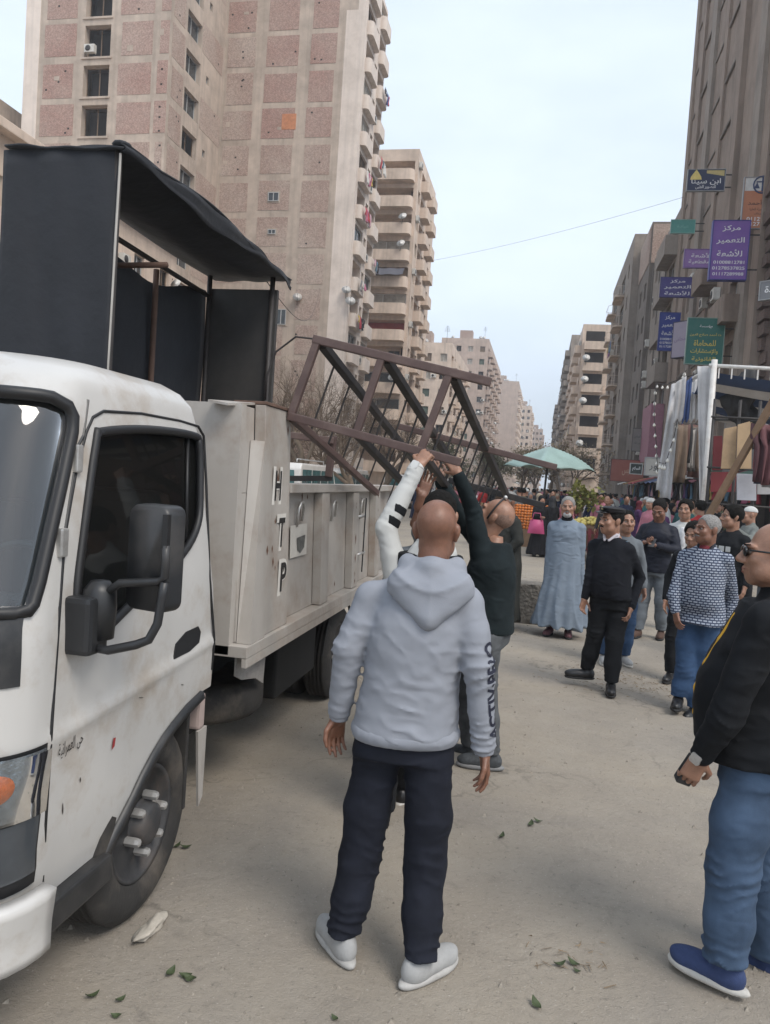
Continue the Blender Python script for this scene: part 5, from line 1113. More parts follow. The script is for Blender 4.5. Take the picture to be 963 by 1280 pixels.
# ------------------------------------------------------------------ black cloth kiosk standing in the truck body
M['black_cloth'] = mat('black_cloth', (.013, .015, .020), .75, .25, 2, bump=.35, bscale=7, sheen=.05, bdist=.03)
M['dark_board'] = mat('dark_board', (.045, .043, .042), .6, .25, 3, dirt=(.09, .08, .07), dirt_amt=.5)
KX0, KX1, KY0, KY1, KZ = -2.90, -2.265, 3.68, 6.12, 3.42
kiosk = empty('kiosk', ((KX0+KX1)/2, (KY0+KY1)/2, ZB), 0, 'narrow black cloth covered kiosk with open side loaded upright on the truck', 'kiosk')
def kb(g, name, m, thick=0, **k):
    o = wbuild(g, name, m, kiosk, **k)
    if thick: s = o.modifiers.new('t', 'SOLIDIFY'); s.thickness = thick
    return o
def wav(u, v, s, a=.012): return a*(math.sin(u*7+s)*math.sin(v*5+s*2)+.6*math.sin(u*17+v*9+s))
g = MB(); g.grid(lambda u, v: (KX0-.02+(KX1-KX0+.04)*u, KY0-.03+wav(u, v, 1), ZB+.02+(KZ-ZB-.02-.02*(1-u))*v), 24, 30); kb(g, 'front_cloth', M['black_cloth'], .008)
g = MB()
def farp(u, v):
    zt = 3.22+.02*u-.12*math.sin(u*math.pi)-.03*math.sin(u*12); return (KX0+.01+wav(u, v, 3), KY0+(KY1-KY0)*u, ZB+.02+(zt-ZB)*v)
g.grid(farp, 26, 16); kb(g, 'side_cloth', M['black_cloth'], .008)
g = MB(); g.box(KX0+.06, KX1+.02, KY1-.02, KY1+.02, ZB+.02, KZ-.13); kb(g, 'rear_board', M['dark_board'], bevel=.005)
def roof(u, v):
    x = KX0+(KX1+.06-KX0)*u+.05*u*math.sin(v*3.1); return (x, KY0-.05+(KY1-KY0+.24)*v, KZ+.0-.10*math.sin(math.pi*u)*math.sin(v*math.pi)-.03*math.sin(v*8+u*2)*u+wav(u, v, 5, .008))
g = MB(); g.grid(roof, 16, 30); kb(g, 'roof_cloth', M['black_cloth'], .01)
g = MB(); g.grid(lambda u, v: (KX1+.055+.01*math.sin(u*30)+.05*math.sin(u*3.1)+wav(u, v, 2), KY0-.05+(KY1-KY0+.24)*u, KZ+.004-(.05+.06*math.sin(u*4)**2)*v), 40, 4); kb(g, 'roof_valance', M['black_cloth'], .008)
for (x, y) in ((KX1, KY0), (KX0+.04, KY0+.02), (KX1-.02, KY1-.04), (KX0+.06, KY1-.04)):
    g = MB(); g.tube([(x, y, ZB), (x, y, KZ-.03)], .022, 8); kb(g, 'post', M['iron'])
for y in (4.45, 5.2): g = MB(); g.tube([(KX0+.05, y, ZB), (KX0+.05, y, 3.2)], .022, 8); kb(g, 'post', M['rust'])
g = MB(); g.tube([(KX0+.06, KY0, 3.27), (KX0+.06, KY1, 3.22)], .018, 6); kb(g, 'rail', M['iron'])
g = MB(); g.tube([(KX0+.05, 4.45, 2.3), (KX0+.05, 5.35, 2.3)], .016, 6); kb(g, 'rail', M['iron'])
g = MB(); g.tube([(KX0+.1, 4.35, 2.99), (KX1-.05, 4.35, 3.0)], .018, 6); kb(g, 'rail', M['rust'])
g = MB(); g.tube([(KX1+.03, KY0-.03, KZ-.05), (KX1+.02, KY0-.035, 2.2)], .007, 5); kb(g, 'lacing_cord', mat('cord', (.4, .38, .35), .8, .2, 5))
g = MB(); g.sphere((KX1+.02, KY0+.0, KZ+.0), (.05, .06, .022), 10, 6); kb(g, 'cloth_knot', M['black_cloth'])
# loose cable between kiosk and frame
g = MB(); g.tube([T(332, 500, 4.3), T(334, 470, 4.3), T(345, 440, 4.3), T(370, 421, 4.3), T(397, 424, 4.25)], .006, 6); tag(g.build('loose_cable', M['iron']), 'thin loose cable looping from the truck post to the lifted frame', 'cable')

# ------------------------------------------------------------------ the steel frame being lifted on to the truck
M['frame_brown'] = mat('frame_brown', (.10, .062, .055), .55, .2, 6, dirt=(.16, .12, .1), dirt_amt=.5, dscale=6)
M['frame_dark'] = mat('frame_dark', (.014, .013, .014), .55, .2, 6, dirt=(.08, .06, .05), dirt_amt=.5, dscale=6)
FY = 4.2
fr = empty('steel_frame', T(470, 600, FY), 0, 'brown welded steel stall frame with thin bars held up over the truck side', 'frame')
cdir = Vector(ray(737, 855)); cdir = cdir/cdir.y
def fb(a, b, name, m, w=.047, h=.047): g = MB(); g.bar(a, b, w, h); wbuild(g, name, m, fr, bevel=.006)
TLp, TRp, BLp, BRp = [Vector(T(*p, FY)) for p in ((392, 424), (614, 478), (361, 520), (576, 578))]
fb(TLp, TRp, 'top_rail', M['frame_brown']); fb(BLp, BRp, 'bottom_rail', M['frame_brown'])
def far_t(p, px, py):
    """distance along the frame's depth at which the member from p passes nearest to a pixel"""
    best = min((( (lambda d: (CX+F*(d@rt)/(d@fw)-px)**2+(CY-F*(d@up)/(d@fw)-py)**2)(np.array(p+cdir*t)-CP), t) for t in np.linspace(.2, 6, 300)))
    return best[1]
posts = [((397, 427), (364, 520)), ((478, 446), (446, 541)), ((562, 467), (526, 563))]
tl = far_t(Vector(T(562, 467, FY)), 629, 619)
for i, (a, b) in enumerate(posts):
    A_, B_ = Vector(T(*a, FY)), Vector(T(*b, FY)); fb(A_, B_, 'post', M['frame_brown'], .042, .042)
    fb(A_+Vector((.02, .03, -.01)), A_+cdir*tl+Vector((.02, 0, 0)), 'cross_member', M['frame_dark'], .048, .048)
    fb(B_+Vector((0, .03, -.01)), B_+cdir*(tl*(.66, .5, .42)[i]), 'cross_member', M['frame_dark' if i else 'frame_brown'], .042, .042)
    for k in range(1, 8 if i < 2 else 11):
        t = tl*k/(9.0 if i < 2 else 11.5); p = A_+cdir*t; d = (B_-A_); fb(p, p+d*(1.02), 'bar', M['iron'], .013, .013)
pf = Vector(T(562, 467, FY))+cdir*(tl*.62); d = (TRp-TLp); 
t1 = far_t(Vector(T(562, 467, FY)), 606, 560)
P3 = Vector(T(562, 467, FY))+cdir*t1
fb(P3-d*.62, P3+d*.52, 'far_rail', M['frame_brown'], .045, .045)
P4 = Vector(T(562, 467, FY))+cdir*tl
fb(P4-d*.5, P4+d*.35, 'far_rail', M['frame_dark'], .055, .055)
# a second frame lying in the truck body
fr2 = empty('steel_frame', T(400, 560, 5.6), 0, 'dark steel angle frame standing inside the truck body', 'frame')
def fb2(a, b, name, w=.05): g = MB(); g.bar(a, b, w, w); wbuild(g, name, M['frame_brown'], fr2, bevel=.005)
fb2(T(340, 541, 5.4), T(417, 551, 5.6), 'rail'); fb2(T(417, 545, 5.62), T(411, 596, 5.62), 'post'); fb2(T(350, 541, 5.42), T(345, 600, 5.42), 'post')
g = MB(); g.bar(T(345, 598, 5.45), T(415, 598, 5.65), .04, .04); wbuild(g, 'lower_rail', M['frame_dark'], fr2)

# scratches, chips and grime marks on the truck
q = random.Random(19); GR = flat('grime_mark', (.17, .125, .09), .8, .3, 20); SCR = flat('scratch_dark', (.06, .05, .045), .7)
def mark(pts, m, name): g = MB(); g.add(pts, [tuple(range(len(pts)))]); wb(g, name, m)
for (x, y, w, h, m) in ((78, 1010, 2, 22, SCR), (66, 1128, 6, 3, SCR), (100, 975, 2, 8, SCR), (176, 872, 9, 1.5, SCR), (228, 856, 5, 1.5, SCR)):
    P = []
    for k in range(11): a = 2*math.pi*k/11; rr = q.uniform(.5, 1); P.append(SP(x+w*.5*math.cos(a)*rr, y+h*.5*math.sin(a)*rr, .0022))
    mark(P, m, 'grime_mark' if m is GR else 'scratch')
for k in range(26):
    z = q.uniform(ZB+.03, 2.1 if k % 3 == 0 else ZT); y = q.uniform(3.88, 4.25) if k % 3 == 0 else q.uniform(4.3, 6.8); o = .0635 if k % 3 == 0 else .0015
    if k % 3 and any(a-.03 < y < b+.03 for a, b in ((4.98, 5.16), (5.86, 6.04), (6.7, 6.88))): o = .0635; y = [5.07, 5.95, 6.79][k % 3]
    L_ = q.uniform(.01, .04); P = [(bx_(z+dz)+o, y+dy, z+dz) for dy, dz in ((-L_*.4, 0), (0, -L_*q.uniform(.6, 2.2)), (L_*.5, -L_*.2), (L_*.1, L_*.8))]; mark(P, flat('rust_chip', (.13, .065, .04), .9, .3, 30), 'rust_chip')
# ------------------------------------------------------------------ figure kit: bodies and clothes grown from distance fields
V3 = lambda *a: np.array(a, float)
def smin(a, b, k):
    h = np.maximum(k-np.abs(a-b), 0)/k
    return np.minimum(a, b)-h*h*k*.25
class RC:                                    # round cone from a to b
    def __init__(s, a, b, ra, rb): s.a, s.b, s.ra, s.rb = np.array(a, float), np.array(b, float), ra, rb
    def box(s): m = max(s.ra, s.rb); return np.minimum(s.a, s.b)-m, np.maximum(s.a, s.b)+m
    def d(s, X, Y, Z):
        ab = s.b-s.a; L2 = max(1e-9, ab@ab); px, py, pz = X-s.a[0], Y-s.a[1], Z-s.a[2]
        t = np.clip((px*ab[0]+py*ab[1]+pz*ab[2])/L2, 0, 1)
        return np.sqrt((px-ab[0]*t)**2+(py-ab[1]*t)**2+(pz-ab[2]*t)**2)-(s.ra+(s.rb-s.ra)*t)
class EL:                                    # ellipsoid, optional rotation matrix (columns = axes)
    def __init__(s, c, r, rot=None): s.c, s.r, s.rot = np.array(c, float), np.array(r, float), rot
    def box(s): m = s.r.max() if s.rot is not None else s.r; return s.c-m, s.c+m
    def d(s, X, Y, Z):
        p = [X-s.c[0], Y-s.c[1], Z-s.c[2]]
        if s.rot is not None: p = [p[0]*s.rot[0, i]+p[1]*s.rot[1, i]+p[2]*s.rot[2, i] for i in range(3)]
        q = np.sqrt((p[0]/s.r[0])**2+(p[1]/s.r[1])**2+(p[2]/s.r[2])**2)
        q2 = np.sqrt((p[0]/s.r[0]**2)**2+(p[1]/s.r[1]**2)**2+(p[2]/s.r[2]**2)**2)
        return q*(q-1)/np.maximum(q2, 1e-6)
class LOFT:                                  # stack of ellipses: rows (z, cx, cy, half width, half depth)
    def __init__(s, rows, sq=2.3):
        r = np.array(sorted(rows), float); s.sq = sq
        if len(r) > 3:                       # smooth the profile between the given rows
            m = np.gradient(r[:, 1:], r[:, 0], axis=0); out = []
            for i in range(len(r)-1):
                h = r[i+1, 0]-r[i, 0]
                if h < 1e-6: continue
                for t in np.linspace(0, 1, 7)[:-1]:
                    out.append(np.concatenate([[r[i, 0]+h*t], (2*t**3-3*t*t+1)*r[i, 1:]+(t**3-2*t*t+t)*h*m[i]+(-2*t**3+3*t*t)*r[i+1, 1:]+(t**3-t*t)*h*m[i+1]]))
            r = np.array(out+[r[-1]])
        s.R = r
    def box(s): r = s.R; return np.array([(r[:, 1]-r[:, 3]).min(), (r[:, 2]-r[:, 4]).min(), r[0, 0]]), np.array([(r[:, 1]+r[:, 3]).max(), (r[:, 2]+r[:, 4]).max(), r[-1, 0]])
    def d(s, X, Y, Z):
        z = Z[0, 0, :]; f = lambda k: np.interp(z, s.R[:, 0], s.R[:, k])[None, None, :]
        cx, cy, a, b = f(1), f(2), f(3), f(4); e = s.sq
        q = (np.abs((X-cx)/a)**e+np.abs((Y-cy)/b)**e)**(1/e)
        d = (q-1)*np.minimum(a, b); d = np.where(q < .3, -.7*np.minimum(a, b), d)
        z0, z1 = s.R[0, 0], s.R[-1, 0]; return np.maximum(d, np.maximum(z0-Z, Z-z1))
def field(prims, vox, pad=.02, fn=None, k0=.03):
    lo = np.min([p[1].box()[0] for p in prims if p[0] == '+'], axis=0)-pad-2*vox; hi = np.max([p[1].box()[1] for p in prims if p[0] == '+'], axis=0)+pad+2*vox
    n = np.ceil((hi-lo)/vox).astype(int)+1; ax = [lo[i]+vox*np.arange(n[i]) for i in range(3)]
    D = np.full(n, .25)
    for p in prims:
        op, s = p[0], p[1]; k = p[2] if len(p) > 2 else k0
        a, b = s.box() if hasattr(s, 'box') else (lo, hi); m = k+3*vox+.01
        i0 = np.maximum(np.floor((a-m-lo)/vox).astype(int), 0); i1 = np.minimum(np.ceil((b+m-lo)/vox).astype(int)+1, n)
        if (i1 <= i0).any(): continue
        X = ax[0][i0[0]:i1[0], None, None]; Y = ax[1][None, i0[1]:i1[1], None]; Z = ax[2][None, None, i0[2]:i1[2]]
        X, Y, Z = np.broadcast_arrays(X, Y, Z); d = s.d(X, Y, Z); sl = tuple(slice(i0[i], i1[i]) for i in range(3)); c = D[sl]
        if op == '+': D[sl] = smin(c, d, k)
        elif op == '-': D[sl] = -smin(-c, d, k)
        elif op == '&': D[sl] = -smin(-c, -d, k)
    if fn is not None:
        X, Y, Z = np.meshgrid(*ax, indexing='ij', sparse=True); D = fn(D, *np.broadcast_arrays(X, Y, Z))
    return D, lo, vox
def nets(D, lo, vox):
    """surface nets: returns vertices and quads of the zero level"""
    S = D < 0; nx, ny, nz = D.shape
    c = [S[i:nx-1+i, j:ny-1+j, k:nz-1+k] for i in (0, 1) for j in (0, 1) for k in (0, 1)]
    cnt = sum(x.astype(np.int8) for x in c); act = (cnt > 0) & (cnt < 8); I = np.argwhere(act)
    if len(I) == 0: return np.zeros((0, 3)), np.zeros((0, 4), int)
    idx = np.full(act.shape, -1, int); idx[act] = np.arange(len(I)); P = np.zeros((len(I), 3)); w = np.zeros(len(I))
    off = np.array([(i, j, k) for i in (0, 1) for j in (0, 1) for k in (0, 1)]); vals = [D[I[:, 0]+o[0], I[:, 1]+o[1], I[:, 2]+o[2]] for o in off]
    for a in range(8):
        for b in range(a+1, 8):
            if np.abs(off[a]-off[b]).sum() != 1: continue
            va, vb = vals[a], vals[b]; m = (va < 0) != (vb < 0); t = va[m]/(va[m]-vb[m]); P[m] += off[a]+t[:, None]*(off[b]-off[a]); w[m] += 1
    P = (I+P/w[:, None])*vox+lo; Q = []
    for ax in range(3):
        A = [slice(0, -1) if i == ax else slice(1, -1) for i in range(3)]; B = [slice(1, None) if i == ax else slice(1, -1) for i in range(3)]
        sa, sb = S[tuple(A)], S[tuple(B)]; e = np.argwhere(sa != sb); fl = sa[tuple(e.T)]; e = e+np.array([0 if i == ax else 1 for i in range(3)])
        u, v = [(1, 2), (2, 0), (0, 1)][ax]; du = np.eye(3, dtype=int)[u]; dv = np.eye(3, dtype=int)[v]
        g = lambda p: idx[p[:, 0], p[:, 1], p[:, 2]]
        q = np.stack([g(e-du-dv), g(e-dv), g(e), g(e-du)], 1); q[~fl] = q[~fl][:, ::-1]; Q.append(q)
    Q = np.concatenate(Q); return P, Q[(Q >= 0).all(1)]
def relax(V, Q, it=1, lam=.5):
    for _ in range(it):
        S = np.zeros_like(V); n = np.zeros(len(V))
        for i in range(4):
            a, b = Q[:, i], Q[:, (i+1) % 4]; np.add.at(S, a, V[b]); np.add.at(S, b, V[a]); np.add.at(n, a, 1); np.add.at(n, b, 1)
        V = V*(1-lam)+lam*S/np.maximum(n, 1)[:, None]
    return V
def sdf_mesh(name, parts, it=1):
    """parts: list of (prims, vox, fn, k0) joined into one mesh"""
    VV, QQ, b = [], [], 0
    for (prims, vox, fn, k0) in parts:
        V, Q = nets(*field(prims, vox, fn=fn, k0=k0)); V = relax(V, Q, it); VV.append(V); QQ.append(Q+b); b += len(V)
    V = np.concatenate(VV); Q = np.concatenate(QQ); me = bpy.data.meshes.new(name)
    me.vertices.add(len(V)); me.vertices.foreach_set('co', V.astype(np.float32).ravel()); me.loops.add(len(Q)*4); me.loops.foreach_set('vertex_index', Q.astype(np.int32).ravel())
    me.polygons.add(len(Q)); me.polygons.foreach_set('loop_start', np.arange(0, len(Q)*4, 4, dtype=np.int32)); me.polygons.foreach_set('use_smooth', np.ones(len(Q), bool)); me.update(calc_edges=True); return me
def vnoise(X, Y, Z, seed, f):
    """smooth value noise from a few warped sines, cheap and good enough for cloth folds"""
    q = np.random.RandomState(seed); o = 0
    for k in range(5):
        w = q.normal(size=3)*np.array(f)*(1+.5*k); o = o+np.sin(X*w[0]+Y*w[1]+Z*w[2]+q.uniform(0, 6.28)+1.3*np.sin(X*w[1]*.6+Z*w[0]*.5+q.uniform(0, 6)))/(1+.4*k)
    return o/3.2

# skin and cloth
def skin_mat(name, c):
    if name in MATS: return MATS[name]
    m = mat(name, c, .45, .2, 26, bump=.3, bscale=140, bdist=.004); b = m.node_tree.nodes['Principled BSDF']; b.inputs['Subsurface Weight'].default_value = .12; b.inputs['Subsurface Radius'].default_value = (.012, .005, .003); return m
def cloth(name, c, var=.14, rough=.88, bs=240, bump=.2, sheen=.0, crease=.85, **k):
    """woven cloth: fine weave over soft, stretched creases"""
    new = name not in MATS; m = mat(name, c, rough, var, 7, bump=bump, bscale=bs, sheen=sheen, bdist=.003, spec=.25, **k)
    if new and crease and bump:
        n = m.node_tree; L = n.links; b = n.nodes['Principled BSDF']; tc = [x for x in n.nodes if x.type == 'TEX_COORD'][0]; old = [x for x in n.nodes if x.type == 'BUMP'][0]
        mp = n.nodes.new('ShaderNodeMapping'); mp.inputs['Scale'].default_value = (1, 1, 1.7); mp.inputs['Rotation'].default_value = (.3, .5, .2); L.new(tc.outputs['Object'], mp.inputs[0])
        z = n.nodes.new('ShaderNodeTexNoise'); z.noise_type = 'RIDGED_MULTIFRACTAL'; z.inputs['Scale'].default_value = 7; z.inputs['Detail'].default_value = 3; z.inputs['Distortion'].default_value = .8; L.new(mp.outputs[0], z.inputs['Vector'])
        bp = n.nodes.new('ShaderNodeBump'); bp.inputs['Strength'].default_value = crease; bp.inputs['Distance'].default_value = .012; L.new(z.outputs['Fac'], bp.inputs['Height']); L.new(bp.outputs[0], old.inputs['Normal'])
    return m
SKIN = {'brown': skin_mat('skin_brown', (.20, .095, .06)), 'tan': skin_mat('skin_tan', (.30, .16, .105)), 'light': skin_mat('skin_light', (.42, .25, .17))}
M['hair'] = mat('hair_black', (.009, .008, .007), .8, .5, 60, bump=.7, bscale=110, spec=.15); M['hair_grey'] = mat('hair_grey', (.22, .21, .20), .7, .5, 70, bump=.5, bscale=130); M['stubble'] = mat('stubble_grey', (.22, .135, .10), .7, .3, 90, bump=.2, bscale=200)
M['eyewhite'] = mat('eye_white', (.24, .2, .18), .25, .1, 5); M['lip'] = mat('lip', (.20, .075, .06), .5, .15, 40)
M['eye'] = mat('eye_dark', (.05, .035, .03), .2, .6, 90)
M['sole'] = mat('sole_grey', (.42, .41, .39), .8, .15, 20)
def rotz(a): c, s = math.cos(a), math.sin(a); return np.array([[c, -s, 0], [s, c, 0], [0, 0, 1]])
def rotx(a): c, s = math.cos(a), math.sin(a); return np.array([[1, 0, 0], [0, c, -s], [0, s, c]])
class Pose: pass
def head_prims(c, Rm, s=1.0, fat=1.0, beard=False, neck=None):
    """head field; c centre between the ears, Rm head rotation, +y forward"""
    w = lambda *p: c+Rm@(np.array(p)*s); P = []
    add = lambda sh, k=.02, op='+': P.append((op, sh, k*s))
    E_ = lambda p, r: EL(w(*p), np.array(r)*s, Rm)
    add(E_((0, -.018, .038), (.074, .094, .082))); add(E_((0, .028, -.03), (.060*fat, .066, .082)), .03)
    add(E_((0, .064, -.088), (.026*fat, .024, .024)), .03)
    for q in (-1, 1):
        add(E_((q*.046*fat, .03, -.065), (.020, .035, .028)), .03); add(E_((q*.043, .066, -.018), (.022*fat, .02, .018)), .025)
        add(E_((q*.031, .099, .010), (.019, .014, .012)), .016, '-')
        add(RC(w(q*.012, .092, .026), w(q*.05, .076, .026), .009*s, .008*s), .012)
        add(E_((q*.015, .098, -.030), (.011, .012, .009)), .008)
        add(E_((q*.075, -.012, -.002), (.010, .020, .034)), .008); add(E_((q*.081, -.018, .008), (.010, .018, .026)), .006)
        add(RC(w(0, .094, -.054), w(q*.022, .084, -.057), .0075*s, .005*s), .006); add(RC(w(0, .092, -.067), w(q*.019, .083, -.064), .0085*s, .005*s), .006)
    add(RC(w(0, .088, .018), w(0, .112, -.022), .009*s, .015*s), .012)
    if neck is not None: add(RC(w(0, -.03, -.05), neck, .056*s*fat, .062*s*fat), .03)
    return P
def hand_prims(wr, dr, nrm, side, s=1.0, curl=.35, spread=.0, elbow_dir=None):
    """hand field: wr wrist, dr finger direction, nrm palm normal (where the palm faces), side +1 = right hand; the thumb leaves the inner side"""
    d = dr/np.linalg.norm(dr); n = nrm-d*(nrm@d); n /= np.linalg.norm(n); t = np.cross(n, d)*side     # t: towards the thumb
    P = []; at = lambda a, b, c: wr+(d*a+t*b+n*c)*s
    for b in (-.027, -.009, .009, .027): P.append(('+', RC(at(.012, b*.75, 0), at(.085, b, 0), .014*s, .012*s), .012))
    L_ = [.066, .078, .083, .072]; Bx = [-.030, -.010, .010, .030]; r = [.0078, .0088, .0092, .0088]
    for i in range(4):
        p = at(.088, Bx[i], 0); ang = curl*.55; u = d
        for j, (l, q) in enumerate(((.48, 1.0), (.30, .92), (.24, .8))):
            a = curl*(1.0, 1.35, 1.0)[j]*(1+.12*(1.5-i)); tot = sum((curl*(1.0, 1.35, 1.0)[m]*(1+.12*(1.5-i))) for m in range(j+1))
            u = d*math.cos(tot)+n*math.sin(tot)+t*spread*(i-1.5)*.25; u /= np.linalg.norm(u); e = p+u*L_[i]*l*s
            P.append(('+', RC(p, e, r[i]*q*s, r[i]*q*.92*s), .004)); p = e
    p = at(.022, .030, .004); u = d*.62+t*.70+n*.35; u /= np.linalg.norm(u); e = p+u*.042*s; P.append(('+', RC(p, e, .0135*s, .0108*s), .010))
    u2 = d*.9+t*(.30-.35*curl)+n*(.2+.75*curl); u2 /= np.linalg.norm(u2); e2 = e+u2*.034*s; P.append(('+', RC(e, e2, .0105*s, .0095*s), .004))
    u3 = d*.9+t*(.05-.4*curl)+n*(.25+.9*curl); u3 /= np.linalg.norm(u3); P.append(('+', RC(e2, e2+u3*.026*s, .0095*s, .0075*s), .004)); return P
def fold_fn(rings, amp, seed, f=(9, 9, 14), hem=None):
    """cloth relief: soft noise plus broken, narrow creases around joints: rings = (point, radius, axis, amplitude, wavelength)"""
    def fn(D, X, Y, Z):
        D = D+amp*vnoise(X, Y, Z, seed, f); ax_ = (X[:, 0, 0], Y[0, :, 0], Z[0, 0, :])
        for i, (c, rad, ax, a, wl) in enumerate(rings):
            sl = tuple(slice(*np.searchsorted(ax_[k], (c[k]-2*rad, c[k]+2*rad))) for k in range(3)); x, y, z = X[sl], Y[sl], Z[sl]
            if x.size == 0: continue
            w = np.exp(-((x-c[0])**2+(y-c[1])**2+(z-c[2])**2)/(rad*rad)); s = (x*ax[0]+y*ax[1]+z*ax[2])*math.pi/wl
            n1 = vnoise(x, y, z, seed+i*7+1, (13, 13, 13)); n2 = vnoise(x, y, z, seed+i*7+2, (11, 11, 9))
            ridge = (1-np.abs(np.sin(s+2.2*n1)))**2
            D[sl] = D[sl]-a*3.0*w*ridge*np.clip(.45+1.1*n2, 0, 1)+a*.3*w
        return D
    return fn
def person(label, loc, rz, H=1.75, J=None, bulk=1.0, belly=0.0, skin='tan', top=None, bottom=None, shoes=None, hair=None, head=(0, 0, 0), hands=((.3, 0), (.3, 0)), hand_n=None,
           res=1.0, face=True, group=None, robe=False, neck_open=0.0, cuff=True, extras=None, cat='person', hand_res=None, hand_d=None, faceless=False, fat=1.0, base=None, hs=1.09):
    """J overrides joints (metres for a 1.75 m figure, x = the figure's right, y = forward)"""
    S = H/1.75; j = dict(hipR=(.10, 0, .90), hipL=(-.10, 0, .90), kneeR=(.11, .02, .49), kneeL=(-.11, .02, .49), ankR=(.115, -.02, .085), ankL=(-.115, -.02, .085), toeR=8, toeL=-8,
                         shR=(.160*bulk, -.01, 1.372), shL=(-.160*bulk, -.01, 1.372), elR=(.245*bulk, -.04, 1.13), elL=(-.245*bulk, -.04, 1.13), wrR=(.26*bulk, .05, .89), wrL=(-.26*bulk, .05, .89),
                         neck=(0, -.01, 1.49), headc=(0, .03, 1.625), lean=(0, 0))
    if J: j.update(J)
    g = {k: (np.array(v, float) if hasattr(v, '__len__') else v) for k, v in j.items()}
    vox = .011*res; lx, ly = g['lean']
    root_mesh = None
    # torso rows: (z, cx, cy, a, b); the torso leans linearly from hips to neck
    pel = (g['hipR']+g['hipL'])/2
    def row(z, a, b, cy=0.0):
        t = (z-.9)/.6; return (z, pel[0]+lx*t, pel[1]+ly*t+cy, a*bulk, b*bulk)
    tors = [row(.80, .155, .115), row(.88, .168, .122), row(.98, .155, .114+belly*.7, belly*.6), row(1.10, .146, .108+belly*.8, belly*.7), row(1.22, .150, .112+belly*.5, belly*.4), row(1.33, .147, .110, .005), row(1.40, .108, .090, 0), row(1.46, .072, .066, -.005), row(1.50, .07, .062, -.01)]
    def inflate(rows, o, z0=-9, z1=9): return [(z, x, y, a+o, b+o) for (z, x, y, a, b) in rows if z0 <= z <= z1]
    Rm = rotz(R(head[0]))@rotx(R(head[1])); 
    if len(head) > 2 and head[2]: c_, s_ = math.cos(R(head[2])), math.sin(R(head[2])); Rm = Rm@np.array([[c_, 0, s_], [0, 1, 0], [-s_, 0, c_]])
    hc = g['headc']
    # ---- body: one continuous mesh; finer grids where skin shows
    core = [('+', LOFT(inflate(tors, -.025)), .03)]
    for q in 'RL':
        core += [('+', RC(g['hip'+q], g['knee'+q], .07, .05), .03), ('+', RC(g['knee'+q], g['ank'+q], .05, .036), .03), ('+', RC(g['sh'+q], g['el'+q], .045, .036), .03), ('+', RC(g['el'+q], g['wr'+q], .036, .025), .02)]
    core += [('+', RC(g['neck']-V3(0, 0, .1), g['neck'], .06, .055), .03), ('+', RC(g['neck'], hc-Rm@V3(0, .02, .03), .052, .05), .02)]
    parts = [(core, .026 if res < 1.6 else .035, None, .03)]
    parts.append((head_prims(hc, Rm, hs, fat, neck=g['neck']-V3(0, .0, .03)), (.0055 if face else .008)*max(1, res*.8) if not faceless else .014, None, .02))
    for i, q in enumerate('RL'):
        sd_ = 1 if q == 'R' else -1; fd = g['wr'+q]-g['el'+q]; fd /= np.linalg.norm(fd); dr = fd if not hand_d or hand_d[i] is None else np.array(hand_d[i], float)
        nn = np.array(hand_n[i], float) if hand_n and hand_n[i] is not None else V3(-sd_, .25, 0)
        hp_ = hand_prims(g['wr'+q]+fd*.005, dr, nn, sd_, .97, hands[i][0], hands[i][1]) + [('+', RC(g['el'+q]*.35+g['wr'+q]*.65, g['wr'+q]+fd*.01, .036, .027), .015)]
        parts.append((hp_, (hand_res or .0048)*max(1, res*.75) if not faceless else .012, None, .008))
    me = sdf_mesh('person', parts); me.materials.append(SKIN[skin])
    root = bpy.data.objects.new('person', me); link(root); tag(root, label, cat, group)
    root.location = (loc[0], loc[1], loc[2] if len(loc) > 2 else 0.0); root.rotation_euler = (0, 0, R(rz)); root.scale = (S,)*3
    def child(name, prims, vx, m, fn=None, k0=.03, it=1):
        me = sdf_mesh(name, [(prims, vx, fn, k0)], it); o = obj_from(name, me, m, root); return o
    root['_g'] = 0; del root['_g']
    # ---- clothes
    t_ = dict(kind='sweater', m=None, hem=.88, off=.018, sleeve=.03, amp=.004, collar=0); t_.update(top or {})
    o_ = t_['off']
    tp = [('+', LOFT(inflate([r for r in tors if r[0] >= t_['hem']+.05]+[row(t_['hem'], .163+t_.get('flare', 0), .12+belly*.45+t_.get('flare', 0), belly*.35)], o_, t_['hem'], 1.47)), .03)]
    slv = t_.get('sleeve', .03)
    for q in 'RL':
        fd = g['wr'+q]-g['el'+q]; L_ = np.linalg.norm(fd); fd = fd/L_
        tp += [('+', RC(g['sh'+q]+V3(0, 0, -.005), g['sh'+q]*.5+g['el'+q]*.5, .054*bulk**.5+slv*.35, .048*bulk**.5+slv*.4), .028), ('+', RC(g['sh'+q]*.5+g['el'+q]*.5, g['el'+q], .048*bulk**.5+slv*.4, .041+slv*.48), .014)]
        if t_.get('short'): tp[-1] = ('+', RC(g['sh'+q]*.5+g['el'+q]*.5, g['sh'+q]*.3+g['el'+q]*.7, .053+slv*.4, .052+slv*.5), .02)
        else: tp += [('+', RC(g['el'+q], g['wr'+q]-fd*.015, .041+slv*.48, .031+slv*.34), .014)]
        tp += [('+', RC(g['sh'+q], g['neck']-V3(0, 0, .05), .048, .058), .04)]
    nk = g['neck']
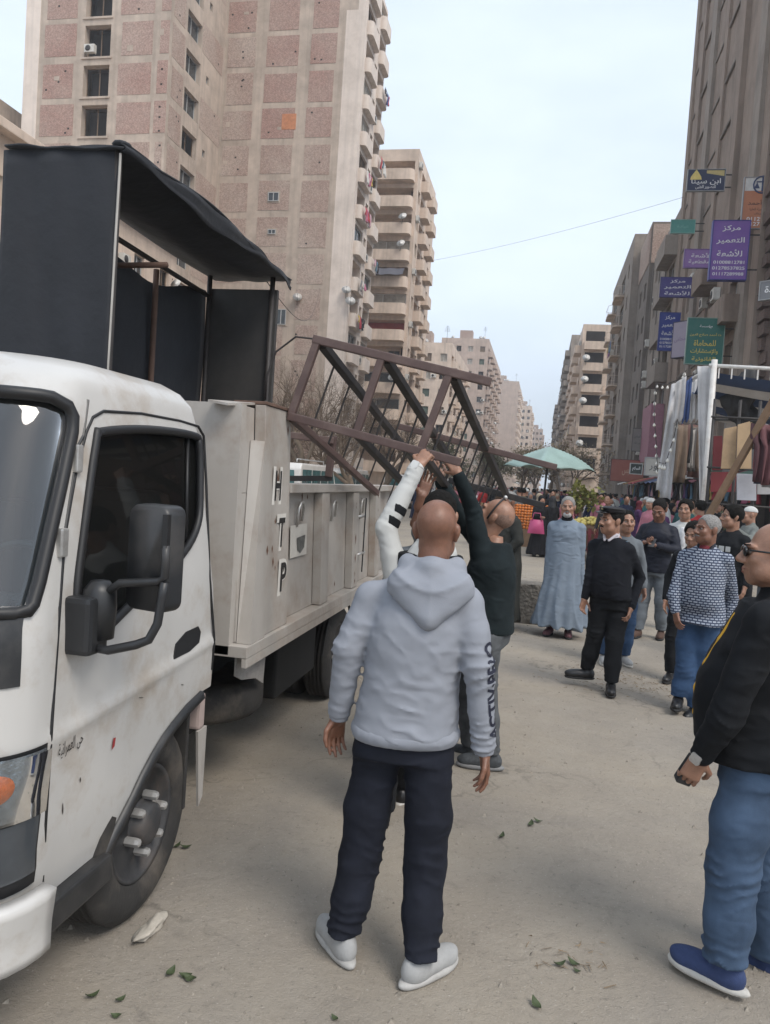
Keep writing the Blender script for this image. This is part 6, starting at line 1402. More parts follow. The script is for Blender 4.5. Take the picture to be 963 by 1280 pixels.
    if t_['kind'] in ('jacket', 'hoodie', 'collar', 'zip'): tp += [('+', RC(nk+V3(0, .0, -.05), nk+V3(0, .012, .015 if t_['kind'] != 'hoodie' else -.025), .085, .070), .03)] if t_['kind'] != 'zip' else [('+', RC(nk+V3(0, .0, -.05), nk+V3(0, .02, .045), .095, .080), .03), ('-', RC(nk+V3(0, .02, .02), nk+V3(0, .03, .12), .062, .09), .01)]
    else: tp += [('+', RC(nk+V3(0, 0, -.07), nk+V3(0, .005, -.01), .085, .066), .03)]
    rings = []
    for q in 'RL':
        fd = g['wr'+q]-g['el'+q]; fd = fd/np.linalg.norm(fd); rings += [(g['el'+q], .09, fd, .0045*t_['amp']/.004, .042), (g['wr'+q]-fd*.06, .07, fd, .0055*t_['amp']/.004, .03), (g['sh'+q]+V3(0, 0, -.09), .10, V3(.5, .2, .8), .0035*t_['amp']/.004, .055)]
    rings += [(V3(pel[0], pel[1], t_['hem']+.09), .20, V3(.25, .1, 1), .0045*t_['amp']/.004, .062), (V3(pel[0]+lx*.5, pel[1]+ly*.5, 1.2), .16, V3(.55, .2, .8), .003*t_['amp']/.004, .085)]
    ff = fold_fn(rings, t_['amp'], sum(map(ord, label)) % 1000)
    # open neck
    tp += [('-', RC(nk+V3(0, .02, -.02), nk+V3(0, .10, .16), .05+neck_open, .12), .015)] if t_.get('neckcut', True) else []
    shirt = child(t_.get('name', 'shirt'), tp, vox, t_['m'], ff, .03)
    if robe:
        rb = dict(m=t_['m'], hem=.14, flare=.16); rb.update(robe)
        fw_ = rb['flare']; rows = [row(1.20, .158, .115+belly*.5, belly*.4), row(1.0, .178, .13+belly*.5, belly*.3), row(.8, .19, .15+belly*.3), row(.5, .16+fw_*.55, .13+fw_*.45), row(rb['hem'], .16+fw_, .13+fw_*.75)]
        rows = inflate(rows, o_)
        def rfn(D, X, Y, Z):
            an = np.arctan2(Y-pel[1], X-pel[0]); w = np.clip((1.05-Z)/.9, 0, 1); return D+w*(.03*(.5-(1-np.abs(np.sin(an*3.5+1.5*Z+.7*np.sin(Z*4))))**2)+.014*np.sin(an*11-2*Z+1))+.004*vnoise(X, Y, Z, 5, (8, 8, 10))
        child('robe', [('+', LOFT(rows, 2.0), .03)], vox*1.1, rb['m'], rfn)
    if bottom:
        bt = dict(m=None, w=1.0, name='trousers', amp=.004); bt.update(bottom); w = bt['w']
        bp_ = [('+', LOFT(inflate([r for r in tors if r[0] < .9]+[row(.95, .150, .108+belly*.5, belly*.45)], .008)), .03)]; rg = []
        for q in 'RL':
            h, k_, a = g['hip'+q], g['knee'+q], g['ank'+q]
            bp_ += [('+', RC(h*V3(.9, 1, 1)+V3(0, 0, -.03), h*.45+k_*.55, .088*bulk**.5, .090*w), .05), ('+', RC(h*.45+k_*.55, k_, .090*w, .080*w), .03), ('+', RC(k_, k_*.45+a*.55, .080*w, .075*w), .03), ('+', RC(k_*.45+a*.55, a+V3(0, -.005, .01), .075*w, .064*w), .03)]
            dd = (k_-a)/np.linalg.norm(k_-a); rg += [(k_, .12, dd+V3(0, .35, 0), .006*bt['amp']/.004, .05), (a+V3(0, 0, .03), .10, dd, .008*bt['amp']/.004, .042), (h+V3(0, .05, -.08), .12, V3(.5 if q == 'R' else -.5, .2, .8), .004*bt['amp']/.004, .05)]
        ffb = fold_fn(rg, bt['amp'], 7+sum(map(ord, label)) % 500); hemz = bt.get('hemz', .018)
        def cutb(D, X, Y, Z):
            D = ffb(D, X, Y, Z); side = X > (g['ankR'][0]+g['ankL'][0])/2; return np.maximum(D, np.where(side, g['ankR'][2], g['ankL'][2])+hemz-Z)
        child(bt['name'], bp_, vox, bt['m'], cutb)
    sh = dict(m=None, sole=M['sole'], kind='sneaker'); sh.update(shoes or {})
    for q in 'RL':
        a = g['ank'+q]; ya = R(g['toe'+q]); Rf = rotz(-ya); w = lambda x, y, z: V3(a[0], a[1], 0)+Rf@V3(x, y, z+a[2]-.085)
        pr = [('+', EL(w(0, .072, .048), (.047, .135, .045), Rf), .02), ('+', EL(w(0, -.022, .055), (.042, .060, .062), Rf), .03), ('+', RC(w(0, -.01, .07), w(0, .0, .10), .038, .036), .02), ('+', EL(w(0, .14, .035), (.043, .055, .032), Rf), .02)]
        so = [('+', EL(w(0, .055, .016), (.049, .158 if sh['kind'] == 'sneaker' else .145, .034), Rf), .02), ('+', EL(w(.0, .115, .016), (.049, .085, .03), Rf), .02)]
        cut = lambda z0, z1: (lambda D, X, Y, Z: np.maximum(D, np.maximum(z0+a[2]-.085-Z, Z-z1-a[2]+.085)))
        so_top = .03 if sh['kind'] == 'sneaker' else .02
        o = child('shoe', pr, .008*max(1, res*.9), sh['m'], cut(.016, .2))
        me = sdf_mesh('sole', [(so, .008*max(1, res*.9), cut(.0, so_top), .02)]); obj_from('sole', me, sh['sole'], o)
    hr = dict(kind='short', m=M['hair']); hr.update(hair or {}); wv = lambda *p: hc+Rm@(np.array(p, float)*hs); EH = lambda p, r: EL(wv(*p), np.array(r)*hs, Rm)
    fv = .0065*max(1, res*.8) if not faceless else .013
    def hn(D, X, Y, Z): return D+.0035*vnoise(X, Y, Z, 11, (55, 55, 55))
    if hr['kind'] in ('short', 'thick'):
        e = .004 if hr['kind'] == 'short' else .016
        pr = [('+', EH((0, -.022, .042), (.076+e, .097+e, .084+e)), .02), ('-', EH((0, .108, .0), (.080, .090, .096)), .015), ('-', EH((0, .025, -.10), (.12, .072, .10)), .02)]
        child('hair', pr, fv, hr['m'], hn if e < .01 else (lambda D, X, Y, Z: D+.007*vnoise(X, Y, Z, 13, (45, 45, 45))))
    elif hr['kind'] == 'rim':                 # cropped sides of a bald head
        pr = [('+', EH((0, -.022, .030), (.0750, .0935, .0775)), .02), ('-', EH((0, .06, .095), (.13, .115, .085)), .015), ('-', EH((0, .10, -.012), (.095, .085, .1)), .02), ('-', EH((0, .02, -.11), (.12, .075, .09)), .02)]
        child('hair', pr, fv, hr['m'], hn)
    elif hr['kind'] == 'scarf':
        pr = [('+', EH((0, -.022, .035), (.088, .106, .10)), .03), ('+', RC(wv(0, -.02, -.03), nk+V3(0, .01, -.06), .085, .12), .05), ('-', EH((0, .13, -.02), (.052, .09, .078)), .015)]
        child('head_scarf', pr, fv*1.2, hr['m'], fold_fn([(nk, .15, V3(.2, .3, .9), .006, .045)], .003, 3))
    elif hr['kind'] == 'turban':
        def tf(D, X, Y, Z): return D+.004*np.sin((Z-hc[2])*190+6*np.sin((X-hc[0])*14))
        pr = [('+', EH((0, -.02, .065), (.095, .112, .055)), .02), ('+', EH((0, -.02, .095), (.07, .085, .045)), .02)]
        child('turban', pr, fv, hr['m'], tf)
    elif hr['kind'] == 'skullcap':
        pr = [('+', EH((0, -.02, .046), (.080, .100, .086)), .02), ('-', EH((0, .0, -.03), (.2, .2, .085)), .01)]
        child('skull_cap', pr, fv, hr['m'])
    if face and not faceless:
        for q in (-1, 1):
            b = MB(); c0 = wv(q*.031, .0812, .008); b.sphere(tuple(c0), .0098*hs, 10, 8); e_ = obj_from('eye', b.mesh('eye'), M['eyewhite'], root); b = MB(); b.sphere(tuple(wv(q*.0312, .0845, .008)), .0072*hs, 8, 6); obj_from('iris', b.mesh('iris'), M['eye'], e_)
            if hr.get('brows', True): child('eyebrow', [('+', RC(wv(q*.013, .0985, .030), wv(q*.05, .084, .033), .0045, .003), .004)], .0035, hr.get('bm', M['hair']))
        child('lips', [('+', RC(wv(-.021, .0865, -.0575), wv(0, .0965, -.0555), .0045, .0065), .004), ('+', RC(wv(.021, .0865, -.0575), wv(0, .0965, -.0555), .0045, .0065), .004), ('+', RC(wv(-.018, .086, -.0655), wv(0, .0945, -.0675), .0045, .0075), .004), ('+', RC(wv(.018, .086, -.0655), wv(0, .0945, -.0675), .0045, .0075), .004)], .0035, M['lip'])
        if hr.get('mous'): child('moustache', [('+', RC(wv(0, .1, -.046), wv(.026, .089, -.053), .0075, .004), .006), ('+', RC(wv(0, .1, -.046), wv(-.026, .089, -.053), .0075, .004), .006)], .004, hr['mous'], hn)
        if hr.get('beard'): child('beard', [('+', EH((0, .045, -.078), (.052*fat, .054, .042)), .02), ('-', EH((0, .07, -.025), (.06, .06, .035)), .01), ('-', EH((0, .105, -.062), (.024, .03, .012)), .006)], .005, hr['beard'], hn)
    ctx = dict(root=root, g=g, child=child, hc=hc, Rm=Rm, wv=wv, nk=nk, tors=tors, inflate=inflate, vox=vox, pel=pel, S=S, row=row, EH=EH, shirt=shirt, tp=tp)
    if extras: extras(ctx)
    return root
# ------------------------------------------------------------------ the people in the foreground
from mathutils.bvhtree import BVHTree
def PJ(loc, rz, H, D):
    """joints read off the photograph: (pixel x, pixel y, metres nearer(-)/farther(+) than the figure)"""
    S = H/1.75; Ri = rotz(-R(rz)); out = {}
    for k, (x, y, dy) in D.items(): out[k] = Ri@(onY(x, y, loc[1]+dy)-V3(loc[0], loc[1], 0))/S
    return out
def yarm(j, up=None): return j
C_HOOD = cloth('hoodie_grey', (.265, .28, .315), .07, bs=320, bump=.25); C_NAVY = cloth('jeans_navy', (.012, .014, .022), .35); C_JEAN = cloth('jeans_blue', (.055, .088, .145), .3, bs=200)
C_JEAN2 = cloth('jeans_mid_blue', (.035, .07, .14), .3); C_BLACK = cloth('cloth_black', (.010, .011, .013), .3); C_BLACK2 = cloth('jacket_black', (.006, .007, .009), .3, rough=.75); C_PULL = cloth('pullover_black', (.009, .010, .014), .3, bs=120, bump=.5)
C_GREEN = cloth('jumper_dark_green', (.010, .016, .018), .3); C_BLUEROBE = cloth('robe_blue', (.185, .225, .275), .12); C_DARKROBE = cloth('robe_dark', (.030, .031, .028), .2); C_NAVYJ = cloth('jacket_navy', (.014, .016, .026), .3, rough=.6)
C_WHITE = cloth('cloth_white', (.52, .52, .50), .08); C_GREYT = cloth('trousers_grey', (.14, .155, .17), .2); C_MAROON = cloth('cloth_maroon', (.17, .03, .04), .2)
C_SHOEG = mat('shoe_grey', (.36, .36, .355), .8, .1, 30, bump=.3, bscale=300); C_SHOEB = mat('shoe_black', (.012, .012, .013), .4, .2, 20); C_SHOEN = mat('shoe_navy', (.03, .05, .13), .8, .15, 30, bump=.3, bscale=250); C_SOLEB = mat('sole_black', (.02, .02, .02), .8, .2, 20); C_SOLEW = mat('sole_white', (.5, .48, .44), .8, .15, 20)
def check_cloth():
    m = bpy.data.materials.new('checked_cotton'); m.use_nodes = True; n = m.node_tree; L = n.links; b = n.nodes['Principled BSDF']; b.inputs['Roughness'].default_value = .85
    tc = n.nodes.new('ShaderNodeTexCoord'); sx = n.nodes.new('ShaderNodeSeparateXYZ'); L.new(tc.outputs['Object'], sx.inputs[0])
    ad = n.nodes.new('ShaderNodeMath'); mu = n.nodes.new('ShaderNodeMath'); mu.operation = 'MULTIPLY'; mu.inputs[1].default_value = .75; L.new(sx.outputs[1], mu.inputs[0]); L.new(sx.outputs[0], ad.inputs[0]); L.new(mu.outputs[0], ad.inputs[1])
    cb = n.nodes.new('ShaderNodeCombineXYZ'); L.new(ad.outputs[0], cb.inputs[0]); L.new(sx.outputs[2], cb.inputs[1])
    br = n.nodes.new('ShaderNodeTexBrick'); br.inputs['Brick Width'].default_value = .046; br.inputs['Row Height'].default_value = .0225; br.inputs['Mortar Size'].default_value = .0056; br.inputs['Scale'].default_value = 1
    br.inputs['Color1'].default_value = (.36, .39, .45, 1); br.inputs['Color2'].default_value = (.27, .31, .38, 1); br.inputs['Mortar'].default_value = (.025, .036, .07, 1); L.new(cb.outputs[0], br.inputs['Vector']); L.new(br.outputs['Color'], b.inputs['Base Color']); return m
C_CHECK = check_cloth()
def band(ctx, name, rows, vox, m, fn=None): return ctx['child'](name, [('+', LOFT(rows, 2.3), .02)], vox, m, fn)
def wristwatch(ctx, q, m_strap, m_face, out, r=.031):
    g = ctx['g']; fd = g['wr'+q]-g['el'+q]; fd /= np.linalg.norm(fd); c = g['wr'+q]-fd*.004; o = np.array(out, float); o -= fd*(o@fd); o /= np.linalg.norm(o); t = np.cross(fd, o)
    b = MB(); b.tube([tuple(c+(o*math.cos(a)+t*math.sin(a))*r) for a in np.linspace(0, 2*math.pi, 24)[:-1]], .008, 6, closed=True); s = obj_from('watch_strap', b.mesh('watch_strap'), m_strap, ctx['root'])
    b = MB(); P = [c+o*(r+.006)+fd*(.02*x)+t*(.02*y) for x, y in ((-1, -.7), (-.7, -1), (.7, -1), (1, -.7), (1, .7), (.7, 1), (-.7, 1), (-1, .7))]; b.add([tuple(p-o*.008) for p in P]+[tuple(p+o*.004) for p in P], [tuple(range(8, 16)), tuple(range(7, -1, -1))]+[(i, (i+1) % 8, 8+(i+1) % 8, 8+i) for i in range(8)])
    obj_from('watch_case', b.mesh('watch_case'), m_face, ctx['root'])

# ---- man in the grey hoodie, back to us
loc = (-.45, 2.78); rz = 7; H = 1.70
def hood_x(c):
    ch, nk, hc = c['child'], c['nk'], c['hc']; E = EL
    pr = [('+', E(nk+V3(0, -.072, -.075), (.155, .055, .07)), .04), ('+', RC(nk+V3(-.11, -.085, -.085), nk+V3(0, -.125, -.20), .035, .028), .05), ('+', RC(nk+V3(.11, -.085, -.085), nk+V3(0, -.125, -.20), .035, .028), .05), ('+', E(nk+V3(0, -.105, -.12), (.10, .04, .08)), .05),
          ('+', RC(nk+V3(-.09, -.02, -.012), nk+V3(0, -.085, -.012), .032, .036), .03), ('+', RC(nk+V3(.09, -.02, -.012), nk+V3(0, -.085, -.012), .032, .036), .03),
          ('+', RC(nk+V3(.09, -.02, -.012), nk+V3(.07, .07, -.05), .032, .03), .03), ('+', RC(nk+V3(-.09, -.02, -.012), nk+V3(-.07, .07, -.05), .032, .03), .03), ('-', RC(nk+V3(0, .005, -.04), nk+V3(0, .01, .10), .070, .085), .02)]
    def hf(D, X, Y, Z): return D-.004*np.exp(-((X-nk[0])/.008)**2)*(Z < nk[2]-.02)*.6-.010*(1-np.abs(np.sin((Z-nk[2])*32+3.0*np.cos((X-nk[0])*9))))**2*np.exp(-((Z-nk[2]+.08)/.08)**2)
    ch('hood', pr, .008, C_HOOD, hf)
    r = c['row']; band(c, 'hem_band', [(z, x, y, a+.018, b_+.018) for (z, x, y, a, b_) in (r(.862, .166, .121), r(.87, .171, .126), r(.915, .171, .126), r(.922, .165, .12))], .008, C_HOOD, lambda D, X, Y, Z: D+.0012*np.sin(np.arctan2(Y, X)*130))
    g = c['g']
    for q in 'RL':
        fd = g['wr'+q]-g['el'+q]; fd /= np.linalg.norm(fd); ch('cuff', [('+', RC(g['wr'+q]-fd*.05, g['wr'+q]+fd*.012, .0415, .0385), .01)], .0065, C_HOOD, lambda D, X, Y, Z, fd=fd, w=g['wr'+q]: np.maximum(D, np.maximum(((X-w[0])*fd[0]+(Y-w[1])*fd[1]+(Z-w[2])*fd[2])-.018, -((X-w[0])*fd[0]+(Y-w[1])*fd[1]+(Z-w[2])*fd[2])-.055)))
    # lettering running up the right sleeve
    sh = c['shirt'].data; n = len(sh.vertices); co = np.zeros(n*3); sh.vertices.foreach_get('co', co); co = co.reshape(-1, 3); tree = BVHTree.FromPolygons([Vector(v) for v in co], [tuple(p.vertices) for p in sh.polygons])
    me = text_mesh('ACTIV·PRO', 1.0, .03, width=.36, height=.062); bm_ = bmesh.new(); bm_.from_mesh(me); bmesh.ops.triangulate(bm_, faces=bm_.faces)
    for _ in range(2): bmesh.ops.subdivide_edges(bm_, edges=[e for e in bm_.edges if e.calc_length() > .014], cuts=1)
    bmesh.ops.triangulate(bm_, faces=bm_.faces)
    A_, B_, C_ = g['wrR'], g['elR'], g['shR']; L1, L2 = np.linalg.norm(B_-A_), np.linalg.norm(C_-B_)
    for v in bm_.verts:
        s = v.co.x+.18+.045; h = v.co.y
        if s < L1: p = A_+(B_-A_)*s/L1; ax = (B_-A_)/L1
        else: p = B_+(C_-B_)*(s-L1)/L2; ax = (C_-B_)/L2
        u1 = V3(1, 0, 0)-ax*ax[0]; u1 /= np.linalg.norm(u1); u2 = np.cross(u1, ax); u2 = u2 if u2[1] < 0 else -u2
        th = R(30)+h/.06; d = u1*math.cos(th)+u2*math.sin(th); hit = tree.ray_cast(Vector(p+d*.25), Vector(-d)); q = np.array(hit[0])+d*.0022 if hit[0] is not None else p+d*.062; v.co = Vector(q)
    bm_.to_mesh(me); bm_.free(); obj_from('sleeve_lettering', me, flat('print_navy', (.012, .014, .03)), c['root'])
    b = MB(); b.add([tuple(c['pel']+V3(*p)) for p in ((.055, -.140, -.01), (.125, -.132, -.008), (.12, -.136, -.005), (.06, -.144, -.005))], [(0, 1, 2, 3)])
J = PJ(loc, rz, H, dict(hipL=(470, 935, .02), hipR=(541, 943, .02), kneeL=(451, 1068, .02), kneeR=(531, 1085, .02), ankL=(428, 1178, -.03), ankR=(523, 1203, -.03), shL=(466, 748, .02), shR=(582, 754, .02), elL=(436, 812, -.03), elR=(598, 832, -.02), wrL=(424, 893, .02), wrR=(605, 936, .02), neck=(541, 702, .02), headc=(546, 664, .05)))
J.update(toeL=-32, toeR=42, lean=(.035, .0))
for k_, p_ in (('ankL', (-.60, 2.735, .083)), ('ankR', (-.30, 2.685, .083))): J[k_] = rotz(-R(rz))@(V3(*p_)-V3(loc[0], loc[1], 0))/(H/1.75)
person('bald man in grey hooded sweatshirt and dark jeans, seen from behind', loc, rz, H, J, bulk=1.08, belly=.02, skin='brown', top=dict(m=C_HOOD, hem=.885, name='sweatshirt', kind='hoodie', off=.028, sleeve=.036, amp=.0062, neckcut=False), bottom=dict(m=C_NAVY, w=.98, amp=.005), shoes=dict(m=C_SHOEG, sole=M['sole']),
       hair=dict(kind='none'), head=(-6, 4), res=.68, hs=1.02, hands=((.32, .1), (.28, .1)), extras=hood_x, hand_n=((-1, -.25, .1), (.6, -.8, 0)))

# ---- man in the white sleeved jacket, almost hidden, arm up at the frame
loc = (-.53, 3.92); rz = 4; H = 1.76
J = PJ(loc, rz, H, dict(shL=(498, 728, 0), elL=(483, 660, .0), wrL=(522, 583, .10), ankL=(478, 1035, -.05), ankR=(505, 985, .3), kneeL=(478, 900, 0), kneeR=(505, 880, .15), shR=(555, 690, 0), elR=(560, 740, .1), wrR=(560, 800, .1)))
J['headc'] = V3(.03, .02, 1.60); J['toeL'] = 5
def wsleeve(c):
    r = c['row']; band(c, 'vest', [(z, x, y, a+.026, b_+.026) for (z, x, y, a, b_) in c['tors'] if z > .85 and z < 1.4]+[(1.42, c['tors'][6][1], c['tors'][6][2], .17, .1)], .011, C_BLACK)
    wristwatch(c, 'L', flat('watch_strap_steel', (.35, .34, .33), .4), flat('watch_face', (.6, .6, .58), .2), V3(-.3, -1, .2), .034)
    g = c['g']; a, b_ = g['elL'], g['wrL']; d = (b_-a); L_ = np.linalg.norm(d); d /= L_
    for s in (.03, .10):
        pc = a+d*(s+.01)+V3(.035, -.045, 0); c['child']('sleeve_patch', [('+', RC(a+d*(s-.03), a+d*(s+.05), .0595, .0585), .01)], .006, C_BLACK, lambda D, X, Y, Z, pc=pc: np.maximum(D, np.maximum(np.abs((X-pc[0])*d[0]+(Y-pc[1])*d[1]+(Z-pc[2])*d[2])-.022, np.maximum((Y-pc[1])-.045, -(X-pc[0])-.035))))
person('man in white sleeved jacket hidden behind the grey hoodie, gripping the frame', loc, rz, H, J, skin='tan', top=dict(m=C_WHITE, name='jacket', kind='jacket', off=.02, sleeve=.035, amp=.006), bottom=dict(m=C_BLACK), shoes=dict(m=C_SHOEB, sole=C_SOLEW), hair=dict(kind='short'), head=(0, -20), res=1.0, face=False, hands=((.3, 0), (1.05, .1)), hand_n=(None, (.2, 1, -.3)), hand_d=(None, (.45, .35, .75)), extras=wsleeve)

# ---- third lifter, only a bare forearm shows
loc = (-.62, 4.55); rz = 10; H = 1.7
J = PJ(loc, rz, H, dict(shR=(545, 690, 0), elR=(520, 655, -.05), wrR=(527, 622, -.1)))
person('man in short sleeved grey shirt with bare forearm raised under the frame', loc, rz, H, J, skin='brown', top=dict(m=C_GREYT, short=True), bottom=dict(m=C_JEAN2), shoes=dict(m=mat('shoe_light_blue', (.25, .33, .4), .8), sole=C_SOLEW), hair=dict(kind='short'), head=(0, -15), res=1.4, face=False, hands=((.25, .5), (.3, 0)), hand_n=((.2, -1, .3), None), hand_d=((.25, .1, .95), None))

# ---- man in dark jumper lifting, face turned up
loc = (-.26, 4.95); rz = 82; H = 1.72
J = PJ(loc, rz, H, dict(shL=(600, 688, -.08), elL=(592, 640, -.1), wrL=(573, 593, -.2), shR=(612, 690, .2), elR=(580, 655, .15), wrR=(550, 600, .0), ankL=(612, 945, -.1), ankR=(588, 935, .15), kneeL=(606, 850, -.1), kneeR=(585, 850, .15), neck=(604, 668, .03), headc=(618, 646, .03)))
J.update(toeL=-10, toeR=10)
def goggles(c):
    w = c['wv']; b = MB(); b.tube([tuple(w(x*.084*math.cos(a), .012+.0*a, .02+.118*math.sin(a)-.01)) for x in (1,) for a in np.linspace(-.25, math.pi+.25, 22)], .006, 6); o = obj_from('glasses_strap', b.mesh('glasses_strap'), M['gasket'], c['root'])
    b = MB(); b.sphere(tuple(w(0, .012, .135)), (.02, .014, .014), 8, 6); obj_from('glasses_clip', b.mesh('glasses_clip'), M['steel'], c['root'])
    c['child']('shirt_collar', [('+', RC(c['nk']+V3(-.04, .05, .0), c['nk']+V3(.05, .06, -.01), .025, .02), .01)], .008, C_WHITE)
person('bald bearded man in dark jumper, face tilted up, arms raised to the frame', loc, rz, H, J, bulk=1.1, belly=.04, skin='tan', top=dict(m=C_GREEN, name='jumper', amp=.005, off=.025, neckcut=False), bottom=dict(m=cloth('camo_grey', (.09, .095, .10), .5)), shoes=dict(m=mat('boot_grey', (.05, .055, .06), .7, .4, 40), sole=mat('sole_mid', (.2, .2, .2), .8)), hair=dict(kind='rim', m=M['stubble'], mous=M['hair_grey'], beard=M['hair_grey']), head=(-4, 32), res=1.0, hands=((.5, .1), (.95, .1)), hand_n=((1, .3, -.2), (1, .3, -.2)), hand_d=((0, .4, .9), (0, .55, .8)), extras=goggles)

# ---- man in dark robe behind
loc = (-.36, 9.75)
person('man in long dark grey robe standing half behind the lifters', loc, 120, 1.72, dict(elL=(-.26, -.02, 1.15), wrL=(-.20, .12, 1.0), ankR=(.09, 0, .085), ankL=(-.09, .05, .085)), bulk=1.05, belly=.05, skin='brown', top=dict(m=C_DARKROBE, off=.03, sleeve=.05, neckcut=False, hem=1.0, name='robe_top'), robe=dict(flare=.07, hem=.12), shoes=dict(m=C_SHOEB, sole=C_SOLEB), hair=dict(kind='short', m=M['hair_grey']), head=(10, 0), res=1.3)

# ---- old man in the blue robe
loc = tuple(onZ(698, 795)[:2]); rz = 172; H = 1.71
J = PJ(loc, rz, H, dict(wrR=(684, 728, -.05), elR=(688, 700, 0), wrL=(728, 738, .0), elL=(724, 705, 0)))
def robe_x(c):
    nk = c['nk']; b = MB(); f = lambda x, z: (x, c['pel'][1]+.152+.002*0, z)
    b.box(-.018, .018, .128, .137, 1.25, 1.40); obj_from('placket', b.mesh('placket'), C_BLUEROBE, c['root'])
    c['child']('undershirt', [('+', RC(nk+V3(0, .02, -.03), nk+V3(0, .035, .02), .074, .066), .02)], .009, C_BLACK)
person('old white bearded man in long pale blue robe facing the camera', loc, rz, H, J, bulk=1.03, skin='tan', top=dict(m=C_BLUEROBE, off=.032, sleeve=.055, neckcut=False, hem=1.0, name='robe_top', amp=.006), robe=dict(flare=.155, hem=.13), shoes=dict(m=mat('slipper_mauve', (.15, .07, .08), .8), sole=C_SOLEB), hair=dict(kind='short', m=M['hair_grey'], mous=M['hair_grey'], beard=mat('beard_white', (.42, .41, .4), .8, .3, 60), bm=M['hair_grey']), head=(4, 0), res=.95, hands=((.3, 0), (.3, 0)), extras=robe_x)

# ---- police officer
loc = (.66, 7.22); rz = 148; H = 1.66
J = PJ(loc, rz, H, dict(ankR=(733, 838, .06), ankL=(764, 855, -.12), kneeR=(745, 790, .0), kneeL=(768, 800, -.08), hipR=(752, 738, 0), hipL=(778, 742, 0), elR=(738, 722, -.02), elL=(800, 722, .06), wrR=(731, 748, -.05), wrL=(789, 760, -.08)))
J.update(toeR=53, toeL=-28)
def cop_x(c):
    w, ch, nk, g = c['wv'], c['child'], c['nk'], c['g']
    ch('shirt_collar', [('+', RC(nk+V3(0, .0, -.03), nk+V3(0, .01, .022), .082, .073), .01), ('-', RC(nk+V3(0, .02, 0), nk+V3(0, .03, .1), .062, .08), .01)], .007, flat('collar_lilac', (.5, .47, .5), .8))
    capm = mat('cap_black', (.012, .012, .015), .6, .2, 20)
    ch('cap', [('+', c['EH']((0, -.012, .092), (.090, .112, .030)), .02), ('+', c['EH']((0, .0, .112), (.102, .118, .022)), .02)], .006, capm)
    ch('cap_peak', [('+', c['EH']((0, .105, .072), (.066, .052, .010)), .01)], .005, mat('peak_gloss', (.01, .01, .012), .15))
    ch('cap_badge', [('+', c['EH']((0, .108, .108), (.016, .008, .018)), .004)], .004, flat('badge_brass', (.35, .3, .16), .4))
    for q in (-1, 1):
        ch('collar_point', [('+', RC(nk+V3(q*.062, .03, .012), nk+V3(q*.022, .098, -.045), .017, .012), .01)], .006, flat('collar_lilac', (.5, .47, .5), .8))
    for q in 'RL':
        p = g['sh'+q]; s = 1 if q == 'R' else -1; b = MB(); P = [(s*.0, -.03, .072), (s*.0, .03, .072), (s*-.09, .025, .078), (s*-.09, -.025, .078)]; b.add([tuple(p+V3(*v)) for v in P]+[tuple(p+V3(v[0], v[1], v[2]-.012)) for v in P], [(0, 1, 2, 3), (7, 6, 5, 4), (0, 4, 5, 1), (1, 5, 6, 2), (2, 6, 7, 3), (3, 7, 4, 0)]); e = obj_from('epaulette', b.mesh('epaulette'), C_NAVYJ, c['root'])
        b = MB(); b.add([tuple(p+V3(s*-x, y, z)) for x, y, z in ((.012, -.016, .0765), (.012, .016, .0765), (.038, .016, .079), (.038, -.016, .079))], [(0, 1, 2, 3)]); obj_from('rank_star', b.mesh('rank_star'), flat('rank_blue', (.25, .4, .5)), e)
    r = c['row']; band(c, 'belt', [(z, x, y, a+.022, b_+.022) for (z, x, y, a, b_) in (r(.885, .168, .122), r(.925, .166, .122))], .009, C_BLACK2)
person('police officer in black pullover and peaked cap with white collar', loc, rz, H, J, bulk=1.08, belly=.045, skin='tan', top=dict(m=C_PULL, name='pullover', hem=.9, amp=.004, sleeve=.022, off=.02), bottom=dict(m=C_BLACK, w=1.02), shoes=dict(m=C_SHOEB, sole=C_SOLEB, kind='dress'), hair=dict(kind='short', mous=M['hair']), head=(-24, 2), res=.85, hands=((.45, .1), (.4, .1)), extras=cop_x)

# ---- man in the checked shirt
loc = (1.40, 6.85); rz = 150; H = 1.66
J = PJ(loc, rz, H, dict(ankR=(848, 872, -.05), ankL=(868, 886, -.05), kneeR=(857, 840, -.04), kneeL=(874, 850, 0), elR=(842, 745, -.06), wrR=(845, 765, -.12), elL=(915, 748, .12), wrL=(908, 785, .1)))
J.update(toeR=-15, toeL=0)
def check_x(c):
    nk, ch = c['nk'], c['child']
    ch('undershirt', [('+', RC(nk+V3(0, .035, -.07), nk+V3(0, .035, -.035), .06, .055), .02)], .008, C_MAROON)
    for q in (-1, 1): ch('collar', [('+', RC(nk+V3(q*.062, .01, .012), nk+V3(q*.052, .075, -.045), .018, .015), .01)], .006, C_NAVYJ)
    b = MB(); pb = c['pel']; b.add([tuple(pb+V3(x, y, z)) for x, y, z in ((-.13, .146, .36), (-.04, .162, .36), (-.04, .162, .25), (-.085, .158, .235), (-.13, .146, .25))], [(0, 1, 2, 3, 4)]); obj_from('breast_pocket', b.mesh('breast_pocket'), C_CHECK, c['root'])
person('grey haired man with moustache in blue checked shirt and jeans', loc, rz, H, J, bulk=1.08, belly=.04, skin='brown', top=dict(m=C_CHECK, name='shirt', hem=.80, amp=.006, sleeve=.03, off=.026, flare=.01, kind='collar'), bottom=dict(m=C_JEAN2, w=1.08), shoes=dict(m=C_SHOEB, sole=C_SOLEB), hair=dict(kind='short', m=M['hair_grey'], mous=M['hair_grey'], bm=M['hair']), head=(-30, 2), res=.85, neck_open=.01, hands=((.4, .1), (.3, .1)), hand_n=((-.4, -.8, .2), None), extras=check_x)

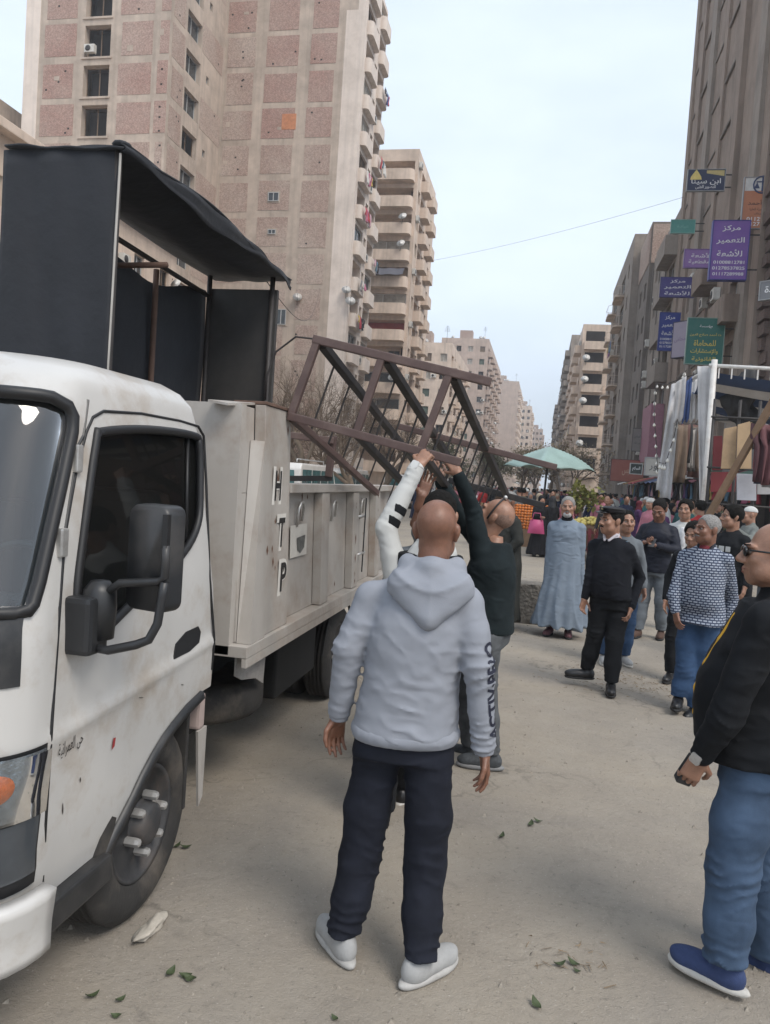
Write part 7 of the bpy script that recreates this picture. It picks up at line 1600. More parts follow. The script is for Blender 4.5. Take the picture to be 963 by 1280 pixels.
# ---- man in the black jacket at the right edge
loc = (1.03, 3.08); rz = 78; H = 1.715
J = PJ(loc, rz, H, dict(ankL=(905, 1205, -.12), ankR=(958, 1198, .10), kneeL=(917, 1085, -.10), kneeR=(950, 1080, .10), hipL=(938, 965, -.08), hipR=(955, 965, .10), elL=(905, 900, -.22), wrL=(876, 946, -.16), shL=(960, 775, -.22), neck=(983, 738, 0), headc=(968, 694, -.01)))
J.update(toeL=22, toeR=22)
def black_x(c):
    w, ch, nk = c['wv'], c['child'], c['nk']
    lens_m = mat('sunglass_lens', (.01, .01, .012), .08, .1, 5)
    for q in (-1, 1):
        ch('sunglass_lens', [('+', c['EH']((q*.034, .098, .008), (.029, .010, .021)), .006)], .0045, lens_m)
        b = MB(); b.tube([tuple(w(q*.066, .088, .014)), tuple(w(q*.082, .03, .012)), tuple(w(q*.082, -.03, .008))], .004, 6); obj_from('sunglass_arm', b.mesh('sunglass_arm'), M['gasket'], c['root'])
    r = c['row']; belly = c['pel']
    ys = flat('lining_yellow', (.6, .33, .03), .8)
    fr_ = lambda z, x: float(np.interp(z, [t[0] for t in c['tors']], [t[2]+math.sqrt(max(.05, 1-(x/(t[3]+.03))**2))*(t[4]+.034) for t in c['tors']]))
    zs_ = [1.40, 1.3, 1.2, 1.1, 1.0, .9, .87]; pts = [V3(-.055, fr_(z, .055)-.004, z) for z in zs_]
    ch('yellow_trim', [('+', RC(p, q, .013, .013), .01) for p, q in zip(pts[:-1], pts[1:])], .006, ys)
    b = MB(); p = V3(-.13, .165, 1.22); b.bar(tuple(p), tuple(p+V3(-.02, .0, .09)), .006, .006); obj_from('pocket_zip', b.mesh('pocket_zip'), M['steel'], c['root'])
    wristwatch(c, 'L', M['steel'], M['steel'], V3(-1, .3, .3), .034)
    g = c['g']; fd = g['wrL']-g['elL']; fd /= np.linalg.norm(fd); ph = g['wrL']+fd*.06+V3(.045, .0, 0); b = MB(); b.box(-.016, .016, -.035, .035, -.055, .055); me = b.mesh('radio')
    o = obj_from('shirt_neck', b.mesh('x'), None, None); COL.objects.unlink(o); bpy.data.objects.remove(o)
    ch('inner_collar', [('+', RC(nk+V3(0, .05, -.05), nk+V3(0, .055, .0), .05, .045), .02)], .009, C_GREYT)
RBP = person('balding man in black jacket, sunglasses and blue jeans holding a handset', loc, rz, H, J, bulk=1.12, belly=.06, skin='tan', top=dict(m=C_BLACK2, name='jacket', kind='zip', hem=.86, off=.034, sleeve=.045, amp=.007, neckcut=False), bottom=dict(m=C_JEAN, w=1.16, amp=.006), shoes=dict(m=C_SHOEN, sole=C_SOLEW), hair=dict(kind='rim', m=M['stubble']), head=(4, 0), res=.78, hs=1.05, fat=1.16, hands=((.3, 0), (.62, .1)), hand_n=(None, (.75, .2, -.35)), hand_d=(None, (.1, .35, -.9)), extras=black_x)
S_ = H/1.75; hw = RBP.matrix_basis@Vector(tuple(J['wrL']+V3(.045, .035, -.07)))
b = MB(); b.box(-.02, .02, -.028, .028, -.06, .06); b.tube([(0, .015, .06), (0, .015, .105)], .006, 6); o = b.build('handset', M['black_plastic'], bevel=.006); o.location = hw; o.rotation_euler = (R(18), R(-20), R(97)); tag(o, 'small black radio handset held in the hand of black jacketed man', 'handset')

# ---- the group behind
loc = tuple(onZ(812, 797)[:2])
J = dict(elR=(.25, .03, 1.14), wrR=(.10, .26, 1.21), elL=(-.25, .03, 1.14), wrL=(-.06, .27, 1.19), ankR=(.12, .12, .085), ankL=(-.12, -.06, .085))
person('young man in navy jacket looking down at the phone in his hands', loc, 158, 1.75, J, bulk=1.05, skin='brown', top=dict(m=C_NAVYJ, name='jacket', kind='jacket', hem=.84, off=.03, sleeve=.04, amp=.006), bottom=dict(m=C_GREYT), shoes=dict(m=mat('sandal_brown', (.09, .05, .035), .8), sole=C_SOLEB), hair=dict(kind='short'), head=(0, -26), res=1.1, hands=((.6, 0), (.6, 0)), hand_d=((-.9, .3, .2), (.9, .3, .2)), hand_n=((0, .2, 1), (0, .2, 1)))
p_ = Vector((loc[0], loc[1], 0)); b = MB(); b.box(-.036, .036, -.005, .005, -.075, .075); o = b.build('phone', M['black_plastic'], bevel=.004); o.location = p_+Vector((-.10, -.28, 1.22)); o.rotation_euler = (R(50), 0, R(158)); tag(o, 'black phone held at chest by the man in navy jacket', 'phone')
loc = tuple(onY(852, 700, 10.9)[:2])
def zipl(c):
    r = c['row']; c['child']('tee_shirt', [('+', LOFT([(z, x, y+.03, a*.42, b_+.012) for (z, x, y, a, b_) in c['tors'] if .86 < z < 1.46], 2.3), .02)], .013, flat('tee_print', (.55, .55, .56), .8, .5, 9))
person('young man with black hair in open white hooded top', loc, 165, 1.76, None, bulk=.98, skin='tan', top=dict(m=C_WHITE, name='hooded_top', kind='hoodie', hem=.85, off=.02), bottom=dict(m=C_JEAN2), shoes=dict(m=C_WHITE, sole=C_SOLEW), hair=dict(kind='thick'), head=(-8, 0), res=1.2, extras=zipl)
loc = tuple(onZ(828, 850)[:2])
person('girl in black clothes with tied back hair beside the checked shirt', (loc[0]+.18, loc[1]), 165, 1.56, dict(ankR=(.12, .05, .085), kneeR=(.13, .04, .49)), bulk=.88, skin='tan', top=dict(m=C_BLACK, name='coat', hem=.72, off=.02), bottom=dict(m=C_BLACK, w=.9), shoes=dict(m=C_SHOEB, sole=C_SOLEB), hair=dict(kind='thick'), head=(-18, -12), res=1.1)
loc = tuple(onY(912, 700, 9.2)[:2])
def slog(c):
    b = MB(); pb = c['pel']; y = .135
    for (x, w) in ((-.11, .06), (-.03, .07), (.06, .05)): b.add([(pb[0]+x, y+.012, 1.30), (pb[0]+x+w, y+.014, 1.30), (pb[0]+x+w, y+.014, 1.24), (pb[0]+x, y+.012, 1.24)], [(0, 1, 2, 3)])
    o = obj_from('chest_print', b.mesh('chest_print'), C_WHITE, c['root'])
person('dark haired man in black sweatshirt with pale chest print', loc, 130, 1.74, None, bulk=1.02, skin='tan', top=dict(m=C_BLACK, name='sweatshirt', hem=.85), bottom=dict(m=C_BLACK), shoes=dict(m=C_SHOEB, sole=C_SOLEB), hair=dict(kind='thick'), head=(-25, 0), res=1.1, extras=slog)
loc = tuple(onZ(772, 832)[:2])
person('man in blue jeans and grey trainers standing behind the police officer', (loc[0]-.02, loc[1]+.1), 190, 1.62, dict(ankR=(.14, .04, .085), ankL=(-.10, .0, .085), kneeR=(.13, .03, .49)), bulk=.95, skin='tan', top=dict(m=C_GREYT, name='jacket'), bottom=dict(m=C_JEAN2, w=1.05), shoes=dict(m=C_SHOEG, sole=C_SOLEW), hair=dict(kind='short'), res=1.3)
loc = tuple(onY(934, 700, 12.5)[:2])
person('person in grey-green jacket and white knitted cap before the stall', loc, 100, 1.72, dict(elL=(-.3, .1, 1.25), wrL=(-.2, .3, 1.4)), bulk=1.1, skin='tan', top=dict(m=cloth('jacket_sage', (.15, .16, .15), .2), name='jacket', kind='jacket', off=.035, sleeve=.04), bottom=dict(m=C_BLACK), shoes=dict(m=C_SHOEB, sole=C_SOLEB), hair=dict(kind='skullcap', m=C_WHITE), res=1.4)
# ------------------------------------------------------------------ market crowd
def tint(name, c): return cloth('crowd_'+name, c, .2, bump=0)
CC = {'black': (.012, .012, .014), 'charcoal': (.04, .04, .043), 'navy': (.018, .024, .05), 'maroon': (.13, .025, .035), 'brown': (.09, .055, .035), 'beige': (.33, .27, .2), 'grey': (.17, .17, .175), 'olive': (.07, .075, .045), 'red': (.3, .03, .03), 'blue': (.06, .1, .2), 'white': (.5, .5, .48), 'purple': (.09, .04, .11), 'teal': (.04, .12, .12), 'pink': (.4, .16, .2), 'ochre': (.35, .2, .05)}
CM = {k: tint(k, v) for k, v in CC.items()}
protos = {}
def proto(kind, **k):
    o = person('prototype', (0, -50, 0), 0, res=2.1, faceless=True, face=False, **k); o['kind_'] = 1; del o['kind_']; protos[kind] = o
base = dict(shoes=dict(m=C_SHOEB, sole=C_SOLEB))
proto('man in a %s jacket', top=dict(m=CM['grey'], name='jacket', kind='jacket', off=.03), bottom=dict(m=CM['charcoal']), hair=dict(kind='short'), J=dict(ankR=(.12, .1, .085), ankL=(-.11, -.1, .085)), **base)
proto('man in a %s jumper walking', top=dict(m=CM['grey'], name='jumper'), bottom=dict(m=CM['blue']), hair=dict(kind='short'), J=dict(ankR=(.10, .25, .09), ankL=(-.10, -.22, .1), kneeR=(.1, .17, .49), kneeL=(-.1, .0, .48), wrR=(.25, -.08, .92), wrL=(-.25, .16, .93)), **base)
proto('woman in a long %s coat and scarf', top=dict(m=CM['black'], name='coat', hem=1.0, off=.025, neckcut=False), robe=dict(flare=.10, hem=.12), hair=dict(kind='scarf', m=CM['beige']), H=1.62, **base)
proto('woman in %s robe and dark veil', top=dict(m=CM['black'], name='robe_top', hem=1.0, off=.03, sleeve=.05, neckcut=False), robe=dict(flare=.14, hem=.06), hair=dict(kind='scarf', m=CM['black']), H=1.6, J=dict(elR=(.22, .08, 1.16), wrR=(.1, .25, 1.15)), **base)
proto('man in a long %s robe and turban', top=dict(m=CM['grey'], name='robe_top', hem=1.0, off=.03, sleeve=.05, neckcut=False), robe=dict(flare=.12, hem=.12), hair=dict(kind='turban', m=CM['white']), H=1.72, **base)
proto('person in a %s top with a carried bag', top=dict(m=CM['red'], name='top', off=.025), bottom=dict(m=CM['black']), hair=dict(kind='thick'), J=dict(elL=(-.26, .05, 1.14), wrL=(-.2, .2, 1.0)), **base)
used = set()
def place(kind, color, loc, rz, label=None, group='market crowd', scarf=None, s=1.0):
    p = protos[kind]
    if kind not in used: o = p; used.add(kind)
    else: o = clone(p)
    o.location = (loc[0], loc[1], 0); o.rotation_euler = (0, 0, R(rz)); sc = p['sc'] if 'sc' in p else None
    lab = label or ('distant '+(kind % color).replace('a olive', 'an olive').replace('a ochre', 'an ochre')+' in the market crowd'); tag(o, lab, 'person', group)
    for ch in o.children:
        n = ch.name.split('.')[0]
        mm = None
        if n in ('jacket', 'jumper', 'coat', 'robe', 'robe_top', 'top'): mm = CM[color]
        elif n == 'head_scarf' and scarf: mm = CM[scarf]
        if mm: ch.material_slots[0].link = 'OBJECT'; ch.material_slots[0].material = mm
    return o
KK = list(protos)
q = random.Random(42)
# a few that the picture lets one pick out
def pxy(x, Y): return tuple(onY(x, 640, Y)[:2])
wbag = place(KK[3], 'black', pxy(676, 20.5), 200, 'woman in black robe carrying a pink handbag near the fruit cart')
place(KK[3], 'black', pxy(690, 21.2), 20, 'woman in black robe turned to the fruit cart', scarf='charcoal')
place(KK[2], 'purple', pxy(826, 19), 180, 'woman in long purple coat beneath the swept drape', scarf='maroon')
place(KK[5], 'red', pxy(876, 15.0), 30, 'person in bright red top beside the white tent pole')
place(KK[0], 'navy', pxy(742, 24), 170, 'man in navy jacket behind the yellow fruit')
place(KK[0], 'charcoal', pxy(760, 19.5), 150, 'man in charcoal jacket close behind the police cap', s=1)
place(KK[1], 'grey', pxy(648, 26), 20, 'man in grey jumper walking towards orange fruit')
place(KK[0], 'maroon', pxy(753, 30), 190, 'man in maroon jacket farther behind the fruit cart')
place(KK[4], 'beige', pxy(860, 22), 170, 'man in beige robe and turban under the tent drapes')
place(KK[5], 'ochre', pxy(864, 24), 170, 'person in ochre top under the bulbs')
taken = []
cols = ['black', 'charcoal', 'navy', 'maroon', 'brown', 'beige', 'grey', 'olive', 'red', 'blue', 'white', 'purple', 'teal', 'pink', 'black', 'charcoal', 'black', 'navy']
n = 0; tries = 0
while n < 225 and tries < 4000:
    tries += 1; Y = 18+68*(q.random()**1.3); x = q.uniform(500, 965) if q.random() < .6 else q.uniform(590, 770)
    if x < 650 and Y < 30: continue
    if x < 760 and Y < 23: continue
    p = pxy(x, Y)
    if p[0] > 7.6 or p[0] < -7.5: continue
    if any((p[0]-a)**2+(p[1]-b)**2 < .55 for a, b in taken): continue
    if 19 < p[1] < 21.3 and .6 < p[0] < 3: continue
    taken.append(p); k = q.choice([0, 0, 1, 1, 2, 2, 3, 3, 4, 5]); place(KK[k], q.choice(cols), p, q.choice([0, 15, 170, 180, 195, 90, -90, 40, 140, 220])+q.uniform(-20, 20), scarf=q.choice(['black', 'beige', 'white', 'maroon', 'grey', 'pink'])); n += 1
# pink handbag
p = pxy(672, 20.2); b = MB(); b.grid(lambda u, v: (p[0]+(.22-.06*v)*(-1+2*u), p[1]-.02-.09*math.sin(math.pi*u)*math.sin(math.pi*(.15+.8*v)), .62+.36*v), 10, 8); b.grid(lambda u, v: (p[0]+(.22-.06*v)*(1-2*u), p[1]+.02+.07*math.sin(math.pi*u)*math.sin(math.pi*(.15+.8*v)), .62+.36*v), 10, 8)
bag = empty('handbag', (p[0], p[1], .6), 0, 'bright pink handbag carried by the woman in black', 'handbag'); wbuild(b, 'bag_body', mat('bag_pink', (.42, .06, .16), .4, .1, 8), bag)
for dy in (-.04, .04): b = MB(); b.tube([(p[0]-.12, p[1]+dy, .95), (p[0]-.08, p[1]+dy, 1.15), (p[0]+.08, p[1]+dy, 1.15), (p[0]+.12, p[1]+dy, .95)], .012, 6); wbuild(b, 'strap', mat('bag_pink', (.42, .06, .16)), bag)

# ------------------------------------------------------------------ market furniture
UY = 22.0; ap_ = Vector(onY(688, 557, UY)); 
umb = empty('tarp_canopy', (ap_.x, UY, 0), 0, 'teal green tarp canopy on a dark centre pole over the fruit sellers', 'canopy')
M['tarp_teal'] = mat('tarp_teal', (.27, .375, .345), .5, .12, 1.5, bump=.4, bscale=6, bdist=.03)
ang = R(35)
def canopy(u, v):
    a = 2*u-1; b_ = 2*v-1; m = max(abs(a), abs(b_)); r = .92
    x = (a*math.cos(ang)-b_*math.sin(ang))*r; y = (a*math.sin(ang)+b_*math.cos(ang))*r
    corner = abs(a*b_); z = ap_.z-.02-.46*m-.16*m*m+.10*(1-abs(abs(a)-abs(b_)))*m+.025*math.sin(a*9+b_*5)*m-.10*corner*corner
    return (ap_.x+x, UY+y, z)
b = MB(); b.grid(canopy, 26, 26); o = wbuild(b, 'tarp', M['tarp_teal'], umb); s = o.modifiers.new('t', 'SOLIDIFY'); s.thickness = .008
b = MB(); b.tube([(ap_.x-.12, UY, 0), (ap_.x-.02, UY, ap_.z-.03)], .03, 8); wbuild(b, 'pole', M['iron'], umb)
for (x, y) in ((-1, -1), (1, -1), (1, 1), (-1, 1)):
    P = canopy((x+1)/2, (y+1)/2); b = MB(); b.tube([(ap_.x, UY, ap_.z-.25), (P[0], P[1], P[2]-.02)], .014, 6); wbuild(b, 'rib', M['iron'], umb)
# fruit cart
def fruit(parent, name, c, sx, sy, h, r, m, n, seed):
    q = np.random.RandomState(seed); b = MB()
    for k in range(n):
        u, v = q.uniform(-1, 1, 2); z = h*(1-.75*max(abs(u), abs(v))**1.5)*(.75+.25*q.rand()); b.sphere((c[0]+u*sx, c[1]+v*sy, c[2]+z), r*(.85+.3*q.rand()), 7, 5)
    o = wbuild(b, name, m, parent); o['kind'] = 'stuff'; return o
cx_, cy_ = onZ(741, 701)[:2]
cart = empty('fruit_cart', (cx_, cy_, 0), 0, 'red slatted fruit cart heaped with yellow fruit', 'cart')
RED = mat('cart_red', (.16, .025, .03), .7, .3, 5)
b = MB(); b.box(cx_-.75, cx_+.65, cy_-.5, cy_+.5, .86, .92); wbuild(b, 'cart_top', M['beam'], cart)
for k in range(9): b = MB(); x = cx_-.68+k*.16; b.box(x, x+.085, cy_-.5, cy_-.47, .22, .86); wbuild(b, 'slat', RED, cart)
for z in (.3, .72): b = MB(); b.box(cx_-.7, cx_+.62, cy_-.465, cy_-.43, z, z+.07); wbuild(b, 'crosspiece', RED, cart)
for (x, y) in ((-.62, -.4), (.52, -.4), (-.62, .4), (.52, .4)): b = MB(); b.box(cx_+x-.03, cx_+x+.03, cy_+y-.03, cy_+y+.03, 0, .86); wbuild(b, 'leg', M['beam'], cart)
fruit(cart, 'yellow_fruit', (cx_-.05, cy_, .90), .62, .42, .22, .055, mat('fruit_yellow', (.55, .45, .13), .5, .3, 9), 170, 1)
p = onY(757, 640, cy_+1.2); c2 = empty('bread_basket', (p[0], p[1], 0), 0, 'low wooden stand of brown loaves beside the yellow fruit', 'stand'); b = MB(); b.box(p[0]-.5, p[0]+.5, p[1]-.35, p[1]+.35, .3, .95); wbuild(b, 'box', M['beam'], c2, bevel=.02); fruit(c2, 'loaves', (p[0], p[1], .95), .42, .3, .12, .09, mat('bread', (.36, .2, .09), .8), 30, 3)
p = onY(657, 640, 24); c3 = empty('orange_stand', (p[0], p[1], 0), 0, 'sloping stand of oranges beside the women in black', 'stand'); b = MB(); b.add([(p[0]-.7, p[1]-.5, .5), (p[0]+.7, p[1]-.5, .5), (p[0]+.7, p[1]+.5, 1.25), (p[0]-.7, p[1]+.5, 1.25), (p[0]-.7, p[1]-.5, 0), (p[0]+.7, p[1]-.5, 0), (p[0]+.7, p[1]+.5, 0), (p[0]-.7, p[1]+.5, 0)], [(0, 1, 2, 3), (0, 4, 5, 1), (1, 5, 6, 2), (2, 6, 7, 3), (3, 7, 4, 0)]); wbuild(b, 'stand_box', M['beam'], c3)
qq = np.random.RandomState(4); b = MB()
for i in range(15):
    for k in range(9): b.sphere((p[0]-.64+i*.092, p[1]-.44+k*.108, .56+.081*k+.02*qq.rand()), .05, 7, 5)
o = wbuild(b, 'oranges', mat('fruit_orange', (.55, .16, .02), .45, .2, 9), c3); o['kind'] = 'stuff'
for k in range(3):
    p = onY(615+k*8, 640, 30+3*k); cr = empty('produce_crate', (p[0], p[1], 0), q.uniform(-.3, .3), 'pale wooden produce crate stack %s' % ['before the far carts', 'beside another crate stack', 'with wide slats behind the frame'][k], 'crate')
    for z in range(5):
        for sx in (-1, 1): b = MB(); b.box(-.4, .4, sx*.3-.01, sx*.3+.01, .05+z*.22, .2+z*.22); b.build('slat', mat('crate_wood', (.38, .26, .14), .8, .25, 4), cr)
        for sx in (-1, 1): b = MB(); b.box(sx*.4-.01, sx*.4+.01, -.29, .29, .05+z*.22, .2+z*.22); b.build('slat', mat('crate_wood', (.38, .26, .14)), cr)
        b = MB(); b.box(-.38, .38, -.28, .28, .02+z*.22, .05+z*.22); b.build('crate_floor', mat('crate_wood', (.38, .26, .14)), cr)
# leafy bunches hung over the cart
def leaf_cloud(name, c, r, n, size, m, parent, seed, hang=.0):
    q = np.random.RandomState(seed); V = []; Fq = []
    d = q.normal(size=(n, 3)); d /= np.linalg.norm(d, axis=1)[:, None]; rad = q.uniform(.35, 1, n)**.6
    lump = 1+.28*np.sin(d[:, 0]*5+seed)+.22*np.sin(d[:, 2]*7+d[:, 1]*5+2*seed); P = d*(rad*lump)[:, None]*np.array(r)+np.array(c)
    for i in range(n):
        a = q.normal(size=3); a[2] -= hang; a /= np.linalg.norm(a); b_ = np.cross(a, q.normal(size=3)); b_ /= np.linalg.norm(b_); s = size*q.uniform(.6, 1.3)
        k = len(V); V += [P[i]-b_*s*.35, P[i]+a*s*.5, P[i]+b_*s*.35, P[i]+a*s*1.15*.5-a*s*1.1]; Fq.append((k, k+1, k+2, k+3))
    b = MB(); b.v = [tuple(v) for v in V]; b.f = Fq; b.sm = [False]*len(Fq); o = b.build(name, m, parent)
    if parent is not None: world_child(o, parent)
    o['kind'] = 'stuff'; return o
p = onY(727, 622, 21.8); gb = empty('leafy_bunch', (p[0], p[1], 0), 0, 'leafy green and yellow bunch standing behind the fruit cart', 'plant'); leaf_cloud('leaves', p, (.42, .35, .42), 420, .14, mat('leaf_yellowgreen', (.2, .2, .05), .7, .4, 5), gb, 3); b = MB(); b.tube([(p[0], p[1], 0), tuple(p)], .04, 6); wbuild(b, 'stake', M['beam'], gb)
# rough blocks and red bag
M['rough'] = mat('rough_block', (.16, .145, .125), .95, .4, 6, bump=1.0, bscale=22, bdist=.04)
p = onZ(655, 776); b = MB(); b.box(-.22, .22, -.2, .2, 0, .52); o = blob('concrete_block', 'rough broken concrete block on the ground beside the dark robe', (p[0], p[1], .26), (.27, .24, .30), M['rough'], 'block', .10, 9)
V = np.array([v.co for v in o.data.vertices]); c_ = np.array((p[0], p[1], .26)); dlt = V-c_; sg = np.sign(dlt)*np.minimum(np.abs(dlt)*1.45, np.array((.235, .21, .262))); 
for v, w_ in zip(o.data.vertices, sg+c_): v.co = w_
p = onZ(642, 775); blob('red_bag', 'crumpled red and white plastic bag against the broken block', (p[0], p[1], .16), (.10, .10, .17), mat('bag_red', (.25, .04, .05), .5, .6, 12), 'bag', .35, 12)
p = onZ(686, 772); blob('red_bag', 'small dark red bag on the ground by the blue robe', (p[0], p[1], .08), (.1, .1, .08), mat('bag_red', (.25, .04, .05)), 'bag', .3, 13)
for (x, y, w, h, lb_) in ((652, 672, .5, .62, 'plain grey concrete barrier beyond the dark robe'), (634, 668, .45, .5, 'worn grey concrete barrier nearer the truck')):
    p = onZ(x, y); b = MB(); b.add([(p[0]-w, p[1]-.2, 0), (p[0]+w, p[1]-.2, 0), (p[0]+w, p[1]+.2, 0), (p[0]-w, p[1]+.2, 0), (p[0]-w*.96, p[1]-.12, h), (p[0]+w*.96, p[1]-.12, h), (p[0]+w*.96, p[1]+.12, h), (p[0]-w*.96, p[1]+.12, h)], [(0, 3, 2, 1), (4, 5, 6, 7), (0, 1, 5, 4), (1, 2, 6, 5), (2, 3, 7, 6), (3, 0, 4, 7)]); tag(b.build('concrete_barrier', M['kerb'], bevel=.03), lb_, 'barrier')
p = onZ(945, 700); b = MB()

# ------------------------------------------------------------------ vans on the far carriageway
VANW = mat('van_white', (.6, .58, .55), .4, .06, 2, dirt=(.3, .25, .2), dirt_amt=.4); VGL = mat('van_glass', (.05, .12, .12), .1, .3, 2)
def van(x, y, label):
    r = empty('minibus', (x, y, 0), 0, label, 'minibus', None)
    prof = [(-2.3, .35), (2.35, .35), (2.4, .9), (1.75, 1.25), (1.15, 2.0), (1.0, 2.06), (-2.2, 2.06), (-2.32, 1.9)]
    b = MB(); b.prism(prof, lambda a, z: (-.84, a, z), lambda a, z: (.84, a, z)); b.build('body', VANW, r, fix=True, bevel=.05)
    for s in (-1, 1):
        for (a0, a1) in ((-2.15, -1.25), (-1.18, -.3), (-.23, .55), (.62, 1.25)):
            b = MB(); top_ = 1.88; b.add([(s*.846, a0, 1.2), (s*.846, a1+(.25 if a1 > 1 else 0), 1.2), (s*.846, a1-(.1 if a1 > 1 else 0), top_), (s*.846, a0, top_)], [(0, 1, 2, 3)]); b.build('window', VGL, r)
        for a in (-1.5, 1.5):
            b = MB(); b.lathe([(.18, 0), (.31, .0), (.33, .03), (.33, .17), (.31, .2), (.18, .2)], (s*.86-(.2 if s > 0 else 0), a, .33), 'X', 20); w = b.build('wheel', M['rubber'], r)
            b = MB(); b.lathe([(.17, .0), (.1, -.02), (.01, -.02)], (s*.862 if s > 0 else s*.862, a, .33), 'X', 16); b.build('hubcap', M['steel'], w)
    b = MB(); b.add([(-.72, 1.73, 1.30), (.72, 1.73, 1.30), (.64, 1.22, 1.95), (-.64, 1.22, 1.95)], [(0, 1, 2, 3)]); o = b.build('windscreen', VGL, r); o.location = (0, .03, .02)
    b = MB(); b.add([(-.68, -2.335, 1.2), (.68, -2.335, 1.2), (.64, -2.335, 1.85), (-.64, -2.335, 1.85)], [(0, 1, 2, 3)]); b.build('rear_window', VGL, r)
    for xx in (-.6, .6): b = MB(); b.tube([(xx, -2.0, 2.09), (xx, -2.0, 2.18), (xx, .8, 2.18), (xx, .8, 2.09)], .018, 6); b.build('roof_rail', M['steel'], r)
    return r
p = onY(372, 600, 23.5); van(p[0], 23.5, 'white minibus with green tinted windows parked beyond the truck body')
p = onY(430, 600, 33); van(p[0], 33, 'white minibus queued behind the first one near bare trees')
p = onY(505, 605, 48); van(p[0], 48, 'white minibus far back under the lifted frame')
p = onY(560, 605, 62); van(p[0], 62, 'white minibus farthest down the street behind the frame')

# ------------------------------------------------------------------ trees
M['bark'] = mat('bark', (.19, .145, .105), .95, .3, 6, bump=.6, bscale=30); M['twig'] = mat('twig', (.15, .11, .08), .95, .3, 6)
def tree(x, y, h, seed, label, leafy=0, leafm=None, spread=1.0, name='tree', group=None, levels=5):
    q = random.Random(seed); r = empty(name, (x, y, 0), 0, label, 'tree', group); tr = MB(); tw = MB(); tips = []
    def grow(p, d, L_, rad, lev):
        pts = [p]; n = 4; rr = [rad]
        for k in range(n):
            d = (d+Vector((q.gauss(0, .16), q.gauss(0, .16), q.gauss(.03, .12)))).normalized(); p = p+d*L_/n; pts.append(p); rr.append(rad*(1-.45*(k+1)/n))
        (tr if lev < 2 else tw).tube(pts, rr, 7 if lev < 2 else 4, cap=False)
        if lev >= levels: tips.append(p); return
        nb = q.choice([2, 3, 3]) if lev < levels-1 else q.choice([3, 4])
        for k in range(nb):
            i = q.randint(2, n); a = q.uniform(0, 6.28); t = q.uniform(.45, .95)*spread; o = d.orthogonal().normalized(); o.rotate(Matrix.Rotation(a, 3, d)); nd = (d*math.cos(t)+o*math.sin(t)); nd.z += .12; grow(pts[i], nd.normalized(), L_*q.uniform(.6, .82), rr[i]*.68, lev+1)
        grow(p, d, L_*.72, rr[-1]*.9, lev+1)
    grow(Vector((x, y, 0)), Vector((q.gauss(0, .08), q.gauss(0, .08), 1)), h*.30, h*.036, 0)
    wbuild(tr, 'trunk', M['bark'], r); o = wbuild(tw, 'twigs', M['twig'], r); o['kind'] = 'stuff'
    if leafy:
        qq = np.random.RandomState(seed); V = []; Fq = []
        for t in tips:
            for k in range(leafy):
                P = np.array(t)+qq.normal(size=3)*.28*h/7; a = qq.normal(size=3); a /= np.linalg.norm(a); b_ = np.cross(a, qq.normal(size=3)); b_ /= np.linalg.norm(b_); s = .11*h/7*qq.uniform(.6, 1.4)*1.6
                i = len(V); V += [P-b_*s*.4, P+a*s*.6, P+b_*s*.4, P-a*s*.6]; Fq.append((i, i+1, i+2, i+3))
        b = MB(); b.v = [tuple(v) for v in V]; b.f = Fq; b.sm = [False]*len(Fq); o = wbuild(b, 'crown', leafm, r); o['kind'] = 'stuff'
    return r
LG = mat('leaf_dusty', (.16, .155, .09), .8, .5, 3); LY = mat('leaf_dry', (.34, .275, .175), .85, .4, 3)
for (px__, Y, h, sd_, lb_) in ((372, 27, 6.6, 1, 'bare branched tree with pale trunk beside the first minibus'), (440, 31, 6.4, 2, 'bare tangled tree behind the bars of the lifted frame'), (338, 30, 6.8, 3, 'bare tree close against the truck bulkhead'), (405, 36, 7.0, 14, 'bare tree between the two minibuses'), (480, 40, 6.6, 15, 'bare twiggy tree beside the cream balcony block')):
    p = onY(px__, 600, Y); tree(p[0], Y, h, sd_, lb_, 0, LY, levels=6 if sd_ in (1, 2, 3) else 5)
for (px__, Y, h, sd_, lb_, m, lf) in ((600, 70, 6.5, 4, 'dusty green tree behind the lifted frame', LG, 7), (622, 80, 6.0, 5, 'dull green tree left of the teal canopy', LG, 7), (655, 95, 7.5, 6, 'yellowing tree behind the teal canopy', LY, 5), (690, 88, 8.5, 7, 'dry twiggy tree rising over the teal canopy', LY, 3), (715, 80, 8.0, 8, 'dry tree near the pale blue banner', LY, 3), (668, 130, 9.5, 9, 'hazy green tree far down the street', LG, 6), (705, 120, 10, 10, 'tall dry tree before the jutting block', LY, 4), (545, 60, 6.0, 11, 'small green tree among the minibuses', LG, 6)):
    p = onY(px__, 600, Y); tree(p[0], Y, h, sd_, lb_, max(1, lf//2), m, .9)
# ------------------------------------------------------------------ wires
def wire(label, a, b, sag, r=.012):
    a = Vector(a); b = Vector(b); g = MB(); g.tube([a.lerp(b, t/24)+Vector((0, 0, -4*sag*(t/24)*(1-t/24))) for t in range(25)], r, 4); tag(g.build('overhead_cable', M['iron']), label, 'cable')
wire('thin overhead cable crossing the sky between balcony block and tower', onY(533, 327, 88), onX(856, 246, 8.4), .35, .012)
wire('thin overhead cable across the gable below its small windows', onY(300, 365, 62), onY(470, 338, 84), .5, .02)
wire('slack cable from the kiosk roof to the gable block', onY(300, 300, 5.9), onY(400, 360, 62), 1.5, .008)
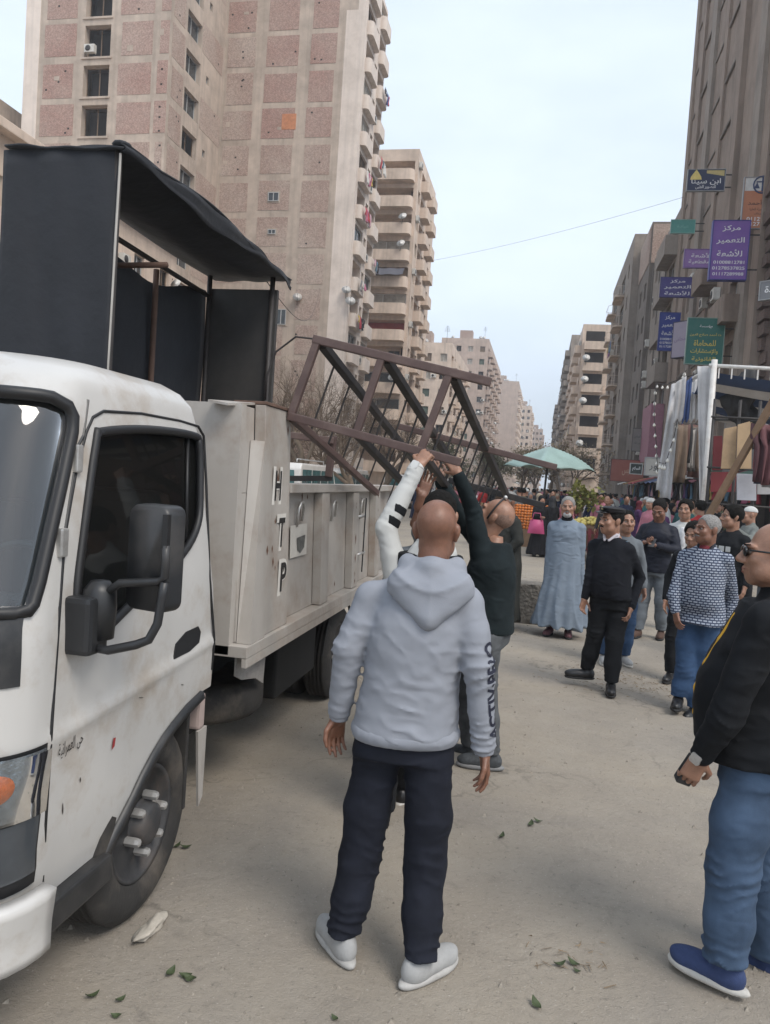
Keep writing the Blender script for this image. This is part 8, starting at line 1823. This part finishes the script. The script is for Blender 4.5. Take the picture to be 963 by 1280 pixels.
# ------------------------------------------------------------------ litter on the ground
GL = mat('leaf_litter', (.055, .075, .03), .7, .3, 20); q = random.Random(77)
leafme = MB(); leafme.grid(lambda u, v: ((u-.5)*.09, (v-.5)*.05*math.sin(math.pi*min(max(u, .03), .97)), .008+.02*(u-.5)**2*4+.012*abs(v-.5)), 6, 4); leafme = leafme.mesh('fallen_leaf'); leafme.materials.append(GL)
for (x, y) in ((213, 1218), (232, 1222), (238, 1226), (115, 1248), (150, 1252), (146, 1272), (222, 1059), (232, 1061), (628, 1047), (700, 1208), (716, 1206), (722, 1216), (664, 1032), (672, 1028), (419, 1275), (670, 1258)):
    p = onZ(x, y); o = obj_from('fallen_leaf', leafme, None, None); o.location = (p[0], p[1], .002); o.rotation_euler = (q.uniform(-.2, .2), q.uniform(-.2, .2), q.uniform(0, 6)); o.scale = (q.uniform(.36, .62),)*3; tag(o, 'small green leaf lying on the dusty street', 'leaf', 'fallen leaves')
p = onZ(188, 1165); o = blob('wheel_chock', 'pale flat stone wedged behind the front wheel', (p[0], p[1], .02), (.04, .075, .022), mat('chock_stone', (.42, .38, .32), .9, .2, 12, bump=.5, bscale=40), 'stone', .25, 3)
qq = np.random.RandomState(2); b = MB()
for k in range(2600):
    Y = 1.2+14*qq.rand()**1.6; x = qq.uniform(-1.4-.1*Y, 1.2+.45*Y); s = .0035+.009*qq.rand()**4
    b.add([(x-s, Y-s, 0), (x+s, Y-s*.6, 0), (x+s*.7, Y+s, 0), (x-s*.8, Y+s*.8, 0), (x+s*.2*qq.randn(), Y+s*.2*qq.randn(), s*1.3)], [(0, 1, 4), (1, 2, 4), (2, 3, 4), (3, 0, 4)])
tag(b.build('gravel', mat('gravel', (.26, .23, .19), .95, .5, 40)), 'loose grit and pebbles scattered on the street', 'gravel', kind='stuff')
b = MB()
for (cx0, cy0, n, sp) in ((790, 852, 330, .55), (810, 862, 160, .5), (655, 720, 90, .8), (720, 1205, 30, .12)):
    p = onZ(cx0, cy0)
    for k in range(n):
        x, y = p[0]+qq.normal()*sp*.8, p[1]+qq.normal()*sp*.5; a = qq.uniform(0, 6.28); L_ = .015+.04*qq.rand(); dx, dy = math.cos(a)*L_, math.sin(a)*L_
        b.add([(x, y, .004), (x+dx, y+dy, .006+.01*qq.rand()), (x+dx-dy*.08, y+dy+dx*.08, .008), (x-dy*.08, y+dx*.08, .005)], [(0, 1, 2, 3)])
tag(b.build('straw', mat('straw', (.22, .16, .1), .95, .4, 10)), 'dry straw and peelings trodden into the street', 'straw', kind='stuff')

# ------------------------------------------------------------------ the dusty air of the street
hz = MB(); hz.box(-75, 60, -12, 520, -1, 56.5)
hzm = bpy.data.materials.new('haze'); hzm.use_nodes = True; n = hzm.node_tree; n.nodes.clear(); o_ = n.nodes.new('ShaderNodeOutputMaterial'); v_ = n.nodes.new('ShaderNodeVolumePrincipled')
v_.inputs['Color'].default_value = (.93, .95, 1, 1); v_.inputs['Density'].default_value = 0.0010; v_.inputs['Anisotropy'].default_value = .2; n.links.new(v_.outputs[0], o_.inputs['Volume'])
ho = hz.build('haze', hzm); ho['kind'] = 'stuff'; ho['label'] = 'pale dusty haze hanging in the street air'; ho['category'] = 'haze'
SC.cycles.volume_bounces = 0
